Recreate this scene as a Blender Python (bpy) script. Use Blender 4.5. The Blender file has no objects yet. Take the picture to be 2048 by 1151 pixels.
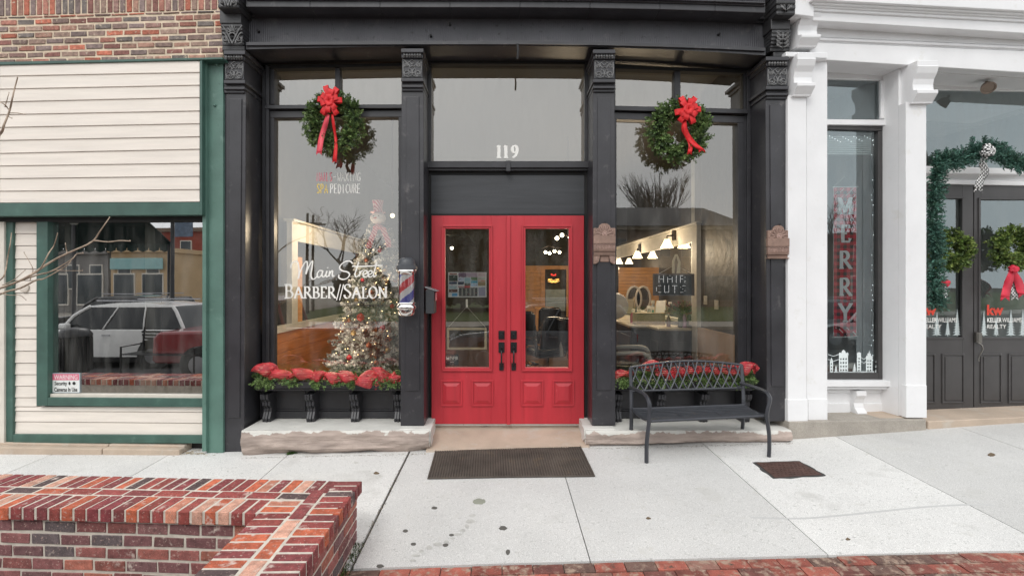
import bpy, bmesh, math, random
from mathutils import Vector, Matrix, noise as mnoise
R = random.Random(7)
PI = math.pi
rad = math.radians
SC = bpy.context.scene
COL = SC.collection

# ---------------------------------------------------------------- camera, sky, sun, exposure
F, CX, CY = 975.0, 1005.0, 565.0
CAM = Vector((0, -5.72, 1.75))
cam = bpy.data.cameras.new('camera')
camo = bpy.data.objects.new('camera', cam)
COL.objects.link(camo)
camo.location = CAM
camo.rotation_euler = (PI/2, 0, 0)
cam.sensor_width = 36
cam.lens = F/2048*36
cam.shift_x = (1024-CX)/2048
cam.shift_y = -(575.5-CY)/2048
cam.clip_start = 0.05
cam.clip_end = 800
SC.camera = camo

SUN_EL, SUN_AZ = rad(48), rad(200)
W = bpy.data.worlds.new('World')
SC.world = W
W.use_nodes = True
nt = W.node_tree
nt.nodes.clear()
sky = nt.nodes.new('ShaderNodeTexSky')
sky.sky_type = 'NISHITA'
sky.sun_disc = False
sky.sun_elevation = SUN_EL
sky.sun_rotation = SUN_AZ
sky.air_density = 1.5
sky.dust_density = 6
hsv = nt.nodes.new('ShaderNodeHueSaturation')
hsv.inputs['Saturation'].default_value = 0.12
mixn = nt.nodes.new('ShaderNodeMix')
mixn.data_type = 'RGBA'
mixn.inputs[0].default_value = 0.82
mixn.inputs[7].default_value = (11.9, 12.1, 12.4, 1)
bg = nt.nodes.new('ShaderNodeBackground')
bg.inputs['Strength'].default_value = 0.125
wo = nt.nodes.new('ShaderNodeOutputWorld')
nt.links.new(sky.outputs[0], hsv.inputs['Color'])
nt.links.new(hsv.outputs[0], mixn.inputs[6])
nt.links.new(mixn.outputs[2], bg.inputs['Color'])
nt.links.new(bg.outputs[0], wo.inputs['Surface'])

sl = bpy.data.lights.new('sun', 'SUN')
sl.energy = 0.9
sl.angle = rad(18)
sl.color = (1, .97, .92)
so = bpy.data.objects.new('sun', sl)
COL.objects.link(so)
# the lamp comes from the same direction as the sky's sun (behind the camera, a little to the left)
sd = Vector((math.sin(SUN_AZ)*math.cos(SUN_EL), math.cos(SUN_AZ)*math.cos(SUN_EL), math.sin(SUN_EL)))
so.rotation_euler = sd.to_track_quat('Z', 'Y').to_euler()
so.location = (0, -8, 12)

SC.view_settings.view_transform = 'Standard'
SC.view_settings.look = 'None'
SC.view_settings.exposure = 0.1
SC.view_settings.gamma = 1
SC.cycles.max_bounces = 10
SC.cycles.transparent_max_bounces = 16
SC.cycles.use_denoising = True
SC.cycles.sample_clamp_indirect = 4

# ---------------------------------------------------------------- geometry of the place
class Plane:
    """a vertical facade plane: O on the ground line, u to the right, n out to the street"""
    def __init__(s, x, y, ang):
        s.O = Vector((x, y, 0))
        s.u = Vector((math.cos(ang), math.sin(ang), 0))
        s.n = Vector((math.sin(ang), -math.cos(ang), 0))
    def P(s, px, py, o=0.0):
        d = Vector(((px-CX)/F, 1, -(py-CY)/F))
        o0 = s.O + s.n*o
        t = (o0-CAM).dot(s.n)/d.dot(s.n)
        return CAM + d*t
    def at(s, a, z, o=0.0):
        return s.O + s.u*a + s.n*o + Vector((0, 0, z))
PB = Plane(0, 0, 0)                         # barber shop, the plane of the window frames
HL = Vector(((445-CX)*5.35/F, -.37))
HW = Vector(((1573-CX)*5.35/F, -.37))
PL = Plane(HL.x, HL.y, rad(-3.0))           # shop on the left, front plane
PW = Plane(HW.x, HW.y, rad(8.0))            # white shop on the right, front plane
def D(px, py, d):                           # a point at distance d in front of the camera
    return CAM + Vector(((px-CX)/F, 1, -(py-CY)/F))*d
GP = [(-60, -.4), (-8, -.18), (-3, -.105), (-1, -.06), (0, -.025), (3.1, .055), (6, .095), (9, .12), (60, .3)]
def gz(x, y):
    for (a, za), (b, zb) in zip(GP, GP[1:]):
        if x <= b or b == 60:
            z = za+(zb-za)*(max(a, min(b, x))-a)/(b-a)
            break
    return z+.036*(max(-4, min(1.5, y))+.4)
def G(px, py, dz=0.0):                      # a point on the pavement
    d = Vector(((px-CX)/F, 1, -(py-CY)/F))
    t = 4.0
    for _ in range(30):
        p = CAM+d*t
        t = (gz(p.x, p.y)+dz-CAM.z)/d.z
    return CAM+d*t

WL = {}
def thing(name, label, cat, loc=(0, 0, 0), rz=0, group=None):
    o = bpy.data.objects.new(name, None)
    COL.objects.link(o)
    o.location = loc
    o.rotation_euler = (0, 0, rz)
    o.empty_display_size = .1
    o['label'] = label
    o['category'] = cat
    if group: o['group'] = group
    WL[o.name] = Vector(loc)
    return o
def tag(o, label, cat, group=None, kind=None):
    if label: o['label'] = label
    if cat: o['category'] = cat
    if group: o['group'] = group
    if kind: o['kind'] = kind
    return o
def dup(root, loc, rz=None, label=None):
    r = root.copy(); COL.objects.link(r); r.location = loc
    if rz is not None: r.rotation_euler = (0, 0, rz)
    if label: r['label'] = label
    for ch in list(root.children):
        c = ch.copy(); COL.objects.link(c); c.parent = r
        for g in list(ch.children):
            d = g.copy(); COL.objects.link(d); d.parent = c
    return r

class MB:
    def __init__(s):
        s.v = []; s.f = []; s.m = []; s.c = []; s.usec = False
    def add(s, vs, fs, mi=0, col=None):
        b = len(s.v)
        s.v += [Vector(p) for p in vs]
        for f in fs:
            s.f.append([b+i for i in f]); s.m.append(mi); s.c.append(col or (1, 1, 1))
        if col: s.usec = True
        return s
    def prism(s, a, b, mi=0, col=None):     # two matching loops
        n = len(a)
        fs = [list(range(n)), list(range(2*n-1, n-1, -1))]
        for i in range(n):
            j = (i+1) % n
            fs.append([i, i+n, j+n, j])
        return s.add(list(a)+list(b), fs, mi, col)
    def box(s, x0, x1, y0, y1, z0, z1, mi=0, col=None):
        a = [(x0, y0, z0), (x1, y0, z0), (x1, y1, z0), (x0, y1, z0)]
        b = [(x, y, z1) for x, y, _ in a]
        return s.prism(a, b, mi, col)
    def pp(s, pl, pts, o1, o2, mi=0, col=None):   # polygon seen at pixels pts, on plane offset o1, as thick as to o2
        a = [pl.P(x, y, o1) for x, y in pts]
        b = [p-pl.n*(o1-o2) for p in a]
        return s.prism(a, b, mi, col)
    def pr(s, pl, x0, y0, x1, y1, o1, o2, mi=0, col=None):
        return s.pp(pl, [(x0, y0), (x1, y0), (x1, y1), (x0, y1)], o1, o2, mi, col)
    def frame(s, pl, x0, y0, x1, y1, w, o1, o2, mi=0):   # mitred rectangular frame, w px wide (inwards)
        O = [(x0, y0), (x1, y0), (x1, y1), (x0, y1)]
        I = [(x0+w, y0+w), (x1-w, y0+w), (x1-w, y1-w), (x0+w, y1-w)]
        for i in range(4):
            j = (i+1) % 4
            s.pp(pl, [O[i], O[j], I[j], I[i]], o1, o2, mi)
        return s
    def sheet(s, pl, pts, o, mi=0, col=None):
        return s.add([pl.P(x, y, o) for x, y in pts], [list(range(len(pts)))[::-1]], mi, col)
    def tube(s, path, r, n=6, mi=0, closed=False, col=None):
        path = [Vector(p) for p in path]
        k = len(path)
        rs = r if isinstance(r, (list, tuple)) else [r]*k
        rings = []
        up = Vector((0, 0, 1))
        prev = None
        for i, p in enumerate(path):
            a = path[i-1] if (i > 0 or closed) else p
            b = path[(i+1) % k] if (i < k-1 or closed) else p
            t = (b-a)
            if t.length < 1e-9: t = Vector((0, 0, 1))
            t.normalize()
            if prev is None:
                x = t.cross(up if abs(t.z) < .9 else Vector((1, 0, 0))).normalized()
            else:
                x = (prev-t*prev.dot(t))
                x = x.normalized() if x.length > 1e-6 else t.cross(up).normalized()
            prev = x
            y = t.cross(x)
            rings.append([p+(x*math.cos(2*PI*q/n)+y*math.sin(2*PI*q/n))*rs[i] for q in range(n)])
        vs = [v for rg in rings for v in rg]
        fs = []
        for i in range(k if closed else k-1):
            j = (i+1) % k
            for q in range(n):
                q2 = (q+1) % n
                fs.append([i*n+q, i*n+q2, j*n+q2, j*n+q])
        if not closed:
            fs.append(list(range(n))[::-1]); fs.append([(k-1)*n+q for q in range(n)])
        return s.add(vs, fs, mi, col)
    def lathe(s, prof, c, n=24, mi=0, axis='z', col=None):
        c = Vector(c)
        vs = []
        for r, h in prof:
            for q in range(n):
                a = 2*PI*q/n
                x, y = r*math.cos(a), r*math.sin(a)
                p = {'z': (x, y, h), 'y': (x, h, y), 'x': (h, x, y)}[axis]
                vs.append(c+Vector(p))
        fs = []
        k = len(prof)
        for i in range(k-1):
            for q in range(n):
                q2 = (q+1) % n
                fs.append([i*n+q, i*n+q2, (i+1)*n+q2, (i+1)*n+q])
        fs.append(list(range(n))); fs.append([(k-1)*n+q for q in range(n)])
        return s.add(vs, fs, mi, col)
    def grid(s, fn, nu, nv, mi=0, col=None):
        vs = [fn(i/nu, j/nv) for i in range(nu+1) for j in range(nv+1)]
        fs = [[i*(nv+1)+j, (i+1)*(nv+1)+j, (i+1)*(nv+1)+j+1, i*(nv+1)+j+1] for i in range(nu) for j in range(nv)]
        return s.add(vs, fs, mi, col)
    def ribbon(s, pl, pts, w, o, mi=0, nib=None, th=.0015, col=None):   # a drawn line in pixel space; w px
        n = len(pts)
        L, Rr = [], []
        for i, (x, y) in enumerate(pts):
            a = pts[max(0, i-1)]; b = pts[min(n-1, i+1)]
            tx, ty = b[0]-a[0], b[1]-a[1]
            l = math.hypot(tx, ty) or 1
            tx /= l; ty /= l
            ww = w[i] if isinstance(w, list) else w
            if nib is not None:
                na, thin = nib
                ww = ww*(thin+(1-thin)*abs(tx*math.sin(na)+ty*math.cos(na)))
            L.append((x-ty*ww/2, y+tx*ww/2)); Rr.append((x+ty*ww/2, y-tx*ww/2))
        for i in range(n-1):
            s.pp(pl, [L[i], L[i+1], Rr[i+1], Rr[i]], o+(i % 4)*.00022, o-th-(i % 4)*.0001, mi, col)
        return s
    def build(s, name, mats, parent=None, bevel=0, smooth=False, local=False, origin=None, normals=True, seg=1):
        me = bpy.data.meshes.new(name)
        base = Vector((0, 0, 0))
        if not local:
            if parent is not None: base = WL[parent.name]
            elif origin is not None: base = Vector(origin)
        me.from_pydata([v-base for v in s.v], [], s.f)
        if not isinstance(mats, (list, tuple)): mats = [mats]
        for m in mats: me.materials.append(m)
        me.polygons.foreach_set('material_index', s.m)
        if s.usec:
            at = me.color_attributes.new('Col', 'FLOAT_COLOR', 'CORNER')
            buf = []
            for f, c in zip(s.f, s.c): buf += [c[0], c[1], c[2], 1.0]*len(f)
            at.data.foreach_set('color', buf)
        if normals or smooth:
            bm = bmesh.new(); bm.from_mesh(me)
            if normals: bmesh.ops.recalc_face_normals(bm, faces=bm.faces)
            if smooth:
                for f in bm.faces: f.smooth = True
                for e in bm.edges:
                    if len(e.link_faces) == 2 and e.calc_face_angle(0) > .7: e.smooth = False
            bm.to_mesh(me); bm.free()
        me.update()
        o = bpy.data.objects.new(name, me)
        COL.objects.link(o)
        if parent is not None:
            o.parent = parent
            WL[o.name] = WL[parent.name]
        else:
            o.location = base
            WL[o.name] = base.copy()
        if bevel:
            b = o.modifiers.new('bevel', 'BEVEL')
            b.width = bevel; b.segments = seg; b.limit_method = 'ANGLE'; b.angle_limit = rad(40)
        return o

# ---------------------------------------------------------------- materials
def pm(name, col, rough=.5, metal=0, var=.12, scale=6, bump=0, bscale=60, spots=None, stretch=None, attr=False,
       wave=None, trans=0, fine=0, coat=0, emit=0):
    m = bpy.data.materials.new(name)
    m.use_nodes = True
    t = m.node_tree; N = t.nodes; K = t.links
    b = N['Principled BSDF']
    b.inputs['Roughness'].default_value = rough
    b.inputs['Metallic'].default_value = metal
    if coat: b.inputs['Coat Weight'].default_value = coat
    tc = N.new('ShaderNodeTexCoord')
    vec = tc.outputs['Object']
    if stretch:
        mp = N.new('ShaderNodeMapping'); mp.inputs['Scale'].default_value = stretch
        K.new(vec, mp.inputs[0]); vec = mp.outputs[0]
    def noise(sc, det=5, rg=.55):
        n = N.new('ShaderNodeTexNoise'); n.inputs['Scale'].default_value = sc
        n.inputs['Detail'].default_value = det; n.inputs['Roughness'].default_value = rg
        K.new(vec, n.inputs['Vector']); return n.outputs[0]
    def ramp(v, a, b_, ca=(0, 0, 0, 1), cb=(1, 1, 1, 1)):
        r = N.new('ShaderNodeValToRGB')
        r.color_ramp.elements[0].position = a; r.color_ramp.elements[1].position = b_
        r.color_ramp.elements[0].color = ca; r.color_ramp.elements[1].color = cb
        K.new(v, r.inputs[0]); return r.outputs[0]
    def mul(a, b_):
        x = N.new('ShaderNodeMix'); x.data_type = 'RGBA'; x.blend_type = 'MULTIPLY'; x.inputs[0].default_value = 1
        K.new(a, x.inputs[6]); K.new(b_, x.inputs[7]); return x.outputs[2]
    def mix(f, a, b_):
        x = N.new('ShaderNodeMix'); x.data_type = 'RGBA'
        K.new(f, x.inputs[0])
        for s_, v in ((6, a), (7, b_)):
            if isinstance(v, tuple): x.inputs[s_].default_value = (*v, 1) if len(v) == 3 else v
            else: K.new(v, x.inputs[s_])
        return x.outputs[2]
    if attr:
        at = N.new('ShaderNodeAttribute'); at.attribute_name = 'Col'; cur = at.outputs['Color']
    else:
        rgb = N.new('ShaderNodeRGB'); rgb.outputs[0].default_value = (*col, 1); cur = rgb.outputs[0]
    v1 = ramp(noise(scale), .3, .7, (1-var,)*3+(1,), (1+var,)*3+(1,))
    cur = mul(cur, v1)
    if fine:
        v2 = ramp(noise(220, 3), .35, .65, (1-fine,)*3+(1,), (1+fine,)*3+(1,))
        cur = mul(cur, v2)
    for sp in (spots or []):
        c, lo, hi, sc = sp
        cur = mix(ramp(noise(sc, 8, .65), lo, hi), cur, c)
    K.new(cur, b.inputs['Base Color'])
    h = None
    if bump:
        h = noise(bscale, 6); dist = bump
    if wave:
        wv = N.new('ShaderNodeTexWave'); wv.inputs['Scale'].default_value = wave[0]; wv.bands_direction = wave[1]
        K.new(tc.outputs['Object'], wv.inputs['Vector']); 
        if h is None: h = wv.outputs['Fac']; dist = wave[2]
        else:
            ad = N.new('ShaderNodeMath'); ad.operation = 'ADD'; K.new(h, ad.inputs[0]); K.new(wv.outputs['Fac'], ad.inputs[1]); h = ad.outputs[0]; dist = wave[2]
    if h is not None:
        bp = N.new('ShaderNodeBump'); bp.inputs['Strength'].default_value = .8; bp.inputs['Distance'].default_value = dist
        K.new(h, bp.inputs['Height']); K.new(bp.outputs[0], b.inputs['Normal'])
    if trans:
        b.inputs['Alpha'].default_value = 1-trans
    if emit:
        b.inputs['Emission Color'].default_value = (*col, 1); b.inputs['Emission Strength'].default_value = emit
    return m
def glassmat(name, r0, tint=(1, 1, 1), thru=(.9, .92, .9), wob=.004):
    m = bpy.data.materials.new(name); m.use_nodes = True
    t = m.node_tree; N = t.nodes; K = t.links
    N.clear()
    o = N.new('ShaderNodeOutputMaterial'); mx = N.new('ShaderNodeMixShader')
    tr = N.new('ShaderNodeBsdfTransparent'); tr.inputs[0].default_value = (*thru, 1)
    gl = N.new('ShaderNodeBsdfGlossy'); gl.inputs['Color'].default_value = (*tint, 1); gl.inputs['Roughness'].default_value = .004
    fr = N.new('ShaderNodeFresnel'); fr.inputs[0].default_value = 1.5
    ad = N.new('ShaderNodeMath'); ad.inputs[1].default_value = r0
    K.new(fr.outputs[0], ad.inputs[0]); K.new(ad.outputs[0], mx.inputs[0])
    K.new(tr.outputs[0], mx.inputs[1]); K.new(gl.outputs[0], mx.inputs[2])
    # a thin uneven film of dust and wiped streaks on the pane
    df = N.new('ShaderNodeBsdfDiffuse'); df.inputs[0].default_value = (.6, .6, .57, 1)
    tcd = N.new('ShaderNodeTexCoord'); mpd = N.new('ShaderNodeMapping'); mpd.inputs['Scale'].default_value = (3.5, 1, .8); mpd.inputs['Rotation'].default_value = (0, .35, 0)
    nd = N.new('ShaderNodeTexNoise'); nd.inputs['Scale'].default_value = 2.2; nd.inputs['Detail'].default_value = 8
    rd = N.new('ShaderNodeMapRange'); rd.inputs[1].default_value = .42; rd.inputs[2].default_value = .78; rd.inputs[3].default_value = 0; rd.inputs[4].default_value = .09
    m2 = N.new('ShaderNodeMixShader')
    K.new(tcd.outputs['Object'], mpd.inputs[0]); K.new(mpd.outputs[0], nd.inputs['Vector']); K.new(nd.outputs[0], rd.inputs[0]); K.new(rd.outputs[0], m2.inputs[0])
    K.new(mx.outputs[0], m2.inputs[1]); K.new(df.outputs[0], m2.inputs[2]); K.new(m2.outputs[0], o.inputs[0])
    tc = N.new('ShaderNodeTexCoord'); n = N.new('ShaderNodeTexNoise'); n.inputs['Scale'].default_value = 1.3; n.inputs['Detail'].default_value = 1
    bp = N.new('ShaderNodeBump'); bp.inputs['Strength'].default_value = 1; bp.inputs['Distance'].default_value = wob
    K.new(tc.outputs['Object'], n.inputs['Vector']); K.new(n.outputs[0], bp.inputs['Height']); K.new(bp.outputs[0], gl.inputs['Normal'])
    return m

M = {}
M['black'] = pm('black paint', (.034, .0335, .038), .34, var=.28, scale=3, bump=.0012, bscale=30,
                spots=[((.105, .10, .10), .60, .75, 9), ((.016, .016, .018), .63, .70, 26), ((.34, .33, .32), .765, .785, 60)])
M['frieze'] = pm('ribbed iron paint', (.070, .070, .080), .42, var=.2, scale=2.5, wave=(15, 'X', .0035),
                 spots=[((.028, .027, .03), .60, .70, 14), ((.13, .125, .13), .6, .75, 5)])
M['iron'] = pm('cast ornament paint', (.038, .038, .040), .35, var=.3, scale=20, bump=.001, bscale=90)
M['curl'] = pm('rubbed raised ornament', (.15, .15, .15), .38, var=.35, scale=30)
M['blackwood'] = pm('dark joinery paint', (.030, .030, .034), .38, var=.25, scale=5, bump=.0008, bscale=40,
                    spots=[((.075, .07, .065), .64, .72, 20)])
M['header'] = pm('charcoal panel paint', (.042, .045, .050), .55, var=.2, scale=4, bump=.0012, bscale=30, stretch=(.3, 1, 4))
M['red'] = pm('red door paint', (.46, .030, .042), .42, var=.14, scale=2.0, bump=.0010, bscale=16, stretch=(3, 1, .5), fine=.05,
              spots=[((.40, .03, .04), .58, .8, 2.2), ((.60, .10, .11), .68, .74, 14)])
M['stone'] = pm('sandstone', (.34, .27, .22), .9, var=.25, scale=5, bump=.012, bscale=12, stretch=(.6, 1, 3),
                spots=[((.20, .16, .14), .55, .62, 7), ((.44, .40, .36), .6, .7, 9)])
M['whitewash'] = pm('whitewashed stone', (.62, .61, .57), .85, var=.08, scale=6, bump=.006, bscale=25,
                    spots=[((.45, .42, .37), .66, .72, 12)])
M['step'] = pm('sandstone step', (.46, .37, .29), .85, var=.12, scale=3, bump=.002, bscale=60, fine=.08,
               spots=[((.5, .46, .40), .55, .75, 4)])
M['sage'] = pm('green trim paint', (.046, .104, .084), .45, var=.22, scale=4, bump=.001, bscale=40,
               spots=[((.085, .16, .135), .6, .75, 8), ((.45, .44, .36), .735, .75, 24)])
M['column'] = pm('green iron column', (.095, .185, .152), .5, var=.18, scale=3, bump=.003, bscale=30,
                 spots=[((.05, .10, .085), .63, .72, 14), ((.15, .25, .21), .62, .72, 4)])
M['siding'] = pm('cream lap siding', (.74, .68, .61), .6, var=.07, scale=5, bump=.0025, bscale=26, stretch=(.25, 1, 4),
                 spots=[((.58, .48, .40), .70, .78, 6)])
M['cream'] = pm('cream trim', (.64, .60, .53), .5, var=.08, scale=8)
M['white'] = pm('white building paint', (.78, .78, .785), .42, var=.05, scale=2, bump=.002, bscale=14,
                spots=[((.60, .58, .54), .73, .76, 26), ((.70, .69, .66), .60, .75, 5)])
M['charcoal'] = pm('charcoal door paint', (.050, .047, .047), .42, var=.15, scale=4, bump=.0004, bscale=30)
M['concrete'] = pm('sidewalk concrete', (.6, .6, .6), .9, var=.09, scale=1.1, bump=.002, bscale=90, fine=.30, attr=True,
                   spots=[((.46, .455, .43), .56, .78, 2.2), ((.40, .40, .38), .60, .66, 38), ((.50, .49, .45), .60, .75, 9), ((.24, .235, .22), .73, .76, 30)])
M['joint'] = pm('joint dirt', (.10, .09, .075), .95, var=.4, scale=30, spots=[((.05, .09, .02), .62, .68, 12)])
M['block'] = pm('weathered concrete', (.34, .31, .27), .95, var=.15, scale=6, bump=.004, bscale=50, fine=.25)
M['brick'] = pm('brick', (.3, .1, .1), .85, var=.30, scale=22, bump=.004, bscale=60, attr=True, fine=.3,
                spots=[((.09, .04, .04), .62, .74, 13), ((.50, .36, .31), .58, .68, 60), ((.60, .50, .44), .60, .70, 8)])
M['brickold'] = pm('old brick', (.3, .1, .1), .9, var=.35, scale=26, bump=.006, bscale=40, attr=True, fine=.2,
                   spots=[((.50, .42, .32), .59, .67, 20), ((.03, .03, .03), .68, .71, 24)])
M['mortar'] = pm('mortar', (.56, .51, .44), .95, var=.15, scale=20, bump=.004, bscale=60)
M['mortarold'] = pm('old mortar', (.64, .53, .40), .95, var=.2, scale=12, bump=.008, bscale=40)
M['paver'] = pm('paver brick', (.3, .1, .1), .9, var=.3, scale=14, bump=.004, bscale=50, attr=True, fine=.3,
                spots=[((.34, .25, .19), .50, .64, 16), ((.07, .06, .045), .60, .68, 9), ((.45, .40, .34), .62, .70, 38)])
M['asphalt'] = pm('asphalt', (.055, .055, .055), .95, var=.2, scale=5, fine=.3)
M['soil'] = pm('soil', (.05, .035, .022), 1, var=.4, scale=30, bump=.01, bscale=20)
M['grass'] = pm('grass', (.065, .095, .025), 1, var=.3, scale=3, bump=.02, bscale=30)
M['leaf'] = pm('evergreen needles', (.05, .1, .03), .6, var=.1, attr=True)
M['bark'] = pm('bark', (.09, .07, .055), .9, var=.3, scale=20)
M['twig'] = pm('pale twig bark', (.36, .28, .21), .8, var=.3, scale=40, spots=[((.16, .12, .09), .6, .7, 30)])
M['bowred'] = pm('red velvet ribbon', (.62, .010, .014), .6, var=.2, scale=22)
M['mesh'] = pm('red mesh ribbon', (.60, .045, .060), .38, var=.45, scale=9, trans=.36, stretch=(1, 1, 3), wave=(14, 'Z', .004),
               spots=[((.78, .36, .27), .56, .66, 22), ((.30, .008, .02), .58, .66, 12)])  # pinkish and deep red patches put the loops' sheen and shading into the colour
M['bench'] = pm('powder coated bench metal', (.045, .048, .056), .35, var=.15, scale=12, metal=.2)
M['mat'] = pm('rubber mat', (.080, .066, .054), .8, var=.35, scale=3, spots=[((.12, .09, .06), .58, .7, 5)])
M['rust'] = pm('rusty iron cover', (.075, .038, .030), .8, var=.3, scale=12, bump=.002, bscale=60)
M['tar'] = pm('broken dark edge', (.05, .05, .048), .95, var=.4, scale=20, bump=.006, bscale=40)
M['chrome'] = pm('chrome', (.75, .74, .72), .12, metal=1, var=.05)
M['white gloss'] = pm('white vinyl', (.85, .84, .80), .5, var=.02)
M['white flock'] = pm('flocked needles', (.5, .5, .5), .85, var=.1, attr=True)
M['dark'] = pm('dark metal', (.022, .022, .024), .35, var=.2, scale=20, metal=.3)
M['shadowline'] = pm('dark gap', (.012, .012, .012), .8, var=.2)  # near black for dark trim and for strips painted in as shade
M['terra'] = pm('terracotta', (.25, .165, .130), .8, var=.2, scale=14, bump=.002, bscale=60,
                spots=[((.42, .27, .22), .62, .72, 12), ((.10, .05, .04), .64, .72, 16)])
M['wood'] = pm('knotty pine boards', (.50, .19, .055), .5, var=.22, scale=4, stretch=(1, .25, 5), bump=.001, bscale=20,
               spots=[((.22, .07, .02), .68, .72, 7)])
M['woodlit'] = pm('amber pine boards', (.62, .30, .10), .5, var=.18, scale=5, stretch=(1, 1, 6))
M['rail'] = pm('whitewashed wood rail', (.58, .55, .48), .6, var=.12, scale=10, stretch=(3, .4, 1), spots=[((.30, .25, .2), .7, .72, 12)])
M['tin'] = pm('embossed tin wall', (.065, .058, .044), .5, metal=.2, var=.2, scale=4, bump=.01, bscale=9)
M['dim'] = pm('dim interior paint', (.060, .055, .048), .8, var=.2, scale=2)
M['ceil'] = pm('interior ceiling', (.08, .075, .065), .8, var=.1, scale=1)
M['floor'] = pm('shop floor', (.13, .07, .045), .4, var=.25, scale=3)
M['beige'] = pm('beadboard', (.60, .42, .29), .6, var=.08, scale=4, wave=(9, 'Y', .004))
M['lamp'] = pm('lit lamp shade', (1, .86, .60), .5, emit=2.6)
M['bulb'] = pm('lit bulb', (1, .88, .66), .5, emit=14)
M['fairy'] = pm('warm fairy bulb', (1, .70, .36), .5, emit=7)
M['fairywhite'] = pm('white fairy bulb', (.95, .98, 1), .5, emit=1.6)
M['glass'] = glassmat('shop window glass', .155, (1, 1, .97), (.93, .93, .90), .0006)
M['glassup'] = glassmat('transom glass', .19, (1, 1, .97), (.9, .9, .86), .0010)
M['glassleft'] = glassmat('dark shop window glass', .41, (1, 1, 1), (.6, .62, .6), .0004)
M['glasswhite'] = glassmat('cool window glass', .135, (.84, .97, 1.0), (.86, .92, .92), .0005)
def flat(name, col, rough=.6, **k):
    if name not in M: M[name] = pm(name, col, rough, var=k.pop('var', .06), **k)
    return M[name]
# ================================================================ GROUND
def strip(name, y0, y1, dz, m, xs=(-60, -25, -8, -5, -3, -1, 0, 1.5, 3.1, 6, 9, 25, 60), fn=None, n=6):
    mb = MB()
    ys = [y0+(y1-y0)*i/n for i in range(n+1)]
    for a, b in zip(xs, xs[1:]):
        for c, d in zip(ys, ys[1:]):
            mb.add([(a, c, gz(a, c)+dz), (b, c, gz(b, c)+dz), (b, d, gz(b, d)+dz), (a, d, gz(a, d)+dz)], [[0, 1, 2, 3]])
    return tag(mb.build(name, m), None, None, kind='structure')
g = MB(); g.box(-300, 300, -300, 300, -1.4, -1.0)
tag(g.build('ground', M['soil']), None, None, kind='structure')
strip('sidewalk_bed', -2.62, 1.4, -.022, M['joint'])
XJ = [-60, -9.4, -7.9, -6.4, -4.95, -3.62, -2.30, -1.0, .58, 2.15, 3.66, 5.25, 6.8, 8.3, 60]
TONE = [.57, .57, .62, .64, .61, .66, .64, .565, .545, .63, .525, .52, .56, .56]
mb = MB()
for i, (a, b) in enumerate(zip(XJ, XJ[1:])):
    ga = .011 if abs(a+1.0) < .01 else .004
    gb = .011 if abs(b+1.0) < .01 else .004
    a += ga; b -= gb
    t = TONE[i]
    xs = [a]+[x for x, _ in GP if a < x < b]+[b]
    for x0, x1 in zip(xs, xs[1:]):
        for y0, y1 in ((-2.5, -1.0), (-1.0, -.2), (-.2, 1.4)):
            T = [Vector((x, y, gz(x, y))) for x, y in ((x0, y0), (x1, y0), (x1, y1), (x0, y1))]
            mb.prism([p-Vector((0, 0, .12)) for p in T], T, 0, (t, t*.992, t*.962))
tag(mb.build('sidewalk', M['concrete'], normals=True), None, None, kind='structure')
# brick band between the slabs and the kerb
strip('brick_band_bed', -3.75, -2.5, -.03, M['mortar'])
mb = MB()
PAL = [(.19, .06, .045), (.25, .07, .05), (.15, .055, .045), (.29, .085, .06), (.13, .075, .06), (.22, .11, .085)]
y = -2.51; row = 0
while y > -3.7:
    x = -8.0+(row % 2)*.1
    while x < 8:
        c = R.choice(PAL); k = R.uniform(.8, 1.2); c = tuple(q*k for q in c)
        j = R.uniform(-.003, .003)
        T = [Vector((X_, Y_, gz(X_, Y_)+j-.008)) for X_, Y_ in ((x, y-.093), (x+.194, y-.093), (x+.194, y), (x, y))]
        mb.prism([p-Vector((0, 0, .05)) for p in T], T, 0, c)
        x += .2
    y -= .1; row += 1
tag(mb.build('brick_pavement_band', M['paver'], bevel=0), None, None, kind='structure')
mb = MB()
mb.box(-60, 60, -3.95, -3.75, -.6, -.17)
tag(mb.build('kerb', M['block']), None, None, kind='structure')
mb = MB(); mb.box(-120, 120, -17, -3.95, -.7, -.45)
tag(mb.build('road', M['asphalt']), None, None, kind='structure')
mb = MB(); mb.box(-120, 120, -20, -17, -.7, -.30)
tag(mb.build('far_sidewalk', M['block']), None, None, kind='structure')
mb = MB(); mb.box(-14, 120, -90, -20, -.8, -.28)
tag(mb.build('lawn', M['grass']), None, None, kind='structure')
mb = MB(); mb.box(-120, -14, -90, -20, -.8, -.31)
tag(mb.build('plaza_pavement', M['block']), None, None, kind='structure')

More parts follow.
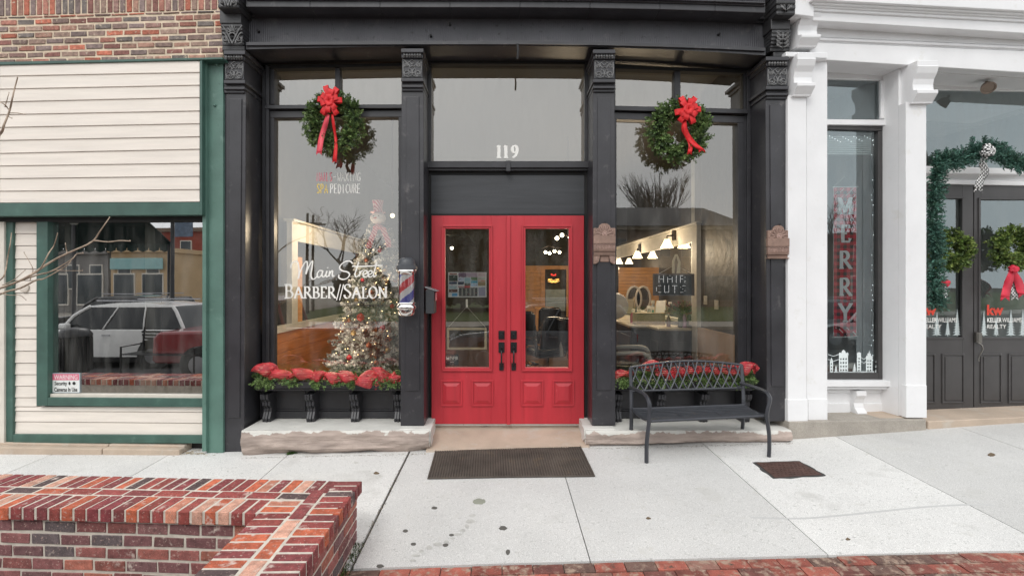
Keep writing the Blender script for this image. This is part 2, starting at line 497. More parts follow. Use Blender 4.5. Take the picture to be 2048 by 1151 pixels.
# ================================================================ BARBER SHOP BUILDING
B = thing('barber_shop_building', 'black cast iron shopfront with red double doors and 119 over the entrance', 'building', (0, 0, 0))
WL[B.name] = Vector((0, 0, 0))
FO = .37                                       # pilaster fronts
def curl(cx, cy, r, s, turns=1.35, n=16, flip=1, a0=0):
    return [(cx+s*(r*(1-.72*i/n))*math.cos(a0+flip*2*PI*turns*i/n), cy+(r*(1-.72*i/n))*math.sin(a0+flip*2*PI*turns*i/n)) for i in range(n+1)]
def relief(mb, pl, x0, y0, x1, y1, o, style=0, mi=0, r=.0065):
    w, h = x1-x0, y1-y0
    def T(pts, rr=r):
        mb.tube([pl.P(x0+w*a, y0+h*b, o) for a, b in pts], rr, 5, mi)
    def C(a, b, q, s, flip, a0, turns=1.3):
        T([(a+(u-a), v) for u, v in curl(a, b, q, s, turns, 14, flip, a0)])
    for s in (1, -1):
        m = lambda u: u if s == 1 else 1-u
        if style == 0:                       # scroll capital
            T([(m(.5), .30), (m(.36), .12), (m(.5), .02)]) if s == 1 else T([(.5, .02), (.64, .12), (.5, .30)])
            T([(m(.50), .36), (m(.40), .42), (m(.26), .22), (m(.12), .06), (m(.04), .02)])
            C(m(.17), .30, .13, s, 1, -PI/2)
            T([(m(.50), .92), (m(.47), .6), (m(.38), .48), (m(.30), .62), (m(.44), .78)])
            C(m(.20), .76, .17, s, -1, PI/2)
            T([(m(.05), .1), (m(.03), .4), (m(.04), .7), (m(.10), .92), (m(.3), .97), (m(.48), .9)])
            T([(m(.36), .12), (m(.22), .25), (m(.05), .42)], r*.8)
        elif style == 1:                     # fan bracket
            for k in range(4):
                a = rad(20+k*22)
                T([(m(.5)+s*.10*math.cos(a)*-1, .45-.12*math.sin(a)), (m(.5)-s*.30*math.cos(a), .45-.42*math.sin(a))], r*.9)
            T([(m(.02), .05), (m(.22), .35), (m(.42), .78), (m(.5), .95)])
            T([(m(.04), .4), (m(.16), .5), (m(.28), .72), (m(.36), .95)])
            C(m(.16), .72, .13, s, 1, 0)
            T([(m(.02), .62), (m(.05), .9), (m(.2), .97)])
            T([(m(.5), .40), (m(.36), .48), (m(.34), .6)])
        else:                                # acanthus bracket
            T([(m(.5), .95), (m(.5), .5), (m(.46), .1)])
            for k in range(4):
                yy = .86-.2*k
                T([(m(.5), yy), (m(.34), yy-.05), (m(.16), yy-.2), (m(.24), yy-.26), (m(.40), yy-.16)], r*.9)
                C(m(.24), yy-.14, .06, s, 1, 0, 1)
def pilaster(x0, x1, ybot, label, carve, rough=True):
    pass
# shafts: panelled pilasters
def shaft(x0t, x1t, x0b, x1b, yt, yb, groove=True):
    mb = MB()
    mb.pp(PB, [(x0t, yt), (x1t, yt), (x1b, yb), (x0b, yb)], FO, -.02)
    w = x1t-x0t
    mb.pp(PB, [(x0t+.22*w, yt+16), (x1t-.2*w, yt+16), (x1b-.2*w, yb-70), (x0b+.22*w, yb-70)], FO+.012, FO-.004)
    p = mb.build('pilaster', M['black'], B, bevel=.006, seg=2)
    return p
def capital(p, x0, x1, y0, style=0):
    k = (x1-x0)/40.0
    mb = MB()
    mb.pr(PB, x0-1, y0, x1+1, y0+8, FO+.095, -.01)
    mb.pr(PB, x0, y0+8, x1, y0+19, FO+.06, -.012)
    mb.pr(PB, x0+1, y0+19, x1-1, y0+59, FO+.035, -.014)
    mb.pr(PB, x0-1, y0+59, x1+1, y0+66, FO+.065, -.01)
    mb.pr(PB, x0, y0+66, x1, y0+72, FO+.03, -.012)
    mb.pr(PB, x0-.5, y0+72, x1+.5, y0+78, FO+.045, -.01)
    mb.pr(PB, x0, y0+78, x1, y0+85, FO+.02, -.012)
    c = mb.build('capital', M['black'], p, bevel=.006, seg=2)
    m2 = MB()
    relief(m2, PB, x0+2, y0+22, x1-2, y0+58, FO+.038, style)
    for i in range(7):                        # egg-and-dart row
        cx = x0+3+(x1-x0-6)*(i+.5)/7
        m2.tube([PB.P(cx, y0+9, FO+.066), PB.P(cx, y0+14, FO+.074), PB.P(cx, y0+18, FO+.062)], [.010, .014, .006], 6)
    m2.build('capital_ornament', M['curl'], p, smooth=True)
PIL = []
for (a, b, c, d, yb, cx0, cx1, cy) in ((448, 492, 446, 488, 905, 448, 489, 101), (803, 847, 801, 848, 851, 803, 846, 97),
                                       (1186, 1229, 1184, 1231, 850, 1187, 1230, 99), (1531, 1573, 1534, 1576, 842, 1533, 1577, 113)):
    p = shaft(a, b, c, d, cy+80, yb)
    capital(p, cx0, cx1, cy)
    PIL.append(p)

# cornice, slightly cambered like the old beam in the photo: built in segments
def band(pts_top, pts_bot, o1, o2, mb, mi=0):
    for (a, ta), (b, tb), (c, ba), (d, bb) in zip(pts_top, pts_top[1:], pts_bot, pts_bot[1:]):
        mb.pp(PB, [(a, ta), (b, tb), (d, bb), (c, ba)], o1, o2, mi)
XS = [492, 620, 760, 900, 1040, 1180, 1320, 1430, 1531]
def arc(l, m_, r, mx=1000):
    out = []
    for x in XS:
        t = (x-mx)/(XS[0]-mx) if x < mx else (x-mx)/(XS[-1]-mx)
        e = l if x < mx else r
        out.append((x, m_+(e-m_)*t*t))
    return out
def up(p, d): return [(x, y+d) for x, y in p]
low_b = arc(99, 91.5, 111); low_t = arc(84.5, 82.5, 96)
mb = MB()
band(up(low_t, 2), low_b, FO+.02, -.06, mb)
band(low_t, up(low_t, 6), FO+.045, FO+.01, mb)
cor = mb.build('lintel', M['black'], B)
fr_t = arc(31, 31, 44)
mb = MB(); band(fr_t, up(low_t, 1), FO-.07, -.06, mb)
mb.build('frieze', M['frieze'], B)
mb = MB()
ov_b = arc(14, 15, 26)
band(up(fr_t, -6), up(fr_t, 2), FO-.035, FO-.2, mb)
band(up(fr_t, -10), up(fr_t, -5.5), FO-.005, FO-.2, mb)
band(up(ov_b, -14), up(ov_b, 0), FO+.155, FO-.1, mb)
band(up(ov_b, -19), up(ov_b, -14.2), FO+.175, FO-.1, mb)
band(up(ov_b, -23), up(ov_b, -19.2), FO+.20, FO-.1, mb)
band(up(ov_b, -70), up(ov_b, -23.2), FO+.14, FO-.1, mb)
mb.build('cornice', M['black'], B, bevel=.004)
# brackets over the end pilasters
def bracket(x0, x1, y0, y1, style, dx):
    mb = MB()
    mb.pr(PB, x0-4, y0, x1-4, y0+30, FO+.10, -.02)
    n = 6
    for i in range(n):
        t0, t1 = i/n, (i+1)/n
        o = FO+.09-.07*(i/(n-1))**1.4+(.012 if i == n-1 else 0)
        mb.pr(PB, x0-2+dx*t0*4, y0+30+44*t0, x1-2+dx*t0*4, y0+30+44*t1, o, -.018)
    mb.pr(PB, x0+1, y1, x1+3, y1+9.5, FO+.03, -.016)
    br = mb.build('bracket', M['iron'], B, bevel=.008, seg=2)
    m2 = MB(); relief(m2, PB, x0+1, y0+32, x1-1, y0+72, FO+.085, style, 0, .007)
    m2.build('bracket_ornament', M['curl'], br, smooth=True)
bracket(443, 486, 17, 91.5, 1, 1)
bracket(1546, 1585, 29, 104, 2, -1)
for (x0, x1, y0, y1, st) in ((435, 477, -42, 16, 1), (1553, 1592, -34, 29, 2)):
    mb = MB()
    for i in range(6):
        t0, t1 = i/6, (i+1)/6
        mb.pr(PB, x0, y0+(y1-y0)*t0, x1, y0+(y1-y0)*t1, FO+.26-.08*t0**2, -.014)
    br = mb.build('bracket', M['iron'], B, bevel=.012, seg=2)
    m2 = MB(); relief(m2, PB, x0+3, y0+10, x1-3, y1-2, FO+.225, st, 0, .008)
    m2.build('bracket_ornament', M['curl'], br, smooth=True)
# floodlight lug and bolts on the frieze
mb = MB()
for x, y in ((518, 64), (862, 73), (1036, 88), (1437, 70), (1588, 55), (640, 12), (900, 50)):
    p = PB.P(x, y, FO-.07); mq = MB(); mq.lathe([(.0, 0), (.016, 0), (.013, -.03), (0, -.035)], p, 8, axis='y'); mq.build('bolt', M['dark'], B, smooth=True)
mb.tube([PB.P(1035, 88, FO+.04), PB.P(1036, 100, FO+.05), PB.P(1035, 118, FO+.03)], .012, 6)
mb.build('hook', M['dark'], B)
# soffit is the underside of the lintel; head trim at the window plane
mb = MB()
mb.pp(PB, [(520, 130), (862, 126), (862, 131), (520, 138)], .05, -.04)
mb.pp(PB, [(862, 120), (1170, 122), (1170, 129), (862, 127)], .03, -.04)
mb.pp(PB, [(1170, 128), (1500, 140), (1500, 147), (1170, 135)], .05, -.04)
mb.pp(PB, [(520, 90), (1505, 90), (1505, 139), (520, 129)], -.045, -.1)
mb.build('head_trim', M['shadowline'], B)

# ---- window bays
def mullions(name, pts_list, parent, mat=M['blackwood'], bev=.003):
    mb = MB()
    for pts, o1, o2 in pts_list: mb.pp(PB, pts, o1, o2)
    return mb.build(name, mat, parent, bevel=bev)
def quad(x0, x1, ya0, ya1, yb0, yb1):        # left top/bottom, right top/bottom
    return [(x0, ya0), (x1, yb0), (x1, yb1), (x0, ya1)]
wl = mullions('shop_window', [
    (quad(524, 531, 128, 770, 128, 770), .05, -.05), (quad(531, 537, 130, 770, 130, 770), .075, -.05),
    (quad(537, 548, 137, 209, 137, 209), .03, -.05), (quad(537, 548, 221, 770, 221, 770), .035, -.05),
    (quad(670, 680, 136, 210, 136, 210), .03, -.05),
    (quad(529, 812, 210, 217.5, 208.5, 216), .085, -.05), (quad(537, 812, 217.6, 222, 216.1, 220.6), .0, -.05),
    (quad(535, 812, 222, 235.5, 220.8, 233.5), .04, -.05),
    (quad(797, 812, 233.6, 770, 233.6, 770), .04, -.05), (quad(803, 812, 136, 208, 136, 208), .03, -.05)], B)
mb = MB(); mb.sheet(PB, quad(548, 797, 234, 772, 233, 772), -.02); mb.build('window_pane', M['glass'], wl, normals=False)
mb = MB(); mb.sheet(PB, quad(546, 670, 134, 211, 134, 211), -.02); mb.sheet(PB, quad(680, 804, 134, 211, 134, 210), -.022)
mb.build('transom_pane', M['glassup'], wl, normals=False)
wr = mullions('shop_window', [
    (quad(1495, 1502, 140, 772, 140, 772), .06, -.05), (quad(1488, 1495, 147, 772, 147, 772), .03, -.05),
    (quad(1476, 1488, 235, 772, 235, 772), .035, -.05),
    (quad(1349, 1361, 138, 222, 138, 222), .03, -.05),
    (quad(1222, 1496, 211, 220, 218, 227), .085, -.05), (quad(1222, 1488, 220.1, 224, 227.1, 232), .0, -.05),
    (quad(1222, 1488, 224.2, 238, 232.2, 246), .04, -.05),
    (quad(1222, 1233, 238.1, 772, 238.3, 772), .04, -.05), (quad(1222, 1231, 136, 211, 136, 211), .03, -.05)], B)
mb = MB(); mb.sheet(PB, quad(1233, 1476, 236, 772, 243, 772), -.02); mb.build('window_pane', M['glass'], wr, normals=False)
mb = MB(); mb.sheet(PB, quad(1230, 1349, 134, 212, 136, 216), -.02); mb.sheet(PB, quad(1361, 1489, 138, 216, 144, 222), -.022)
mb.build('transom_pane', M['glassup'], wr, normals=False)
# entrance transom window
wt = mullions('entrance_transom', [
    (quad(856, 862, 120, 322, 120, 322), .02, -.06), (quad(1170, 1178, 120, 322, 120, 322), .02, -.06),
    (quad(850, 1179, 322, 335, 322, 335), .085, -.06), (quad(853, 1177, 335.1, 341, 335.1, 341), .05, -.06),
    (quad(1012, 1021, 321, 342, 321, 342), .10, .0)], B)
mb = MB(); mb.sheet(PB, quad(862, 1170, 127, 323, 129, 323), -.03); mb.build('window_pane', M['glassup'], wt, normals=False)
mb = MB()
mb.pr(PB, 852, 341, 862, 850, .01, -.06); mb.pr(PB, 1169, 341, 1180, 850, .01, -.06)
mb.pr(PB, 862, 341.1, 1169, 350, .0, -.06)  # dark strip painted in as the shade under the transom sill
mb.pr(PB, 862, 428, 1169, 431, .03, -.06)
mb.build('door_frame', M['shadowline'], B)
mb = MB(); mb.pr(PB, 862, 350.1, 1169, 428, .015, -.06)
mb.build('header_panel', M['header'], B, bevel=.003)
# ---- bulkheads with sills and little brackets
def bulkhead(x0, x1, bxs):
    mb = MB()
    mb.pr(PB, x0, 772, x1, 779, .09, -.05); mb.pr(PB, x0, 772, x1, 836, .035, -.05)
    mb.pr(PB, x0, 822, x1, 835.5, .06, .03)
    bxs2 = [x0+6]+bxs
    for a, b in zip(bxs2, bxs2[1:]):
        mb.frame(PB, a+5, 781, b-9, 821, 3.2, .05, .033)
    bh = mb.build('bulkhead', M['blackwood'], B, bevel=.003)
    mb = MB()
    mb.pr(PB, x0-12 if x0 < 900 else x0, 764, x1+8 if x0 > 900 else x1, 776, .30, -.04)
    mb.pr(PB, x0-8 if x0 < 900 else x0, 776.2, x1+6 if x0 > 900 else x1, 781, .26, -.04)
    mb.build('window_sill', M['blackwood'], B, bevel=.005)
    for bx in bxs:
        mb = MB()
        prof = [(.04, 779), (.255, 781), (.25, 790), (.20, 797), (.205, 804), (.16, 811), (.165, 818), (.20, 830), (.19, 838.5), (.04, 838.5)]
        # profile given as (offset, pixel row at the wall); width about 9 cm
        X = PB.P(bx, 800, .2).x
        for k in (-1, 0, 1):
            w = .0135
            loop = []
            for o, yy in prof:
                z = PB.P(bx, yy, .06).z
                loop.append(Vector((X+k*.031, -(o+(.008 if k == 0 else 0)), z)))
            mb.prism([q-Vector((w, 0, 0)) for q in loop], [q+Vector((w, 0, 0)) for q in loop])
        loop = [Vector((X, -(o-.014), PB.P(bx, yy, .06).z)) for o, yy in prof]
        mb.prism([q-Vector((.044, 0, 0)) for q in loop], [q+Vector((.044, 0, 0)) for q in loop])
        mb.build('sill_bracket', M['blackwood'], B, bevel=.003)
bulkhead(520, 812, [532, 620, 709, 796])
bulkhead(1222, 1500, [1236, 1322, 1408, 1492])

# ---- stone base: two whitewashed blocks and the sloping sandstone step
def rough_block(x0, x1, y0, y1, zt, zb, seed, hole=0.03):
    nx, nz = max(8, int((x1-x0)/.035)), 10
    mb = MB()
    def hgt(x): return gz(x, y0)+.012
    def front(u, v):
        x = x0+(x1-x0)*u; zz0 = zb(x); z = zz0+(zt-zz0)*v
        q = mnoise.fractal(Vector((x*2.2+seed, z*9, seed)), 1.0, 2.0, 4)
        under = max(0, (.28-v))*.30*(1+mnoise.noise(Vector((x*2.5, seed, 3))))
        top = max(0, v-.85)*.12
        return Vector((x, y0+.012+q*.040*(1.15-v)+under+top+.01*mnoise.noise(Vector((x*12, z*14, seed))), z))
    fr = mb.grid(front, nx, nz, 0)
    def topf(u, v):
        x = x0+(x1-x0)*u
        f = front(u, 1)
        return Vector((x, f.y+(y1-f.y)*v, zt+.004*mnoise.noise(Vector((x*5, v*3, seed)))))
    mb.grid(topf, nx, 3, 1)
    for X_, u in ((x0, 0), (x1, 1)):
        def side(a, b):
            f = front(u, b)
            return Vector((X_+.006*mnoise.noise(Vector((a*8, b*8, seed))), f.y+(y1-f.y)*a, f.z))
        mb.grid(side, 3, nz, 2)
    return mb
# paint follows a ragged edge on the stone
def patchy():
    m = pm('patchy whitewash on stone', (.38, .31, .27), .92, var=.25, scale=5, bump=.012, bscale=16, stretch=(.5, 1, 3))
    t = m.node_tree; N = t.nodes; K = t.links; b = N['Principled BSDF']
    tc = N.new('ShaderNodeTexCoord'); sp = N.new('ShaderNodeSeparateXYZ'); K.new(tc.outputs['Object'], sp.inputs[0])
    no = N.new('ShaderNodeTexNoise'); no.inputs['Scale'].default_value = 5; no.inputs['Detail'].default_value = 8; no.inputs['Roughness'].default_value = .6
    K.new(tc.outputs['Object'], no.inputs['Vector'])
    a = N.new('ShaderNodeMath'); a.operation = 'MULTIPLY_ADD'; a.inputs[1].default_value = .22; K.new(no.outputs[0], a.inputs[0]); K.new(sp.outputs[2], a.inputs[2])
    r = N.new('ShaderNodeMapRange'); r.inputs[1].default_value = .255; r.inputs[2].default_value = .262; K.new(a.outputs[0], r.inputs[0])
    x = N.new('ShaderNodeMix'); x.data_type = 'RGBA'; K.new(r.outputs[0], x.inputs[0])
    old = b.inputs['Base Color'].links[0].from_socket
    K.new(old, x.inputs[6]); x.inputs[7].default_value = (.62, .61, .565, 1); K.new(x.outputs[2], b.inputs['Base Color'])
    return m
M['patchy'] = patchy()
zs = PB.P(700, 836, .04).z
SX = lambda px, o: (px-CX)*(5.72-o)/F
mb = rough_block(SX(487, .47), SX(860, .45), -.53, .06, zs, lambda x: gz(x, -.5)-.02, 1.3)
mb.build('stone_base', [M['patchy'], M['whitewash'], M['whitewash']], B, smooth=False, normals=True)
mb = rough_block(SX(1170, .45), SX(1579, .47), -.53, .06, zs, lambda x: gz(x, -.5)-.02, 5.1)
mb.build('stone_base', [M['patchy'], M['whitewash'], M['whitewash']], B, normals=True)
# whitewash lumps round the feet of the inner pilasters
for x0, x1, s in ((798, 861, 2.2), (1169, 1232, 7.7)):
    mb = rough_block(SX(x0, .5), SX(x1, .5), -.50, -.30, zs-.005+.012, lambda x: gz(x, -.5)+.03, s)
    mb.build('mortar_patch', [M['whitewash']]*3, B, normals=True)
mb = MB()
def stepf(u, v):
    x = SX(858, .3)+(SX(1172, .3)-SX(858, .3))*u
    y = .0-.52*v
    z0 = PB.P(1000, 852, 0).z-.012
    z1 = gz(x, -.52)+.018
    return Vector((x, y, z0+(z1-z0)*v+.004*mnoise.noise(Vector((x*4, y*6, 1)))))
mb.grid(stepf, 40, 14)
mb.grid(lambda u, v: stepf(u, 1)-Vector((0, .004*v, .06*v)), 40, 2)
mb.build('doorstep', M['step'], B)
mb = MB(); mb.pr(PB, 860, 847.3, 1170, 849.8, .03, -.05); mb.build('threshold', M['whitewash'], B)
mb = MB(); mb.pr(PB, 860, 850, 1170, 854, .015, -.05); mb.build('threshold_riser', M['stone'], B)

# ---- doors
def door(x0, x1, gx0, gx1, pans, hx):
    lx0, lx1 = gx0, gx1
    y0, y1 = 431, 847
    mb = MB()
    o = .045
    mb.pr(PB, x0, y0, lx0-3, y1, o, -.01); mb.pr(PB, lx1+3, y0, x1, y1, o, -.01)
    mb.pr(PB, lx0-3, y0, lx1+3, 455, o, -.01); mb.pr(PB, lx0-3, 738, lx1+3, y1, o, -.01)
    d = mb.build('door', M['red'], B, bevel=.002)
    mb = MB()
    mb.frame(PB, lx0-7, 450, lx1+6, 742, 3, o+.022, o-.002)
    mb.frame(PB, lx0-4, 453, lx1+3, 739, 4, o+.012, -.005)
    mb.build('glass_moulding', M['red'], d, bevel=.003, seg=2)
    mb = MB(); mb.sheet(PB, [(lx0-1, 456), (lx1+1, 456), (lx1+1, 737), (lx0-1, 737)], .008)
    mb.build('door_pane', M['glass'], d, normals=False)
    for a, b in pans:
        mb = MB()
        mb.frame(PB, a, 760, b, 812, 3.5, o+.014, o-.002)
        # raised field with bevelled sides
        O = [(a+5, 765), (b-5, 765), (b-5, 807), (a+5, 807)]; I = [(a+12, 772), (b-12, 772), (b-12, 800), (a+12, 800)]
        Ow = [PB.P(x, y, o+.002) for x, y in O]; Iw = [PB.P(x, y, o+.016) for x, y in I]
        mb.prism(Ow, Iw)
        mb.build('door_panel', M['red'], d, bevel=.002)
    mb = MB(); mb.pr(PB, hx-6, 661, hx+6, 678, o+.018, o-.001); mb.pr(PB, hx-4, 663.5, hx+4, 675.5, o+.03, o+.017)
    mb.lathe([(0, 0), (.012, 0), (.010, -.012), (0, -.013)], PB.P(hx, 669, o+.03), 10, axis='y')
    mb.build('deadbolt', M['dark'], d, bevel=.002)
    mb = MB(); mb.pr(PB, hx-6, 684, hx+6, 704.5, o+.016, o-.001)
    mb.pr(PB, hx-4.5, 725.5, hx+4.5, 740, o+.016, o-.001)
    mb.tube([PB.P(hx, 700, o+.016), PB.P(hx, 702, o+.05), PB.P(hx, 708, o+.065), PB.P(hx, 722, o+.06), PB.P(hx, 730, o+.03), PB.P(hx, 733, o+.014)],
            [.010, .011, .010, .010, .010, .009], 8)
    mb.tube([PB.P(hx, 694, o+.015), PB.P(hx, 694, o+.045), PB.P(hx, 696, o+.065)], [.012, .010, .014], 8)
    mb.build('door_handle', M['dark'], d, bevel=.0015, smooth=True)
    mb = MB()
    return d
dl = door(863, 1014.5, 890, 979, ((881, 925), (943, 987)), 1003)
dr = door(1018.5, 1168, 1051, 1139, ((1042, 1087), (1105, 1149)), 1027.5)
mb = MB(); mb.pr(PB, 1014.7, 431, 1018.3, 848, .047, -.01); mb.pr(PB, 1013.5, 431, 1020.5, 848.5, .068, .0475); mb.build('astragal', M['red'], dl, bevel=.003, seg=2)

# ---- body of the building and the room behind the windows
mb = MB()
mb.box(-3.2, 3.2, -.02, .3, 4.75, 8.0)
mb.build('upper_wall', M['brickold'] if False else M['dim'], B)
mb = MB(); mb.box(-3.3, 3.3, .05, 9.3, .02, .10); mb.box(3.3, 3.95, 2.8, 9.3, .02, .10); mb.build('floor', M['floor'], B)
mb = MB(); mb.box(-3.3, 3.3, .05, 9.3, 4.42, 4.6); mb.box(3.3, 3.95, 2.7, 9.3, 4.42, 4.6); mb.build('ceiling', M['ceil'], B)
mb = MB()
mb.box(-3.3, -3.1, .0, 9.3, .1, 4.42); mb.box(3.12, 3.3, .0, 2.8, .1, 4.42); mb.box(3.12, 3.95, 2.8, 2.9, .1, 4.42) if False else None; mb.box(3.78, 3.95, 2.8, 9.3, .1, 4.42)
mb.box(3.3, 3.78, 2.75, 2.8, .1, 4.42); mb.box(3.12, 3.78, 2.8, 9.1, 2.7, 2.8); mb.box(-3.1, 3.78, 9.1, 9.3, .1, 4.42)
mb.build('room_walls', M['dim'], B)
mb = MB()
mb.box(-3.1, -2.88, .0, .62, .1, 4.42); mb.build('embossed_tin_wall', M['tin'], B); mb = MB(); mb.box(2.80, 3.05, .0, 1.16, 1.12, 4.42)
mb.build('embossed_tin_wall', M['tin'], B)
# left partition: pine wainscot, white rails, opening above
XL = -2.74
def boards(mb, x, y0, y1, z0, z1, side, th=.03, hgt=.13):
    z = z0; k = 0
    while z < z1-.01:
        h = min(hgt, z1-z)
        mb.box(min(x, x+side*th), max(x, x+side*th), y0, y1, z+.002, z+h-.003)
        z += h; k += 1
mb = MB(); boards(mb, XL, .02, 8.9, .1, 1.13, -1); mb.build('pine_wainscot', M['wood'], B, bevel=.003)
mb = MB()
mb.box(XL-.05, XL+.02, .0, 8.9, 1.135, 1.22); mb.box(XL-.06, XL+.012, .60, .78, 1.22, 2.55)
mb.box(XL-.055, XL+.006, .78, 8.9, 2.30, 2.545); mb.box(XL-.09, XL+.045, .58, 8.9, 2.55, 2.58)
mb.build('partition_rail', M['rail'], B, bevel=.003)
mb = MB(); mb.box(XL-.10, XL-.04, .80, 1.05, 1.22, 2.1); mb.build('pine_wainscot', M['woodlit'], B); mb = MB(); boards(mb, -3.08, 4.5, 9.0, 1.2, 2.4, .8, .02)
mb.build('pine_wainscot', M['woodlit'], B)
# right partition
XR = 2.77
mb = MB(); mb.box(XR-.02, XR+.03, .0, 1.16, .1, 1.12); mb.build('beadboard_wainscot', M['beige'], B)
mb = MB()
mb.box(XR-.03, XR+.06, 1.16, 1.34, .1, 2.58)
mb.box(XR-.012, XR+.05, 1.34, 8.9, 2.34, 2.58); mb.box(XR-.05, XR+.09, 1.12, 8.9, 2.585, 2.61)
mb.box(XR-.02, XR+.04, 1.34, 8.9, 1.13, 1.19)
mb.build('partition_rail', M['rail'], B, bevel=.003)
mb = MB(); mb.box(XR-.02, XR+.03, 1.34, 8.9, .1, 1.12); mb.build('dark_wainscot', M['blackwood'], B)
mb = MB(); boards(mb, 0, 0, 0, 0, 0, 1)
z = 1.0
while z < 2.06:
    mb.box(2.8, 3.76, 6.0, 6.04, z, z+.075); z += .08
mb.build('amber_pine_wall', M['woodlit'], B, bevel=.002); mb = MB()
z = .1
while z < 2.15:
    mb.box(-.4, 1.15, 8.95, 9.0, z, z+.125); mb.box(2.0, 2.7, 8.95, 9.0, z, z+.125); z += .13
mb.build('amber_pine_wall', M['woodlit'], B, bevel=.002)
mb = MB()
for x0, x1 in ((1.15, 1.28), (1.92, 2.0)): mb.box(x0, x1, 8.93, 9.0, .1, 2.2)
mb.box(-.4, 2.7, 8.92, 9.0, 2.15, 2.26); mb.build('doorway_trim', M['woodlit'], B)
mb = MB(); mb.box(1.3, 1.9, 9.0, 9.05, .9, 1.55); mb.build('glass_block', flat('pale glass block', (.35, .42, .42), .2), B)
# ================================================================ CREAM AND GREEN SHOP ON THE LEFT
LL = Vector((HL.x-1.2, HL.y+.1, 0))
L = thing('siding_shopfront', 'cream lap-sided shopfront with green trim under an old brick wall', 'building', LL)
OLD_ = [(.22, .13, .11), (.17, .125, .115), (.27, .12, .09), (.13, .11, .10), (.34, .11, .07), (.25, .17, .135), (.20, .09, .075), (.28, .16, .12), (.19, .13, .11)]
OLD = [tuple(v*1.28 for v in c) for c in OLD_]
def brick_face(mb, pl, s0, s1, z0, z1, o, bl, bh, j, pal, course0=0, dep=.03, rough=.004, fn=None):
    z = z0; k = course0
    while z < z1-.01:
        a = s0-((k % 2)*(bl+j)/2)-R.uniform(0, .02)
        while a < s1:
            w = bl*R.uniform(.93, 1.04)
            x0, x1 = max(a, s0), min(a+w, s1)
            if x1-x0 > .02:
                c = R.choice(pal); q = R.uniform(.75, 1.2); c = tuple(v*q for v in c)
                zz0, zz1 = z+R.uniform(0, .004), min(z+bh-R.uniform(0, .004), z1)
                oo = o+R.uniform(-rough, rough)
                jt = lambda: R.uniform(-.0035, .0035)
                pts = [(x0+jt(), zz0+jt()), (x1+jt(), zz0+jt()), (x1+jt(), zz1+jt()), (x0+jt(), zz1+jt())]
                mb.prism([pl.at(x, q_, oo) for x, q_ in pts], [pl.at(x, q_, o-dep) for x, q_ in pts], 0, c)
            a += w+j
        z += bh+j; k += 1
mb = MB()
zb = PL.P(200, 119, 0).z; zt = 4.735
brick_face(mb, PL, -4.4, .0, zb-.03, zt, 0, .186, .0545, .0190, OLD)
a = -4.4
while a < 0:
    c = R.choice(OLD); q = R.uniform(.75, 1.2); c = tuple(v*q for v in c)
    w = min(.058, -a)
    oo = R.uniform(-.004, .004)
    mb.prism([PL.at(x, z, oo) for x, z in ((a, 4.75), (a+w, 4.75), (a+w, 4.945), (a, 4.945))],
             [PL.at(x, z, -.03) for x, z in ((a, 4.75), (a+w, 4.75), (a+w, 4.945), (a, 4.945))], 0, c)
    a += .075
brick_face(mb, PL, -4.4, .0, 4.965, 6.2, 0, .186, .0545, .019, OLD)
br = mb.build('brickwork', M['brickold'], L, bevel=.006, seg=2)
mb = MB()
mb.prism([PL.at(s, z, -.007) for s, z in ((-4.4, zb-.05), (.0, zb-.05), (.0, 6.2), (-4.4, 6.2))],
         [PL.at(s, z, -.25) for s, z in ((-4.4, zb-.05), (.0, zb-.05), (.0, 6.2), (-4.4, 6.2))])
mb.build('mortar', M['mortarold'], L)
# upper sign box of lap siding
def lap(mb, pl, x0, x1, rows, o, lip=.012, xr0=None, xr1=None):
    for i, (ya, yb) in enumerate(zip(rows, rows[1:])):
        yl = ya if not isinstance(ya, tuple) else ya
        (a0, a1), (b0, b1) = (ya, yb)
        A = [pl.P(x0, a0, o), pl.P(x1, a1, o), pl.P(x1, b1-.9, o+lip), pl.P(x0, b0-.9, o+lip)]
        Bk = [p-pl.n*.05 for p in A]
        mb.prism(A, Bk)
rows = []
L0 = [128, 152.5, 178.5, 204, 229.5, 255, 281, 307, 332, 357.5, 382.5, 406]
R0 = [122, 145, 170.5, 195, 222, 247.5, 273.5, 298.5, 326.5, 352.5, 379, 404]
for a, b in zip(L0, R0):
    s = (b-a)/400
    rows.append((a+s*0-s*60*0, b))
mb = MB(); lap(mb, PL, 0, 399, rows, .115)
rows2 = [(a+(a-b)*160/400.0, a) for a, b in rows]
lap(mb, PL, -160, -.4, rows2, .115)
mb.build('sign_box_siding', M['siding'], L, bevel=.0015)
def q4(x0, x1, a0, a1, b0, b1): return [(x0, a0), (x1, b0), (x1, b1), (x0, a1)]
mb = MB()
mb.pp(PL, q4(-160, 445, 127, 133.5, 114.5, 118.5), .135, -.02)
mb.pp(PL, q4(-160, 400.5, 133.6, 137, 118.6, 123.5), .11, -.02)
mb.pp(PL, q4(-160, 400, 406.2, 433, 404.2, 429.5), .125, .0)
mb.pp(PL, q4(399.4, 404, 122, 430, 120, 430), .127, -.0)
mb.build('sign_box_trim', M['sage'], L, bevel=.003)
mb = MB(); mb.pp(PL, q4(-160, 408, 428, 444, 426, 441), .02, -.2); mb.build('sign_box_underside', M['shadowline'], L)
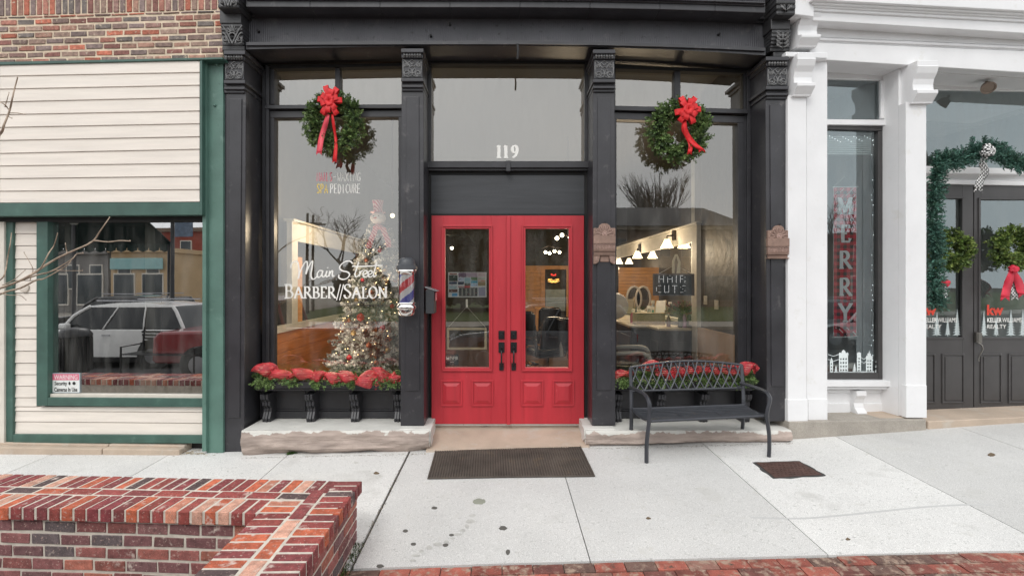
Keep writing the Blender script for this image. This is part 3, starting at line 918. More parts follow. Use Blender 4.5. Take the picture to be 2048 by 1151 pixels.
# green iron column with bolts
mb = MB()
mb.pp(PL, [(414, 118), (446, 117), (446, 905), (413, 905)], .03, -.15)
mb.pp(PL, [(405, 120), (412, 120), (412, 902), (404, 902)], .07, -.15)
mb.pp(PL, [(412.1, 124), (413.9, 124), (412.9, 902), (412.1, 902)], .0, -.15)
col = mb.build('iron_column', M['column'], L, bevel=.003)
mb = MB()
for x, y in ((434, 130), (430, 211)):
    mb.lathe([(0, 0), (.017, 0), (.015, -.012), (.006, -.02), (0, -.021)], PL.P(x, y, .03), 10, axis='y')
mb.build('bolts', M['column'], col, smooth=True)
# lower wall
mb = MB()
ys = [441, 467.5, 491.5, 518, 538, 561, 586, 609, 631, 655, 678, 702, 726, 749, 772, 795, 818]
for (x0, x1) in ((25, 73),):
    rr = [(a, a) for a in ys[:16]]+[(813, 813)]
    lap(mb, PL, x0, x1, rr, -.045, .010)
lap(mb, PL, 25, 405, [(813.2, 813.2), (822, 824), (843, 846), (870, 872)], -.045, .010)
mb.build('lower_siding', M['siding'], L, bevel=.0015)
mb = MB()
mb.pp(PL, q4(11, 25.5, 440, 886, 440, 886), -.012, -.09)
mb.pp(PL, q4(25.6, 405, 868, 885.5, 870, 886), -.005, -.09)
mb.build('lower_trim', M['sage'], L, bevel=.003)
mb = MB(); mb.pp(PL, q4(-160, 8, 433, 888, 433, 888), .01, -.15)
mb.build('corner_board', M['cream'], L, bevel=.003)
mb = MB(); mb.pp(PL, q4(8.1, 10.9, 433, 888, 433, 888), -.05, -.15); mb.build('gap', M['shadowline'], L)
mb = MB()
mb.pp(PL, q4(72.5, 95, 440, 811, 440, 811), .005, -.09); mb.pp(PL, q4(95.1, 405, 794.5, 811, 796.5, 813.5), .005, -.09)
win = mb.build('display_window', M['sage'], L, bevel=.003)
mb = MB()
mb.pp(PL, q4(95.2, 99.5, 441, 794, 441, 794), -.03, -.09)
mb.pp(PL, q4(99.6, 405, 787, 794, 789, 796), -.025, -.09)
mb.pp(PL, q4(99.6, 405, 438, 443, 438, 441), -.03, -.09)
mb.build('window_frame', M['cream'], win, bevel=.002)
mb = MB(); mb.sheet(PL, q4(99.5, 406, 443, 788, 441, 790), -.06); mb.build('window_pane', M['glassleft'], win, normals=False)
# shallow dark display room with a pale post
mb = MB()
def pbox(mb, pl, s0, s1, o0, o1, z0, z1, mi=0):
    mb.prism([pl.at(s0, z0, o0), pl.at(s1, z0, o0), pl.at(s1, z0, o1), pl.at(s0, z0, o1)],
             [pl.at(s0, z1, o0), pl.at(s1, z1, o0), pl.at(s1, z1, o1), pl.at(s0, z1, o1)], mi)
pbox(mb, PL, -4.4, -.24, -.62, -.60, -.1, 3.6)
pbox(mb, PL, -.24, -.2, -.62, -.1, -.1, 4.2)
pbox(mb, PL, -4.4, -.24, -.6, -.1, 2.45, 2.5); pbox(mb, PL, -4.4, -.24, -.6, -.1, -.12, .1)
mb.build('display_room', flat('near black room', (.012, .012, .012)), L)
mb = MB()
pbox(mb, PL, -1.05, -.93, -.30, -.2, .95, 2.45)
mb.build('interior_post', flat('pale interior post', (.42, .38, .30)), L)
mb = MB(); pbox(mb, PL, -1.92, -1.86, -.2, -.1, .1, 2.45)
mb.build('window_reveal', flat('pale reveal', (.40, .38, .34)), L)
# worn concrete sill at the foot
mb = MB()
for s0, s1, zz in ((-4.4, -1.3, 0), (-1.29, -.42, .005)):
    pbox(mb, PL, s0, s1, .02, -.3, -.3, PL.P(200, 887, 0).z+zz)
    pbox(mb, PL, s0, s1, .10, .02, -.3, PL.P(200, 887, 0).z-.02+zz)
mb.build('foot_sill', M['step'], L, bevel=.012, seg=2)
# vent cap and warning sign
mb = MB(); c = PL.P(49.5, 575, -.032)
mb.lathe([(0, 0), (.052, 0), (.052, -.012), (.044, -.016), (0, -.016)], c, 28, axis='y')
o = mb.build('vent_cap', flat('pale vent plastic', (.62, .56, .49)), None, origin=c, smooth=True)
tag(o, 'small round cream vent cap on the narrow siding strip left of the dark window', 'vent cap')

def text2d(s, bold=0, shear=0, spacing=1):
    cu = bpy.data.curves.new('t', 'FONT'); cu.body = s; cu.size = 1; cu.offset = bold; cu.shear = shear
    cu.space_character = spacing; cu.resolution_u = 3
    ob = bpy.data.objects.new('t', cu)
    COL.objects.link(ob)
    dg = bpy.context.evaluated_depsgraph_get()
    me = bpy.data.meshes.new_from_object(ob.evaluated_get(dg))
    vs = [(v.co.x, v.co.y) for v in me.vertices]; fs = [list(p.vertices) for p in me.polygons]
    bpy.data.objects.remove(ob); bpy.data.curves.remove(cu); bpy.data.meshes.remove(me)
    return vs, fs
def ptext(mb, pl, s, x0, y0, x1, y1, o, mi=0, bold=0.0, spacing=1, shear=0):
    vs, fs = text2d(s, bold, shear, spacing)
    ax, bx = min(v[0] for v in vs), max(v[0] for v in vs); ay, by = min(v[1] for v in vs), max(v[1] for v in vs)
    P = [pl.P(x0+(x-ax)/(bx-ax)*(x1-x0), y1-(y-ay)/(by-ay)*(y1-y0), o) for x, y in vs]
    mb.add(P, fs, mi)
S = pl_o = -.052
mb = MB(); mb.pr(PL, 103, 745.5, 160, 785, -.052, -.056)
org = PL.P(131, 785, -.052)
sg = mb.build('warning_sign', flat('sign white', (.74, .76, .74), .4), None, origin=org)
tag(sg, 'small white and pink WARNING Security Cameras In Use sign in window corner', 'sign')
mb = MB(); mb.sheet(PL, [(105, 747), (158, 747), (158, 759.5), (105, 759.5)], -.0505); mb.build('pink_band', flat('sign pink', (.66, .16, .24), .4), sg, normals=False)
mb = MB(); ptext(mb, PL, 'WARNING', 108, 749, 155, 758, -.049, bold=.01); mb.build('lettering', flat('sign white text', (.8, .7, .7)), sg, normals=False)
mb = MB(); ptext(mb, PL, 'Security', 109, 762, 134, 772, -.0495, bold=.02); ptext(mb, PL, 'Cameras In Use', 108.5, 774, 154.5, 782.5, -.0495, bold=.02)
for cx, w in ((139, 4), (148, 6)): mb.add([PL.P(cx+w/2*math.cos(a*.6)*1.1, 766+3.4*math.sin(a*.6), -.0495) for a in range(10)], [list(range(10))])
mb.build('lettering', flat('sign black text', (.02, .02, .02)), sg, normals=False)
mb = MB(); mb.frame(PL, 103, 745.5, 160, 785, 1.1, -.0500, -.0515); mb.build('border', flat('sign edge', (.25, .33, .38)), sg)

# ================================================================ BRICK PLANTER WALL (in front, left)
REDS = [(.19, .034, .030), (.15, .030, .032), (.25, .045, .032), (.36, .085, .04), (.07, .04, .042), (.17, .045, .042), (.125, .03, .032), (.22, .036, .03), (.16, .034, .036), (.20, .04, .036), (.30, .06, .035)]
REDS = [tuple(v*.80+.052 for v in c) for c in REDS]
PWL = thing('brick_planter', 'low red brick planter wall with brick-on-edge cap in front of the cream shop', 'planter', (-1.3, -2.4, -.1))
ct = .30
class Fr:                                       # a frame with an origin, along u, depth n, for the two arms
    def __init__(s, O, u, n): s.O, s.u, s.n = Vector(O), Vector(u).normalized(), Vector(n).normalized()
    def at(s, a, z, o=0): return s.O+s.u*a+s.n*o+Vector((0, 0, z))
ang = rad(2.9)
# back arm: runs left from the corner, front side (towards the camera) has n = -y
FA = Fr((-1.03, -2.675, 0), (-math.cos(ang), math.sin(ang), 0), (-math.sin(ang), -math.cos(ang), 0))
FB = Fr((-1.03, -2.15, 0), (.012, -1, 0), (1, .012, 0))
caps = MB()
CAPS = [(.22, .045, .042), (.19, .045, .045), (.26, .055, .045), (.47, .115, .055), (.42, .10, .05), (.085, .055, .055), (.55, .30, .22), (.21, .04, .045), (.18, .042, .045), (.24, .05, .045), (.50, .20, .13)]
def cap_brick(fr, a0, a1, o0, o1, z1=ct, h=.083):
    c = R.choice(CAPS); q = R.uniform(.85, 1.2); c = tuple(v*q for v in c)
    z1 += R.uniform(-.0025, .0025)
    j = lambda: R.uniform(-.002, .002)
    T = [fr.at(a0+j(), z1+j()*.5, o0+j()), fr.at(a1+j(), z1+j()*.5, o0+j()), fr.at(a1+j(), z1+j()*.5, o1+j()), fr.at(a0+j(), z1+j()*.5, o1+j())]
    caps.prism(T, [p-Vector((0, 0, h)) for p in T], 0, c)
a = .53
while a < 6.5:                                   # front row of the back arm
    cap_brick(FA, a, a+.0705, .0, -.193); a += .0865
a = .30
while a < 6.5:
    cap_brick(FA, a, a+.20, -.211, -.298); a += .216
a = .20
while a < 6.5:
    cap_brick(FA, a, a+.0705, -.316, -.515); a += .0865
a = .0
while a < 2.6:                                   # outer row of the arm that runs to the camera
    cap_brick(FB, a, a+.0705, .0, -.193); a += .0865
a = .15
while a < 2.6:
    cap_brick(FB, a, a+.20, -.211, -.298); a += .216
a = .315
while a < 2.6:
    cap_brick(FB, a, a+.0705, -.316, -.515); a += .0865
caps.build('cap_bricks', M['brick'], PWL, bevel=.005, seg=2)
mb = MB()
def frbox(mb, fr, a0, a1, o0, o1, z0, z1):
    mb.prism([fr.at(a0, z0, o0), fr.at(a1, z0, o0), fr.at(a1, z0, o1), fr.at(a0, z0, o1)],
             [fr.at(a0, z1, o0), fr.at(a1, z1, o0), fr.at(a1, z1, o1), fr.at(a0, z1, o1)])
frbox(mb, FA, .04, 6.5, -.006, -.511, ct-.078, ct-.0035)
frbox(mb, FB, .52, 2.6, -.006, -.511, ct-.079, ct-.004)
frbox(mb, FA, .065, 6.5, -.034, -.49, -.2, ct-.079)
frbox(mb, FB, .03, 2.6, -.034, -.48, -.2, ct-.0795)
mb.build('mortar', M['mortar'], PWL)
mb = MB()
class _S: pass
def arm_face(fr, s0, s1, o):
    p = _S(); p.at = lambda a, z, o_=0: fr.at(a, z, o_)
    brick_face(mb, p, s0, s1, -.195, ct-.088, o, .196, .067, .0150, REDS, dep=.05, rough=.0015)
arm_face(FA, .5, 6.4, -.028); mb.build('face_bricks', M['brick'], PWL, bevel=.0025); mb = MB(); arm_face(FB, .03, 2.6, -.028)
mb.build('face_bricks', M['brick'], PWL, bevel=.0025)
mb = MB(); mb.box(-7, -1.5, -4.6, -2.7, -.3, -.12); tag(mb.build('planter_soil', M['soil']), None, None, kind='structure')
# moss at the foot of the planter
mb = MB()
for i in range(900):
    t = R.random(); y = -2.2-1.0*t; x = -1.045+R.gauss(0, .018)+.02*R.random()
    z = gz(x, y); h = R.uniform(.004, .022); a = R.uniform(0, 6.28); w = .004
    c = R.choice([(.05, .09, .015), (.08, .11, .02), (.035, .05, .015)])
    mb.add([(x-w*math.cos(a), y-w*math.sin(a), z-.003), (x+w*math.cos(a), y+w*math.sin(a), z-.003), (x+R.uniform(-.01, .01), y+R.uniform(-.01, .01), z+h)], [[0, 1, 2]], 0, c)
for (x0, y0) in ((586, 906), (579, 908)):
    p = G(x0, y0)
    for i in range(90):
        a = R.uniform(0, 6.28); q = R.uniform(.01, .035)
        b0 = p+Vector((R.gauss(0, .02), R.gauss(0, .01), 0)); d = Vector((math.cos(a)*q, math.sin(a)*q*.6, q*.8)); s_ = Vector((-d.y, d.x, 0))*.18
        mb.add([b0-s_, b0+s_, b0+d], [[0, 1, 2]], 0, (.07, .15, .03))
tag(mb.build('moss', M['leaf'], normals=False), 'green moss and weeds growing along the brick planter foot', 'moss', None, 'stuff')

# bare young tree whose twigs reach in from the left
def smooth_path(pts, k=4):
    out = []
    n = len(pts)
    for i in range(n-1):
        p0 = Vector(pts[max(0, i-1)]); p1 = Vector(pts[i]); p2 = Vector(pts[i+1]); p3 = Vector(pts[min(n-1, i+2)])
        for j in range(k):
            t = j/k
            out.append(.5*((2*p1)+(-p0+p2)*t+(2*p0-5*p1+4*p2-p3)*t*t+(-p0+3*p1-3*p2+p3)*t**3))
    out.append(Vector(pts[-1]))
    return out
def sp2(pts, k=4): return [(v[0], v[1]) for v in smooth_path([(x, y, 0) for x, y in pts], k)]
TR = thing('bare_tree', 'bare young tree with pale twigs reaching in over the brick planter', 'tree', D(-230, 900, 3.1))
mb = MB()
mb.tube([D(-230, 990, 3.1), D(-232, 800, 3.1), D(-226, 600, 3.12), D(-230, 380, 3.1), D(-215, 150, 3.1)], [.05, .042, .036, .028, .016], 9)
mb.build('trunk', M['twig'], TR, smooth=True)
tw = [([(-228, 690), (-120, 630), (-50, 592), (0, 576), (50, 556), (104, 522), (140, 504), (183, 484), (200, 462), (219, 435)], .010, .0025, 3.05),
      ([(178, 486), (190, 481), (215, 483.5), (240, 481), (260, 482)], .004, .003, 3.06),
      ([(20, 569), (70, 551), (100, 543), (125, 530), (145, 517), (153, 508), (166, 506)], .006, .002, 3.1),
      ([(-228, 700), (-100, 640), (0, 588), (40, 576), (72, 560), (90, 556), (133, 531), (143, 519)], .008, .0022, 3.14),
      ([(60, 551), (80, 538), (97, 507), (108, 490), (115, 467)], .005, .002, 3.02),
      ([(-40, 592), (0, 560), (10, 545), (16, 510), (20, 490), (23, 467)], .005, .0022, 3.18),
      ([(135, 507), (132, 496), (131, 487)], .003, .002, 3.05), ([(88, 548), (112, 540), (130, 541), (165, 541)], .003, .0015, 3.1),
      ([(-226, 420), (-120, 340), (-40, 300), (0, 268), (8, 250), (19, 222), (24, 200), (29, 178), (35, 156)], .010, .003, 3.1),
      ([(19, 222), (12, 212), (4, 206), (-10, 198)], .004, .002, 3.1), ([(10, 214), (14, 200), (18, 186)], .003, .0015, 3.1),
      ([(20, 226), (35, 226), (50, 229)], .0028, .002, 3.1), ([(14, 232), (24, 237)], .002, .0015, 3.1), ([(2, 262), (0, 272), (-6, 290)], .004, .002, 3.1),
      ([(0, 586), (20, 590), (40, 590), (52, 600)], .003, .0012, 3.1), ([(5, 570), (28, 559), (50, 540)], .003, .0015, 3.0),
      ([(60, 560), (66, 540), (60, 525), (48, 505)], .0028, .0015, 3.1)]
for pts, r0, r1, d in tw:
    sp = sp2(pts)
    P3 = [D(x, y, d+.02*math.sin(i*.7)) for i, (x, y) in enumerate(sp)]
    n = len(P3)
    m1 = MB(); m1.tube(P3, [r0+(r1-r0)*i/(n-1) for i in range(n)], 6)
    x, y = sp[-1]; m1.lathe([(0, -.004), (r1*1.5, 0), (r1*1.3, .004), (0, .008)], P3[-1], 6)
    m1.build('branch', M['twig'], TR, smooth=True)

# ================================================================ WHITE SHOP ON THE RIGHT
WW = PW.at(1.2, 0, -.1)
Wb = thing('white_shopfront', 'white painted shopfront with tall narrow window and charcoal double doors', 'building', WW)
WT = M['white']
def wpart(name, items, mat=WT, parent=None, bev=.004):
    mb = MB()
    for pts, o1, o2 in items: mb.pp(PW, pts, o1, o2)
    return mb.build(name, mat, parent or Wb, bevel=bev)
# corner pilaster
wpart('pilaster', [(q4(1576, 1613, 190, 842, 190, 842), .035, -.3), (q4(1613.2, 1655, 118, 843, 122, 843), .0, -.42)])
wpart('pilaster_plinth', [(q4(1576, 1616, 798, 843.5, 798, 843.5), .045, -.02), (q4(1617, 1655.5, 797, 843.5, 797, 843.5), .010, -.02)])
def wcap(x0, x1, y0, h, parent=None, big=.11, top=.04):
    mb = MB()
    prof = [(0, .085), (.14, .085), (.15, .095), (.30, .075), (.42, .045), (.55, .035), (.68, .04), (.72, .085), (.80, .085), (.97, .03), (1, .03)]
    # side profile swept across the pilaster
    A, Bq = [], []
    for t, o in prof:
        A.append(PW.P(x0, y0+h*t, 0).copy()); Bq.append(PW.P(x1, y0+h*t, 0).copy())
    A = [a_+PW.n*(o*1.1+top) for a_, (t, o) in zip(A, prof)]; Bq = [b_+PW.n*(o*1.1+top) for b_, (t, o) in zip(Bq, prof)]
    A += [PW.P(x0, y0+h, 0)-PW.n*.1, PW.P(x0, y0, 0)-PW.n*.1]; Bq += [PW.P(x1, y0+h, 0)-PW.n*.1, PW.P(x1, y0, 0)-PW.n*.1]
    mb.prism(A, Bq)
    return mb.build('capital', WT, Wb, bevel=.004)
wcap(1577, 1613, 117, 80)
wcap(1581, 1619, 33, 70, top=.07)
mb = MB(); mb.pp(PW, q4(1572, 1655, 103.2, 113, 105, 117), .085, -.2); mb.build('capital_block', WT, Wb, bevel=.008, seg=2); mb = MB(); mb.pp(PW, q4(1590, 1628, -40, 29, -36, 34), .20, -.1)
mb.build('capital_block', WT, Wb, bevel=.008, seg=2)
# entablature bands (from the soffit up)
wpart('entablature', [
    (q4(1619, 2300, 84, 118, 112.5, 161), .03, -.1), (q4(1619, 2300, 80, 83.8, 109, 112.4), .02, -.1),
    (q4(1619, 2300, 74, 79.8, 103, 108.8), .035, -.1), (q4(1619, 2300, 46, 74, 80, 103), .015, -.1),
    (q4(1626, 2300, 22, 41, 58, 82), .16, -.1), (q4(1626, 2300, 14, 21.6, 50, 57.5), .18, -.1), (q4(1626, 2300, 8, 13.6, 44, 49.5), .20, -.1),
    (q4(1626, 2300, 0, 7.6, 36, 43.5), .225, -.1), (q4(1626, 2300, -50, -.4, -10, 35.5), .26, -.1)], bev=.006)
# soffit boards over the recess
mb = MB()
def WX(px, o): return PW.P(px, 400, o)
zs0 = PW.P(1655, 119.0, .03).z; 
pbox(mb, PW, .20, 4.4, -.1, -1.6, zs0-.001, zs0+.05)
mb.build('soffit', WT, Wb)
# narrow bay
IO = -.30
wpart('window_surround', [
    (q4(1640, 1790, 140, 157, 145, 161), IO+.04, IO-.1),
    (q4(1762, 1790, 160, 238, 160, 238), IO+.03, IO-.1), (q4(1640, 1782, 238.2, 249, 239.5, 250.5), IO+.07, IO-.1),
    (q4(1774, 1790, 250.6, 762, 250.6, 762), IO+.03, IO-.1),
    (q4(1640, 1655, 119, 840, 119, 840), IO+.03, IO-.1)])
mb = MB()
mb.pp(PW, q4(1762.2, 1769, 161, 237, 161, 237), IO+.055, IO+.031); mb.pp(PW, q4(1776, 1781, 252, 760, 252, 760), IO+.05, IO+.031)
mb.build('window_beads', WT, Wb, bevel=.003)
wf = wpart('tall_window', [(q4(1655, 1774, 249.6, 258, 252, 262), IO+.035, IO-.06), (q4(1757, 1774, 262.1, 760, 262.1, 760), IO+.035, IO-.06),
                           (q4(1655, 1756.9, 745, 761, 745, 761), IO+.035, IO-.06)], M['charcoal'], bev=.003)
mb = MB(); mb.sheet(PW, q4(1652, 1758, 256, 746, 260, 746), IO); mb.build('window_pane', M['glasswhite'], wf, normals=False)
mb = MB(); mb.sheet(PW, q4(1652, 1763, 156, 239, 160, 239), IO); mb.build('transom_pane', M['glasswhite'], wf, normals=False)
wpart('sill', [(q4(1650, 1790, 761.4, 773, 761.4, 773), IO+.13, IO-.1), (q4(1650, 1788, 773.2, 778, 773.2, 778), IO+.10, IO-.1)])
wpart('bulkhead', [(q4(1650, 1800, 778.2, 832, 778.2, 832), IO+.01, IO-.1), (q4(1650, 1700, 806, 830, 806, 830), IO+.03, IO+.005), (q4(1718, 1775, 806, 829, 806, 829), IO+.03, IO+.005),
                   (q4(1650, 1700, 778.4, 785, 778.4, 785), IO+.03, IO+.005), (q4(1718, 1775, 778.4, 785, 778.4, 785), IO+.03, IO+.005)])
for bx in (1709, 1770):
    prof = [(.0, 778), (.10, 778), (.10, 787), (.07, 795), (.055, 803), (.07, 812), (.11, 820), (.11, 828), (.0, 828)]
    A = [PW.P(bx-9.5, yy, IO)+PW.n*o for o, yy in prof]; Bq = [PW.P(bx+9.5, yy, IO)+PW.n*o for o, yy in prof]
    mb = MB(); mb.prism(A, Bq); mb.build('sill_bracket', WT, Wb, bevel=.003)
# pillar between window and doors
wpart('pillar', [(q4(1812, 1853, 204, 834, 206, 834), .03, -.06)])
mb = MB()
sa, sb = (PW.P(1812, 400, .03)-PW.O).dot(PW.u), (PW.P(1853, 400, .03)-PW.O).dot(PW.u)
pbox(mb, PW, sa+.004, sb-.002, -.061, -1.3, .02, zs0-.002)
mb.build('pillar_return', WT, Wb, bevel=.003)
wpart('pillar_plinth', [(q4(1813, 1854, 770, 835, 770, 835), .042, -.02)])
wcap(1812, 1853, 131, 80)
# concrete base block and door sill
mb = MB()
mb.pp(PW, [(1578, 843), (1853, 838), (1853, 862), (1578, 880)], .07, -.6)
mb.build('base_block', M['block'], Wb, bevel=.01, seg=2)
zt = PW.P(1853, 838, .07).z
mb = MB(); pbox(mb, PW, sb-.0, 5.0, .05, -2.2, -.2, zt-.03); mb.build('door_sill', M['step'], Wb, bevel=.008)
mb = MB(); pbox(mb, PW, .35, sb-.001, -.0, -.5, zt-.2, zt+.012); mb.build('window_base', M['step'], Wb, bevel=.008)
# doors deep in the recess
DO = -.42
wdt = wpart('door_surround', [(q4(1800, 2300, 330, 345, 345, 352), DO+.06, DO-.08), (q4(1800, 2300, 345.2, 357, 352.2, 366), DO+.0, DO-.08),
                              (q4(1800, 2300, 357.2, 366, 366.4, 376), DO+.045, DO-.08), (q4(1800, 2300, 150, 178, 160, 186), DO+.02, DO-.08)])
mb = MB(); mb.sheet(PW, q4(1840, 2300, 176, 333, 184, 345), DO-.02); mb.build('transom_pane', M['glasswhite'], wdt, normals=False)
def cdoor(x0, x1, gx0, gx1, pans, ytop, ybot, handle=None):
    mb = MB(); o = DO+.02
    mb.pp(PW, q4(x0, gx0, ytop, ybot, ytop, ybot), o, o-.05); mb.pp(PW, q4(gx1, x1, ytop, ybot, ytop, ybot), o, o-.05)
    mb.pp(PW, q4(gx0, gx1, ytop, ytop+28, ytop, ytop+28), o, o-.05); mb.pp(PW, q4(gx0, gx1, 674, ybot, 674, ybot), o, o-.05)
    d = mb.build('door', M['charcoal'], Wb, bevel=.002)
    mb = MB(); mb.sheet(PW, q4(gx0-1, gx1+1, ytop+27, 675, ytop+27, 675), o-.03); mb.build('door_pane', M['glasswhite'], d, normals=False)
    mb = MB(); mb.frame(PW, gx0-4, ytop+24, gx1+4, 678, 4, o+.012, o-.012); mb.build('glass_moulding', M['charcoal'], d, bevel=.003)
    for a, b in pans:
        mb = MB(); mb.frame(PW, a, 707, b, 806, 3, o+.012, o-.002)
        mb.pp(PW, q4(a+6, b-6, 713, 800, 713, 800), o+.008, o-.002)
        mb.build('door_panel', M['charcoal'], d, bevel=.003)
    return d, o
cl, o_ = cdoor(1820, 1946.5, 1842, 1925, ((1846, 1872), (1885, 1930)), 369, 832)
cr, o_ = cdoor(1948.5, 2092, 1962, 2076, ((1962, 2005), (2018, 2062)), 371, 829)
mb = MB(); mb.pp(PW, q4(1953.5, 1964.5, 664, 684, 665, 686), o_+.03, o_); mb.pp(PW, q4(1957, 1964, 666, 683, 666, 683), o_+.036, o_+.0305)
mb.tube([PW.P(x, y, o_+z) for x, y, z in ((1957, 685, .03), (1964, 690, .055), (1966, 698, .06), (1960, 709, .05), (1957, 718, .04), (1958, 722, .05))], [.007, .009, .009, .007, .006, .005], 8)
mb.build('door_handle', flat('pewter', (.22, .21, .19), .35, metal=.8), cr, smooth=True)
mb = MB(); mb.pp(PW, q4(1815, 2300, 829, 836, 824, 832), DO+.0, DO-.1); mb.build('door_threshold', M['dark'], Wb)
# pale room behind
mb = MB()
pbox(mb, PW, .36, .40, -.45, -2.6, .1, 4.0); pbox(mb, PW, .36, 5.0, -2.6, -2.65, .1, 4.4)
pbox(mb, PW, 4.95, 5.0, -.30, -2.65, .1, 4.6); pbox(mb, PW, .36, 5.0, -.36, -.40, 4.25, 4.9)
mb.build('room_walls', flat('pale grey plaster', (.32, .33, .32)), Wb)
mb = MB(); pbox(mb, PW, .36, 5.0, -.45, -2.6, .02, .14); mb.build('floor', M['floor'], Wb)
mb = MB(); pbox(mb, PW, .36, 5.0, -.35, -2.6, 4.3, 4.4); mb.build('ceiling', flat('ceiling white', (.5, .5, .5)), Wb)
mb = MB(); pbox(mb, PW, -.1, 5.0, -.5, -.8, 4.8, 8.0); mb.build('upper_wall', WT, Wb)
mb = MB()
for k in range(9):
    y = 272+k*4.2; mb.pp(PW, q4(1655, 1758, y, y+3.2, y+1, y+4.2), IO-.07-.002*(k % 2), IO-.085)
mb.build('window_blind', flat('white blind', (.66, .68, .67)), Wb)
# ================================================================ THINGS ON AND IN FRONT OF THE SHOPS
def rnd_unit():
    while 1:
        v = Vector((R.uniform(-1, 1), R.uniform(-1, 1), R.uniform(-1, 1)))
        if .05 < v.length < 1: return v.normalized()
def sprig(mb, p, d, L, nb, bl, bw, cols, spread=.9, mi=0):
    d = d.normalized(); s = d.cross(Vector((.3, .5, .8))).normalized(); t = d.cross(s)
    base = R.choice(cols)
    q0 = R.uniform(.7, 1.3)
    for i in range(nb):
        f = (i+R.random())/nb
        a = R.uniform(0, 2*PI)
        side = s*math.cos(a)+t*math.sin(a)
        b = p+d*(L*f)
        dr = (d*(1-spread*(1-f)*.6)+side*spread).normalized()
        w = dr.cross(rnd_unit()).normalized()*bw
        l = bl*R.uniform(.7, 1.15)*(1-.3*f)
        q = q0*R.uniform(.75, 1.25)
        c = tuple(x*q for x in base)
        mid = b+dr*l*.5
        mb.add([b-w*.3, mid-w, b+dr*l, mid+w], [[0, 1, 2, 3]], mi, c)
PINE = [(.11, .18, .050), (.075, .135, .036), (.18, .26, .085), (.13, .21, .06), (.05, .09, .028)]
PINE2 = [(.045, .13, .095), (.03, .085, .065), (.08, .19, .145), (.045, .115, .075)]
PINE3 = [(.15, .22, .045), (.09, .15, .03), (.22, .28, .07), (.06, .10, .025)]
def wreath(label, c, Rr, r, n, cols, group=None, bl=.035, tilt=0):
    T = thing('wreath', label, 'wreath', c, group=group)
    c = Vector(c)
    mb = MB()
    mb.tube([c+Vector((Rr*math.cos(a*PI/12), 0, Rr*math.sin(a*PI/12))) for a in range(24)], r*.35, 7, closed=True)
    mb.build('wire_core', flat('dark green core', (.018, .03, .012), .9), T)
    mb = MB()
    for i in range(n):
        a = R.uniform(0, 2*PI); b = R.uniform(0, 2*PI)
        rad_ = Vector((math.cos(a), 0, math.sin(a)))
        out = (rad_*math.cos(b)+Vector((0, -1, 0))*abs(math.sin(b))*(1 if R.random() < .85 else -1))
        p = c+rad_*Rr+out*r*R.uniform(.25, .70)
        tang = Vector((-math.sin(a), 0, math.cos(a)))
        d = (out+tang*.55+rnd_unit()*.35)
        sprig(mb, p, d, r*.55*R.uniform(.7, 1.2), 16, bl, bl*.19, cols)
    mb.build('needles', M['leaf'], T, normals=False)
    return T
def bow(T, c, w, h, n=16, col=None, mat=None):
    mat = mat or M['bowred']
    mb = MB()
    c = Vector(c)
    for i in range(n):
        ring = i % 3
        a = 2*PI*i/n+R.uniform(-.2, .2)
        if ring == 0: el, L = .25, 1.0
        elif ring == 1: el, L = .6, .85
        else: el, L = 1.05, .7
        d = Vector((math.cos(a)*math.cos(el)*w/2, -math.sin(el)*.09, math.sin(a)*math.cos(el)*h/2))*L
        s = Vector((-math.sin(a), 0, math.cos(a)))*.030
        upv = d.cross(s).normalized()*.03
        def f(u, v, d=d, s=s, upv=upv):
            t = u*2*PI
            q = (1-math.cos(t))/2
            return c+d*q*1.05+upv*math.sin(t)*1.0+s*(v-.5)*2*(.25+.75*math.sin(PI*u)**.6)
        mb.grid(f, 14, 3)
    o = mb.build('bow', mat, T, smooth=True, normals=False)
    return o
def tail(T, pl, pts, w, o0, o1, mat=None, twist=0, name='ribbon_tail'):
    mat = mat or M['bowred']
    sp = sp2(pts, 5)
    n = len(sp)
    mb = MB()
    for side in (0,):
        A, Bq = [], []
        for i, (x, y) in enumerate(sp):
            t = i/(n-1)
            ww = w*(.55+.45*min(1, t*3))*(1-.35*twist*math.sin(PI*t)**2)
            o = o0+(o1-o0)*t+.012*math.sin(t*9)
            A.append(pl.P(x-ww/2, y, o)); Bq.append(pl.P(x+ww/2, y, o+.014*math.sin(t*7+1)))
        b = len(A)
        mb.add(A+Bq, [[i, i+1, b+i+1, b+i] for i in range(b-1)])
        # swallow tail
        x, y = sp[-1]
        mb.add([A[-1], Bq[-1], pl.P(x+w*.5, y+w*.45, o1), (A[-1]+Bq[-1])/2, pl.P(x-w*.5, y+w*.45, o1)], [[0, 3, 4], [3, 1, 2]])
    ob = mb.build(name, mat, T, smooth=True, normals=False)
    sm = ob.modifiers.new('thick', 'SOLIDIFY'); sm.thickness = .0015
    return ob
c1 = PB.P(669, 247, .17)
w1 = wreath('round green wreath with red bow hanging above the pink NAILS lettering on glass', c1, .243, .118, 700, PINE, 'wreaths with big red bows')
bow(w1, PB.P(661, 204, .30), .27, .36, 18)
tail(w1, PB, [(656, 228), (651, 248), (643, 275), (638, 305)], 11, .30, .30, flat('faded ribbon', (.70, .07, .10), .5))
tail(w1, PB, [(664, 228), (668, 255), (672, 285), (669, 322)], 8, .31, .28, twist=1)
tail(w1, PB, [(670, 300), (672, 315), (673, 326)], 8, .19, .19, flat('dark underside ribbon', (.12, .03, .03), .6))
c2 = PB.P(1357, 262, .17)
w2 = wreath('round green wreath with red bow hanging in the window above the metal bench', c2, .252, .122, 720, PINE, 'wreaths with big red bows')
bow(w2, PB.P(1374, 221, .31), .29, .33, 18)
tail(w2, PB, [(1369, 240), (1370, 262), (1386, 285), (1404, 300)], 13, .31, .30)
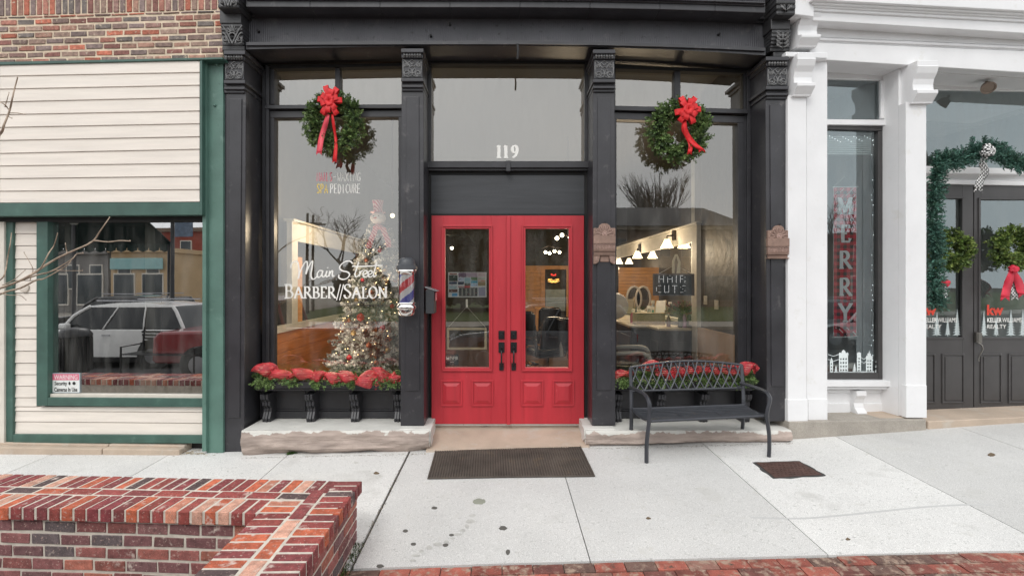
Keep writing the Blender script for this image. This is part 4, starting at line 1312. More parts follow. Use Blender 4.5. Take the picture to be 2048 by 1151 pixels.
tail(w2, PB, [(1366, 245), (1372, 270), (1381, 290), (1379, 306)], 9, .315, .29, twist=.6)
for T, x, y in ((w1, 669, 188), (w2, 1357, 200)):
    mb = MB(); mb.tube([PB.P(x, y-2, .03), PB.P(x, y-3, .10), PB.P(x, y+18, .16)], .004, 5); mb.build('hanging_hook', M['dark'], T)

# ---- barber pole
bp = PB.P(814, 636, FO+.10)
T = thing('barber_pole', 'chrome and glass barber pole with red white and blue stripes on black pilaster', 'barber pole', bp)
AX = PB.P(813.5, 575, FO+.135)
def zy(y): return PB.P(814, y, FO+.135).z
k = 5.215/F
def lat(mb, prof, n=32, mi=0): mb.lathe([(r*k, zy(y)) for r, y in prof], (AX.x, AX.y, 0), n, mi)
mb = MB(); lat(mb, [(0, 515), (10, 515.5), (15, 519), (17, 526), (17.5, 530), (21, 532), (21.5, 538), (20, 539), (0, 539)]); mb.build('cap', flat('dark grey cap', (.055, .06, .068), .45), T, smooth=True)
mb = MB(); lat(mb, [(0, 539.3), (20, 539.3), (20.5, 542), (18, 545), (17, 548.5), (0, 548.5)]); mb.build('top_ring', M['chrome'], T, smooth=True)
mb = MB()
nh, na = 60, 48
r = 14.2*k
zt_, zb_ = zy(547), zy(606)
verts = []
for i in range(nh+1):
    for j in range(na):
        a = 2*PI*j/na; verts.append((AX.x+r*math.cos(a), AX.y+r*math.sin(a), zb_+(zt_-zb_)*i/nh))
for i in range(nh):
    pass
mb.add(verts, [])
for i in range(nh):
    for j in range(na):
        a = 2*PI*(j+.5)/na; zz = (i+.5)/nh*(zt_-zb_)
        # stripes rise to the right on the camera side (-y)
        ph = (zz/(zt_-zb_)*.92-a/(2*PI)*1.0+.30) % 1.0
        c = (.70, .035, .05) if ph < .27 else (.78, .78, .76) if ph < .5 else (.06, .06, .42) if ph < .77 else (.78, .78, .76)
        j2 = (j+1) % na
        mb.f.append([i*na+j, i*na+j2, (i+1)*na+j2, (i+1)*na+j]); mb.m.append(0); mb.c.append(c)
mb.usec = True
mb.build('striped_cylinder', pm('barber stripes', (1, 1, 1), .35, attr=True, var=.03), T, smooth=True)
mb = MB()
mb.lathe([(17*k, zb_), (17*k, zt_)], (AX.x, AX.y, 0), 32); mb.f = mb.f[:-2]; mb.m = mb.m[:-2]; mb.c = mb.c[:-2]
mb.build('glass_tube', glassmat('tube glass', .06, (1, 1, 1), (.94, .95, .95), 0), T, smooth=True)
mb = MB(); lat(mb, [(0, 604), (18.5, 604), (19, 606), (17.5, 608), (20, 611), (20.5, 615), (19.5, 617), (17.5, 618.5), (17.5, 622), (16, 628), (11, 632), (4, 633.5), (0, 633.5)]); mb.build('bottom_cup', M['chrome'], T, smooth=True)
mb = MB()
for y in (541, 612): mb.box(AX.x-.03, AX.x+.03, AX.y+.06, -FO-.0125, zy(y)-.012, zy(y)+.012)
mb.box(AX.x-.05, AX.x+.05, -FO-.03, -FO-.0126, zy(618), zy(536)); mb.build('wall_bracket', M['dark'], T, bevel=.003)

# ---- mailbox on the inner side of the pilaster
mbx = Vector((SX(848.5, FO), -.24, 0))
zt_, zb_ = PB.P(850, 577, .28).z, PB.P(850, 626, .28).z
T = thing('mailbox', 'small black wall mailbox mounted beside the red left door', 'mailbox', (mbx.x+.02, -.26, zb_))
mb = MB(); mb.box(mbx.x+.012, mbx.x+.105, -.36, -.15, zb_, zt_-.01); mb.build('box', flat('mailbox metal', (.035, .038, .042), .5), T, bevel=.006, seg=2)
mb = MB(); a = [(mbx.x+.006, zt_+.026), (mbx.x+.135, zt_-.022), (mbx.x+.135, zt_-.030), (mbx.x+.006, zt_+.010)]
mb.prism([(x, -.367, z) for x, z in a], [(x, -.143, z) for x, z in a]); mb.build('lid', flat('mailbox lid', (.20, .21, .22), .4), T, bevel=.002)
mb = MB(); mb.box(mbx.x+.108, mbx.x+.125, -.30, -.26, zt_-.13, zt_-.045); mb.build('flag', flat('pink tag', (.6, .16, .17), .5), T, bevel=.002)

# ---- terracotta ornaments
def ornament(x0, x1, y0, y1, label, full):
    w, h = x1-x0, y1-y0
    o = FO+.012
    T = thing('terracotta_ornament', label, 'ornament', PB.P((x0+x1)/2, y1, o), group='terracotta ornaments on the pilasters')
    H = 81.0 if full else 66.0*81/81
    Y = lambda v: y0+h*v/(1.0 if full else .78)
    X = lambda u: x0+w*u
    mb = MB()
    pts = [(0, .12), (.22, .12), (.27, .05), (.38, .01), (.5, 0), (.62, .01), (.73, .05), (.78, .12), (1, .12), (1, .30), (0, .30)]
    mb.pp(PB, [(X(u), Y(v)) for u, v in pts], o+.022, o-.01)
    mb.pp(PB, [(X(0), Y(.302)), (X(1.01), Y(.302)), (X(1.01), Y(.50)), (X(0), Y(.50))], o+.035, o-.01)
    mb.pp(PB, [(X(0), Y(.502)), (X(1), Y(.502)), (X(1), Y(.66)), (X(0), Y(.66))], o+.024, o-.01)
    mb.pp(PB, [(X(0), Y(.662)), (X(1), Y(.662)), (X(1), Y(.685)), (X(0), Y(.685))], o+.036, o-.01)
    mb.pp(PB, [(X(.01), Y(.686)), (X(.99), Y(.686)), (X(.99), Y(.76)), (X(.01), Y(.76))], o+.018, o-.01)
    mb.pp(PB, [(X(0), Y(.762)), (X(1), Y(.762)), (X(1), Y(.785)), (X(0), Y(.785))], o+.036, o-.01)
    if full:
        mb.pp(PB, [(X(.0), Y(.786)), (X(.30), Y(.786)), (X(.24), Y(.95)), (X(.1), Y(1)), (X(0), Y(1))], o+.026, o-.01)
        mb.pp(PB, [(X(.70), Y(.786)), (X(1), Y(.786)), (X(1), Y(1)), (X(.9), Y(1)), (X(.76), Y(.95))], o+.026, o-.01)
        mb.pp(PB, [(X(.301), Y(.786)), (X(.699), Y(.786)), (X(.699), Y(.95)), (X(.301), Y(.95))], o+.012, o-.01)
    mb.build('slab', M['terra'], T, bevel=.004, seg=2)
    m2 = MB()
    for k_ in range(7):
        a = rad(k_*30); ca, sa_ = math.cos(a), math.sin(a)
        c0 = (.5+ca*.14, .265-sa_*.05); c1_ = (.5+ca*.40, .265-sa_*.19)
        for dx in (-1, 1):
            ex, ey = -sa_*.05*dx, -ca*.028*dx
            m2.tube([PB.P(X(c0[0]), Y(c0[1]), o+.024), PB.P(X((c0[0]+c1_[0])/2+ex), Y((c0[1]+c1_[1])/2+ey), o+.028),
                     PB.P(X(c1_[0]+ex), Y(c1_[1]+ey), o+.026), PB.P(X(c1_[0]+ca*.03), Y(c1_[1]-sa_*.02), o+.024)], .0035, 5)
    p = PB.P(X(.5), Y(.265), o+.02)
    m2.lathe([(0, 0), (.030, 0), (.030, -.012), (.022, -.014), (.018, -.008), (.012, -.012), (0, -.022)], p, 16, axis='y')
    for k_ in range(8):
        m2.tube([PB.P(X(x), Y(y), o+.026) for x, y in curl((k_+.5)/8, .585, .052, 1, 1.2, 10, 1, k_)], .0035, 5)
    m2.tube([PB.P(X(.02+.96*i/24), Y(.525+.012*math.sin(i*1.6)), o+.028) for i in range(25)], .004, 5)
    if full:
        for cx in (.14, .86):
            for a in range(5):
                m2.tube([PB.P(X(cx), Y(.82), o+.028), PB.P(X(cx+.10*math.cos(rad(20+35*a))), Y(.82+.11*math.sin(rad(20+35*a))), o+.028)], .003, 5)
    m2.build('carving', pm('worn terracotta relief'+str(full), (.38, .26, .22), .8, var=.25, scale=30), T, smooth=True)
    mb = MB(); mb.lathe([(0, 0), (.007, 0), (.007, -.03), (0, -.03)], PB.P((x0+x1)/2, y0-1, o+.0), 8, axis='y'); mb.build('nail', M['dark'], T)
ornament(1187.5, 1231, 446, 527.5, 'terracotta shell ornament with two feet on the pilaster right of the red doors', True)
ornament(1536, 1579, 450, 516.5, 'shorter terracotta shell ornament on the end pilaster next to the white shop', False)

# ---- sill garlands with mesh ribbon
def garland(x0, x1, puffs, label):
    c = PB.P((x0+x1)/2, 764, .2)
    T = thing('garland', label, 'garland', c, group='garlands on the barber window sills')
    zs_ = PB.P(700, 764, .30).z
    mb = MB()
    X0, X1 = SX(x0, .2), SX(x1, .2)
    n = int((X1-X0)*330)
    for i in range(n):
        x = X0+(X1-X0)*R.random()
        b = R.uniform(0, PI)
        p = Vector((x, -.20+.09*math.cos(b)*R.random(), zs_+.02+.05*math.sin(b)*R.random()))
        d = Vector((R.uniform(-1, 1), -math.cos(b)*1.0-.3, math.sin(b)*.9-.1))
        sprig(mb, p, d, .055, 14, .035, .0055, PINE[:4]+[(.10, .15, .04)])
    for x in ([x0+16, x0+30, x0+78, x0+128, x0+165, x0+200, x1-42, x1-18] if x0 < 900 else [x0+10, x0+22, x0+52, x0+90, x0+130, x0+170, x0+210, x1-30, x1-8]):
        for i in range(20):
            p = Vector((SX(x, .3)+R.gauss(0, .05), -.31, zs_+R.uniform(-.03, .05)))
            sprig(mb, p, Vector((R.uniform(-1, 1), -.5, R.uniform(-.9, .3))), .06, 14, .035, .0055, PINE[:4])
    mb.build('pine_sprigs', M['leaf'], T, normals=False)
    for (px, py, w, h, rot) in puffs:
        cc = PB.P(px, py, .27)
        W_, H_ = w*5.45/F, h*5.45/F
        m2 = MB()
        ph = R.uniform(0, 6)
        W_ *= 1.22; H_ *= .78
        def f(u, v):
            th = -1.1+3.3*u
            g_ = max(0, math.sin(PI*min(1, max(0, v))))**.85*.90+.10
            wr = 1+.05*math.sin(th*5+ph)*(1.2-g_)+.04*math.sin(v*11+ph+th)
            hh = H_*.5*g_*wr
            x = (v-.5)*W_+.020*math.sin(th*2+ph)
            z = hh*math.sin(th)+.016*math.sin(v*9+ph*2)*(1-u)
            y = -.02-hh*1.1*math.cos(th)
            ca, sa_ = math.cos(rot), math.sin(rot)
            return cc+Vector((x*ca-z*sa_, y, x*sa_+z*ca))
        m2.grid(f, 20, 26)
        # a loose ruffled tail beside the loop
        def f2(u, v):
            x = W_*(.30+.36*u); z = -H_*.10+(v-.5)*H_*.85*(1-.5*u)+.022*math.sin(u*7+ph)
            return cc+Vector((x, -.03-.03*math.sin(v*6+u*5+ph), z))
        m2.grid(f2, 10, 8)
        m2.build('mesh_ribbon', M['mesh'], T, smooth=True, normals=False)
    return T
garland(508, 806, [(530, 737, 38, 34, .2), (561, 748, 42, 27, .1), (608, 746, 40, 30, -.3), (640, 750, 26, 26, .3), (668, 754, 34, 30, -.2),
                   (697, 753, 34, 30, -.5), (735, 758, 40, 44, .5), (764, 748, 36, 30, -.6), (790, 756, 28, 22, 0)],
        'evergreen garland with red mesh ribbon on the sill under the Main Street lettering')
garland(1228, 1502, [(1243, 746, 30, 22, .1), (1297, 730, 34, 26, .2), (1330, 746, 34, 26, -.2), (1352, 742, 26, 28, .3), (1378, 740, 24, 24, 0),
                     (1400, 738, 24, 24, .3), (1424, 738, 24, 24, -.4), (1450, 738, 24, 22, .2), (1468, 738, 26, 22, .2), (1490, 734, 30, 32, .4)],
        'evergreen garland with red mesh ribbon on the sill behind the metal bench')

# ---- bench
P_fl, P_fr, P_rl, P_rr = G(1293, 925), G(1538, 913), G(1262, 889), G(1484.5, 880)
T = thing('bench', 'black metal park bench with lattice back standing under the right window', 'bench', (P_fl+P_fr)/2)
def at_seat(px, py, ref): return D(px, py, ref.y-CAM.y)
SFL, SFR = D(1297, 840, P_fl.y-CAM.y+.02), D(1534, 829, P_fr.y-CAM.y+.02)
ys_b = P_rl.y-CAM.y-.04
SBL, SBR = D(1264, 817, ys_b), D(1489, 809, ys_b)
BKL, BKR = D(1261, 734, ys_b+.16), D(1483, 729, ys_b+.16)
def bar(mb, pts, w, t, n=2):
    # flat bar as a tube with square section
    mb.tube(pts, w, 4)
for P0, S0, x, y in ((P_fl, SFL, 1293, 925), (P_fr, SFR, 1538, 913)):
    k_ = P0.y-CAM.y
    left = P0 is P_fl
    mb = MB()
    arm = [(1298, 841), (1299, 812), (1297, 800)] if left else [(1534, 829), (1540, 800), (1538, 791)]
    bk = D(1259, 774, ys_b+.06) if left else D(1481, 765, ys_b+.06)
    path = [P0+Vector((0, 0, 0)), D(x+.6, y-40, k_), D(*(arm[0]), k_), D(*(arm[1]), k_), D(*(arm[2]), k_+.02)]
    f_ = path[-1]
    if left: ext = [D(1291, 790, k_+.08), D(1282, 783, k_+.18), D(1270, 778, k_+.32), bk]
    else: ext = [D(1533, 784, k_+.06), D(1521, 778, k_+.16), D(1500, 771, k_+.30), bk]
    path = path+ext
    sp = smooth_path(path, 5)
    mb.tube(sp, .0225, 4)
    mb.build('arm_leg', M['bench'], T, bevel=.004)
for P0, S0, Bk in ((P_rl, SBL, BKL), (P_rr, SBR, BKR)):
    mb = MB()
    mb.tube(smooth_path([P0+Vector((0, .02, 0)), P0*.5+S0*.5+Vector((0, .01, 0)), S0+Vector((0, .02, 0)), S0*.5+Bk*.5+Vector((0, -.0, 0)), Bk], 4), .0225, 4)
    mb.build('back_leg', M['bench'], T, bevel=.004)
mb = MB()
for i in range(11):
    t0 = i/11+.008; t1 = (i+1)/11-.012
    dip = lambda t: -.018*math.sin(PI*min(1, t*1.2))
    A = [SFL.lerp(SBL, t0)+Vector((0, 0, dip(t0))), SFR.lerp(SBR, t0)+Vector((0, 0, dip(t0))), SFR.lerp(SBR, t1)+Vector((0, 0, dip(t1))), SFL.lerp(SBL, t1)+Vector((0, 0, dip(t1)))]
    mb.prism(A, [p-Vector((0, 0, .010)) for p in A])
for s0, s1 in ((SFL, SBL), (SFR, SBR)): mb.tube([s0, s0.lerp(s1, .3)+Vector((0, 0, -.025)), s0.lerp(s1, .7)+Vector((0, 0, -.02)), s1], .014, 4)
for t in (.33, .66):
    a_, b_ = SFL.lerp(SFR, t), SBL.lerp(SBR, t); mb.tube([a_-Vector((0, 0, .02)), b_-Vector((0, 0, .02))], .009, 4)
mb.tube([SFL-Vector((0, 0, .008)), SFR-Vector((0, 0, .008))], .016, 6); mb.tube([SBL, SBR], .012, 6)
mb.build('seat', M['bench'], T, bevel=.002)
mb = MB()
def backpt(u, v):      # u along, v 0 bottom..1 top of the lattice
    B0 = SBL.lerp(BKL, .42).lerp(SBR.lerp(BKR, .42), u); B1 = BKL.lerp(BKR, u)
    top = B1+Vector((0, .0, .055*math.sin(PI*u)))
    return B0.lerp(top, v)
mb.tube([backpt(i/24, 1) for i in range(25)], .014, 6)
mb.tube([backpt(i/24, .86+.0*i) if False else backpt(i/24, 1)-Vector((0, 0, .045)) for i in range(25)], .006, 4)
mb.tube([backpt(0, 0), backpt(1, 0)], .013, 6)
N_ = 13
for i in range(-3, N_+3):
    for s in (1, -1):
        seg = []
        for j in range(9):
            v = j/8; u = (i+s*v*2.6*.5+.5)/N_
            u = u+s*.012*math.sin(PI*v)
            if 0 <= u <= 1: seg.append(backpt(u, v)+Vector((0, -.004*s, 0)))
        if len(seg) > 1: mb.tube(seg, .0085, 4)
mb.build('lattice_back', M['bench'], T, smooth=False)

# ---- rubber mat
c4 = [G(876, 888), G(1156, 885), G(1189, 953), G(856, 958)]
base = c4[0]*.25+c4[1]*.25+c4[2]*.25+c4[3]*.25
mb = MB()
def mp(u, v, dz=0):
    p = c4[0].lerp(c4[1], u).lerp(c4[3].lerp(c4[2], u), v)
    ripple = .006*math.exp(-((v-.36)/.06)**2)
    return Vector((p.x, p.y, gz(p.x, p.y)+.006+dz+ripple))
mb.grid(lambda u, v: mp(u, v, 0), 40, 16)
o = mb.build('door_mat', M['joint'] if False else flat('mat base', (.022, .019, .017), .9), None, origin=base, normals=False)
tag(o, 'dark rubber grid door mat lying in front of the red doors', 'door mat')
nx, ny = 62, 30
mb = MB()
def strand(a, b, w):
    d = (b-a); s = Vector((-d.y, d.x, 0)).normalized()*w
    h = Vector((0, 0, .007))
    mb.add([a-s+h, a+s+h, b+s+h, b-s+h, a-s, a+s, b+s, b-s], [[0, 1, 2, 3], [4, 5, 1, 0], [5, 6, 2, 1], [6, 7, 3, 2], [7, 4, 0, 3]])
for i in range(nx+1):
    for j in range(0, 8): strand(mp(i/nx, j/8), mp(i/nx, (j+1)/8), .0055)
for j in range(ny+1):
    for i in range(0, 10): strand(mp(i/10, j/ny), mp((i+1)/10, j/ny), .0045)
mb.build('rubber_grid', M['mat'], o)
mb = MB()
mb.tube([mp(u, v, .004) for u, v in [(i/20, 0) for i in range(21)]+[(1, i/10) for i in range(1, 11)]+[(1-i/20, 1) for i in range(1, 21)]+[(0, 1-i/10) for i in range(1, 10)]], .008, 5, closed=True)
mb.build('border', M['mat'], o)

# ---- utility cover in the pavement
cc = [G(1509, 925), G(1598, 922), G(1648, 950), G(1548, 956)]
mid = (cc[0]+cc[1]+cc[2]+cc[3])/4
T = thing('utility_cover', 'rusty square utility cover with broken black edge in the pavement right of the bench', 'utility cover', mid)
mb = MB()
ring = []
for i in range(4):
    a, b = cc[i], cc[(i+1) % 4]
    for j in range(9):
        p = a.lerp(b, j/9); d = (p-mid).normalized()
        p = p+d*(.006+.050*abs(mnoise.noise(p*8)))+Vector((0, 0, 0))
        ring.append(Vector((p.x, p.y, gz(p.x, p.y)+.003)))
mb.prism(ring, [p-Vector((0, 0, .02)) for p in ring]); mb.build('broken_edge', M['tar'], T)
mb = MB()
I = [p.lerp(mid, .05) for p in cc]; I = [Vector((p.x, p.y, gz(p.x, p.y)+.007)) for p in I]
mb.prism(I, [p-Vector((0, 0, .02)) for p in I])
for i in range(1, 11):
    for j in range(1, 8):
        u, v = (i+.5*(j % 2))/11.5, j/8
        p = I[0].lerp(I[1], u).lerp(I[3].lerp(I[2], u), v)
        w, l = .004, .011
        if (i+j) % 2: w, l = l, w
        mb.box(p.x-w, p.x+w, p.y-l, p.y+l, p.z-.002, p.z+.003)
mb.build('iron_plate', M['rust'], T)

# ---- gum spots, leaves and the stain on the slabs
def blot(pts, mat, name, label, cat, group, dz=.0015, lift=0):
    mb = MB()
    n = len(pts)
    mb.prism([Vector((p.x, p.y, gz(p.x, p.y)+dz+lift*(i % 2))) for i, p in enumerate(pts)], [Vector((p.x, p.y, gz(p.x, p.y)-.001)) for p in pts])
    o = mb.build(name, mat, None, origin=sum(pts, Vector())/n)
    tag(o, label, cat, group)
    return o
def around(x, y, rx, ry, seed, n=11):
    return [G(x+rx*math.cos(2*PI*i/n)*(1+.35*mnoise.noise(Vector((i*1.7, seed, 0)))), y+ry*math.sin(2*PI*i/n)*(1+.35*mnoise.noise(Vector((i*1.7, seed, 5))))) for i in range(n)]
gum = flat('old gum', (.10, .095, .085), .8)
for i, (x, y, rx, ry, lb) in enumerate(((869, 1015, 6, 2.8, 'dark gum spot on the slab nearest the door mat'), (811, 1061, 5.5, 3, 'dark gum spot near the brick planter wall'),
                                        (827, 1087, 5.5, 3.2, 'oval gum spot below the one beside the planter'), (903, 1069, 5, 2.5, 'small branched gum spot beside the faint stain'),
                                        (891, 1089, 6, 3.5, 'brown gum spot lying on the faint stain'), (1006, 1055, 8, 5, 'largest dark gum spot on the middle slab'),
                                        (1016, 1103, 4.5, 6, 'upright gum spot nearest the brick band'), (760, 1131, 8, 3.5, 'brown gum spot at the slab edge by the planter'))):
    blot(around(x, y, rx, ry, i*3.1), gum, 'gum_spot', lb, 'gum spot', 'gum spots on the pavement')
blot(around(958, 1002, 13, 6, 9.2, 17), flat('green grey stain', (.26, .27, .22), .95), 'stain', 'round grey green stain in the slab below the door mat', 'stain', None, .0012)
for k_, (x, y) in enumerate(((945, 1030), (941, 1042), (934, 1052), (925, 1060), (914, 1068), (905, 1076), (893, 1083), (876, 1088), (858, 1094), (843, 1102), (832, 1110), (826, 1120))):
    pts = around(x, y, 7+3*math.sin(k_*2), 3.2+math.sin(k_), k_*5.7, 9)
    if k_ == 0: trail = MB()
    trail.add([Vector((p.x, p.y, gz(p.x, p.y)+.0010+.0001*k_)) for p in pts], [list(range(9))[::-1]])
o = trail.build('stain_trail', flat('faint damp stain', (.44, .435, .41), .95, var=.2, scale=20), None, origin=G(890, 1085), normals=False)
tag(o, 'faint winding damp trail running down from the round stain', 'stain')
mb = MB(); pth = [G(x, y) for x, y in sp2([(1500, 1034), (1600, 1036), (1680, 1030), (1760, 1022), (1850, 1013), (1950, 1008), (1990, 1010)], 4)]
for a_, b_ in zip(pth, pth[1:]):
    mb.add([Vector((a_.x, a_.y-.012, gz(a_.x, a_.y-.012)+.001)), Vector((b_.x, b_.y-.012, gz(b_.x, b_.y-.012)+.001)), Vector((b_.x, b_.y+.012, gz(b_.x, b_.y+.012)+.001)), Vector((a_.x, a_.y+.012, gz(a_.x, a_.y+.012)+.001))], [[0, 1, 2, 3]])
o = mb.build('drag_mark', flat('faint grey mark', (.50, .50, .49), .95), None, origin=G(1750, 1022), normals=False)
tag(o, 'long faint grey curved mark across the two right slabs', 'mark')
# grit gathered along the foot of the shops
mb = MB()
for i in range(1500):
    if R.random() < .6: x = R.uniform(SX(487, .5), SX(858, .5)) if R.random() < .5 else R.uniform(SX(1172, .5), SX(1580, .5)); y = -.545-abs(R.gauss(0, .018))
    elif R.random() < .5: x = R.uniform(-5, -3.1); y = -.40-abs(R.gauss(0, .02))-.02*(x+3)
    else: x = -1.0+R.gauss(0, .012); y = R.uniform(-2.5, -.55)
    z = gz(x, y); s_ = R.uniform(.002, .007); a = R.uniform(0, 6)
    mb.add([(x+s_*math.cos(a+q*2.1), y+s_*math.sin(a+q*2.1), z+.001+.002*(q == 1)) for q in range(3)], [[0, 1, 2]], 0, R.choice([(.10, .08, .06), (.2, .17, .13), (.06, .055, .05), (.28, .22, .14)]))
tag(mb.build('grit', M['leaf'], normals=False), 'dirt and grit gathered along the foot of the shops and the wide joint', 'grit', None, 'stuff')
leafm = flat('dry leaf', (.14, .10, .06), .8)
for x, y, r0, lb in ((1297, 1036, 5, 'curled dry leaf on the slab below the bench'), (1696, 1078, 5, 'tiny dark leaf near the brick band on the right'), (1983, 909, 8, 'flat dark leaf on the far right slab'),
                     (753, 946, 6, 'thin dry leaf beside the planter corner')):
    blot(around(x, y, r0, r0*.35, x, 7), leafm, 'leaf', lb, 'leaf', 'dry leaves on the pavement', .003, .006)
# debris in front of the green column
T = thing('dry_debris', 'dry grass stems and leaves at the foot of the green column', 'debris', G(375, 908))
mb = MB()
for i in range(60):
    p = G(R.gauss(375, 16), R.gauss(907, 2.5)); a = R.uniform(-.5, .5); l = R.uniform(.02, .07); d = Vector((math.cos(a)*l, math.sin(a)*l*.4, R.uniform(0, .02)))
    mb.add([p+Vector((0, 0, .002)), p+d+Vector((0, 0, .003)), p+d*.6+Vector((0, .004, .006))], [[0, 1, 2]], 0, R.choice([(.30, .22, .12), (.18, .12, .06), (.40, .33, .2)]))
mb.build('dry_stems', M['leaf'], T, normals=False)

# ---- lettering painted on the windows
def strokes(letter):
    A = lambda cx, cy, rx, ry, a0, a1, n=14: [(cx+rx*math.cos(rad(a0+(a1-a0)*i/n)), cy+ry*math.sin(rad(a0+(a1-a0)*i/n))) for i in range(n+1)]
    S = {  # unit height, y up; (width, strokes, serifs)
     'A': (.86, [[(.10, 0), (.43, 1)], [(.43, 1), (.78, 0)], [(.22, .34), (.64, .34)]], [(0, .22, 0), (.64, .92, 0)]),
     'B': (.72, [[(.18, 0), (.18, 1)], [(.10, 1)]+A(.34, .76, .22, .24, 90, -90)+[(.18, .52)], [(.18, .52)]+A(.38, .26, .26, .26, 90, -90)+[(.08, 0)]], [(.04, .30, 0), (.04, .30, 1)]),
     'E': (.66, [[(.18, 0), (.18, 1)], [(.08, 1), (.56, 1), (.57, .82)], [(.18, .52), (.44, .52)], [(.08, 0), (.58, 0), (.62, .22)]], []),
     'R': (.80, [[(.18, 0), (.18, 1)], [(.08, 1)]+A(.36, .76, .22, .25, 90, -90)+[(.18, .51)], [(.36, .5), (.72, .02)]], [(.06, .32, 0), (.62, .84, 0)]),
     'S': (.60, [[(.50, .80), (.48, .95), (.34, 1.01), (.18, .96), (.10, .82), (.16, .66), (.32, .54), (.48, .40), (.52, .24), (.44, .06), (.28, -.01), (.14, .05), (.08, .24)]], []),
     'L': (.62, [[(.18, 0), (.18, 1)], [(.08, 0), (.54, 0), (.60, .24)]], [(.06, .32, 1)]),
     'O': (.86, [A(.43, .5, .34, .51, 90, 450, 24)], []),
     'N': (.88, [[(.16, 0), (.16, 1)], [(.14, 1), (.72, .02)], [(.72, 0), (.72, 1)]], [(.04, .30, 0), (.60, .84, 1), (.02, .16, 1)]),
     'M': (1.0, [[(.16, 0), (.16, 1)], [(.16, 1), (.50, .1)], [(.50, .1), (.84, 1)], [(.84, 0), (.84, 1)]], [(.04, .30, 0), (.70, .98, 0), (.02, .2, 1), (.8, .98, 1)]),
     'Y': (.84, [[(.10, 1), (.42, .48)], [(.74, 1), (.42, .48)], [(.42, .48), (.42, 0)]], [(0, .24, 1), (.62, .86, 1), (.28, .56, 0)]),
     '1': (.5, [[(.24, 0), (.24, 1)], [(.10, .86), (.24, 1)]], [(.06, .44, 0)]),
     '9': (.62, [A(.31, .70, .20, .28, 0, 360, 20), [(.51, .72), (.50, .45), (.40, .2), (.24, .04), (.12, 0)]], []),
    }
    return S[letter]
def serif(mb, pl, word, x0, base, height, o, thick, mi=0, gap=.08, nib=(rad(22), .30), big=None, th=.0015):
    x = x0
    for i, ch in enumerate(word):
        h = height*(big if (big and i == 0) else 1)
        if ch == ' ': x += h*.4; continue
        w, st, sf = strokes(ch)
        for k_, s in enumerate(st):
            s = sp2(s, 3) if len(s) > 6 and ch in 'S' else s
            mb.ribbon(pl, [(x+a*h, base-b*h) for a, b in s], thick, o+.00006*(k_+1), mi, nib, th)
        for a, b, yv in sf:
            mb.ribbon(pl, [(x+a*h, base-yv*h+(0 if yv else 0)), (x+b*h, base-yv*h)], thick*.42, o+.0011, mi, None, th+.0011)
        x += (w+gap)*h
    return x
def mono(mb, pl, word, x0, x1, ytop, ybot, o, w, mi=0, jit=.0):
    G_ = {'N': [[(0, 0), (0, 1), (.8, 0), (.8, 1)]], 'A': [[(0, 0), (.42, 1), (.8, 0)], [(.15, .35), (.66, .35)]], 'I': [[(.3, 0), (.3, 1)]],
          'L': [[(0, 1), (0, 0), (.6, 0)]], 'S': [[(.66, .88), (.45, 1), (.15, .95), (.08, .72), (.35, .52), (.62, .32), (.55, .06), (.25, 0), (.02, .12)]],
          'W': [[(0, 1), (.22, 0), (.42, .8), (.62, 0), (.85, 1)]], 'X': [[(0, 1), (.75, 0)], [(.75, 1), (0, 0)]], 'G': [[(.72, .85), (.45, 1), (.12, .85), (0, .45), (.15, .08), (.45, 0), (.72, .15), (.72, .45), (.45, .45)]],
          'P': [[(0, 0), (0, 1), (.45, 1), (.68, .8), (.5, .52), (0, .5)]], 'E': [[(.62, 1), (0, 1), (0, 0), (.62, 0)], [(0, .5), (.5, .5)]],
          'D': [[(0, 0), (0, 1), (.4, .95), (.72, .6), (.62, .2), (.35, 0), (0, 0)]], 'C': [[(.7, .85), (.42, 1), (.1, .8), (0, .45), (.15, .1), (.45, 0), (.7, .15)]],
          'U': [[(0, 1), (.02, .25), (.3, 0), (.62, .2), (.66, 1)]], 'R': [[(0, 0), (0, 1), (.45, 1), (.66, .78), (.48, .52), (0, .5)], [(.35, .5), (.7, 0)]], '-': [[(0, .45), (.7, .52)]]}
    wd = (x1-x0)/len(word)
    for i, ch in enumerate(word):
        if ch == ' ': continue
        for k_, s in enumerate(G_[ch]):
            mb.ribbon(pl, [(x0+wd*i+a*wd*.92, ybot-b*(ybot-ytop)) for a, b in s], w, o+.00006*k_, mi)
GO = -.0185
vw = M['white gloss']
def lettering(name, label, build, mats, org, cat='window lettering', group=None):
    mb = MB(); build(mb)
    o = mb.build(name, mats, None, origin=org, normals=False)
    return tag(o, label, cat, group)
lettering('window_lettering', 'NAILS in pink hand lettering high on the left barber window', lambda m: mono(m, PB, 'NAILS', 634, 666, 345, 362, GO, 2.1), flat('faded pink vinyl', (.62, .20, .24), .5), PB.P(650, 362, GO))
lettering('window_lettering', '-WAXING in thin white hand lettering high on the left barber window', lambda m: mono(m, PB, '-WAXING', 667, 723, 345, 362, GO, 1.7), vw, PB.P(695, 362, GO))
lettering('window_lettering', 'SPA in yellow hand lettering on the left barber window', lambda m: mono(m, PB, 'SPA', 634, 657, 368, 386, GO, 1.9), flat('yellow vinyl', (.75, .55, .12), .5), PB.P(645, 386, GO))
lettering('window_lettering', 'PEDICURE in white hand lettering below -WAXING', lambda m: mono(m, PB, 'PEDICURE', 661, 723, 368, 386, GO, 1.8), vw, PB.P(690, 386, GO))
def z5(pts): return sp2([(500+x/3.597, 380+y/3.597) for x, y in pts], 4)
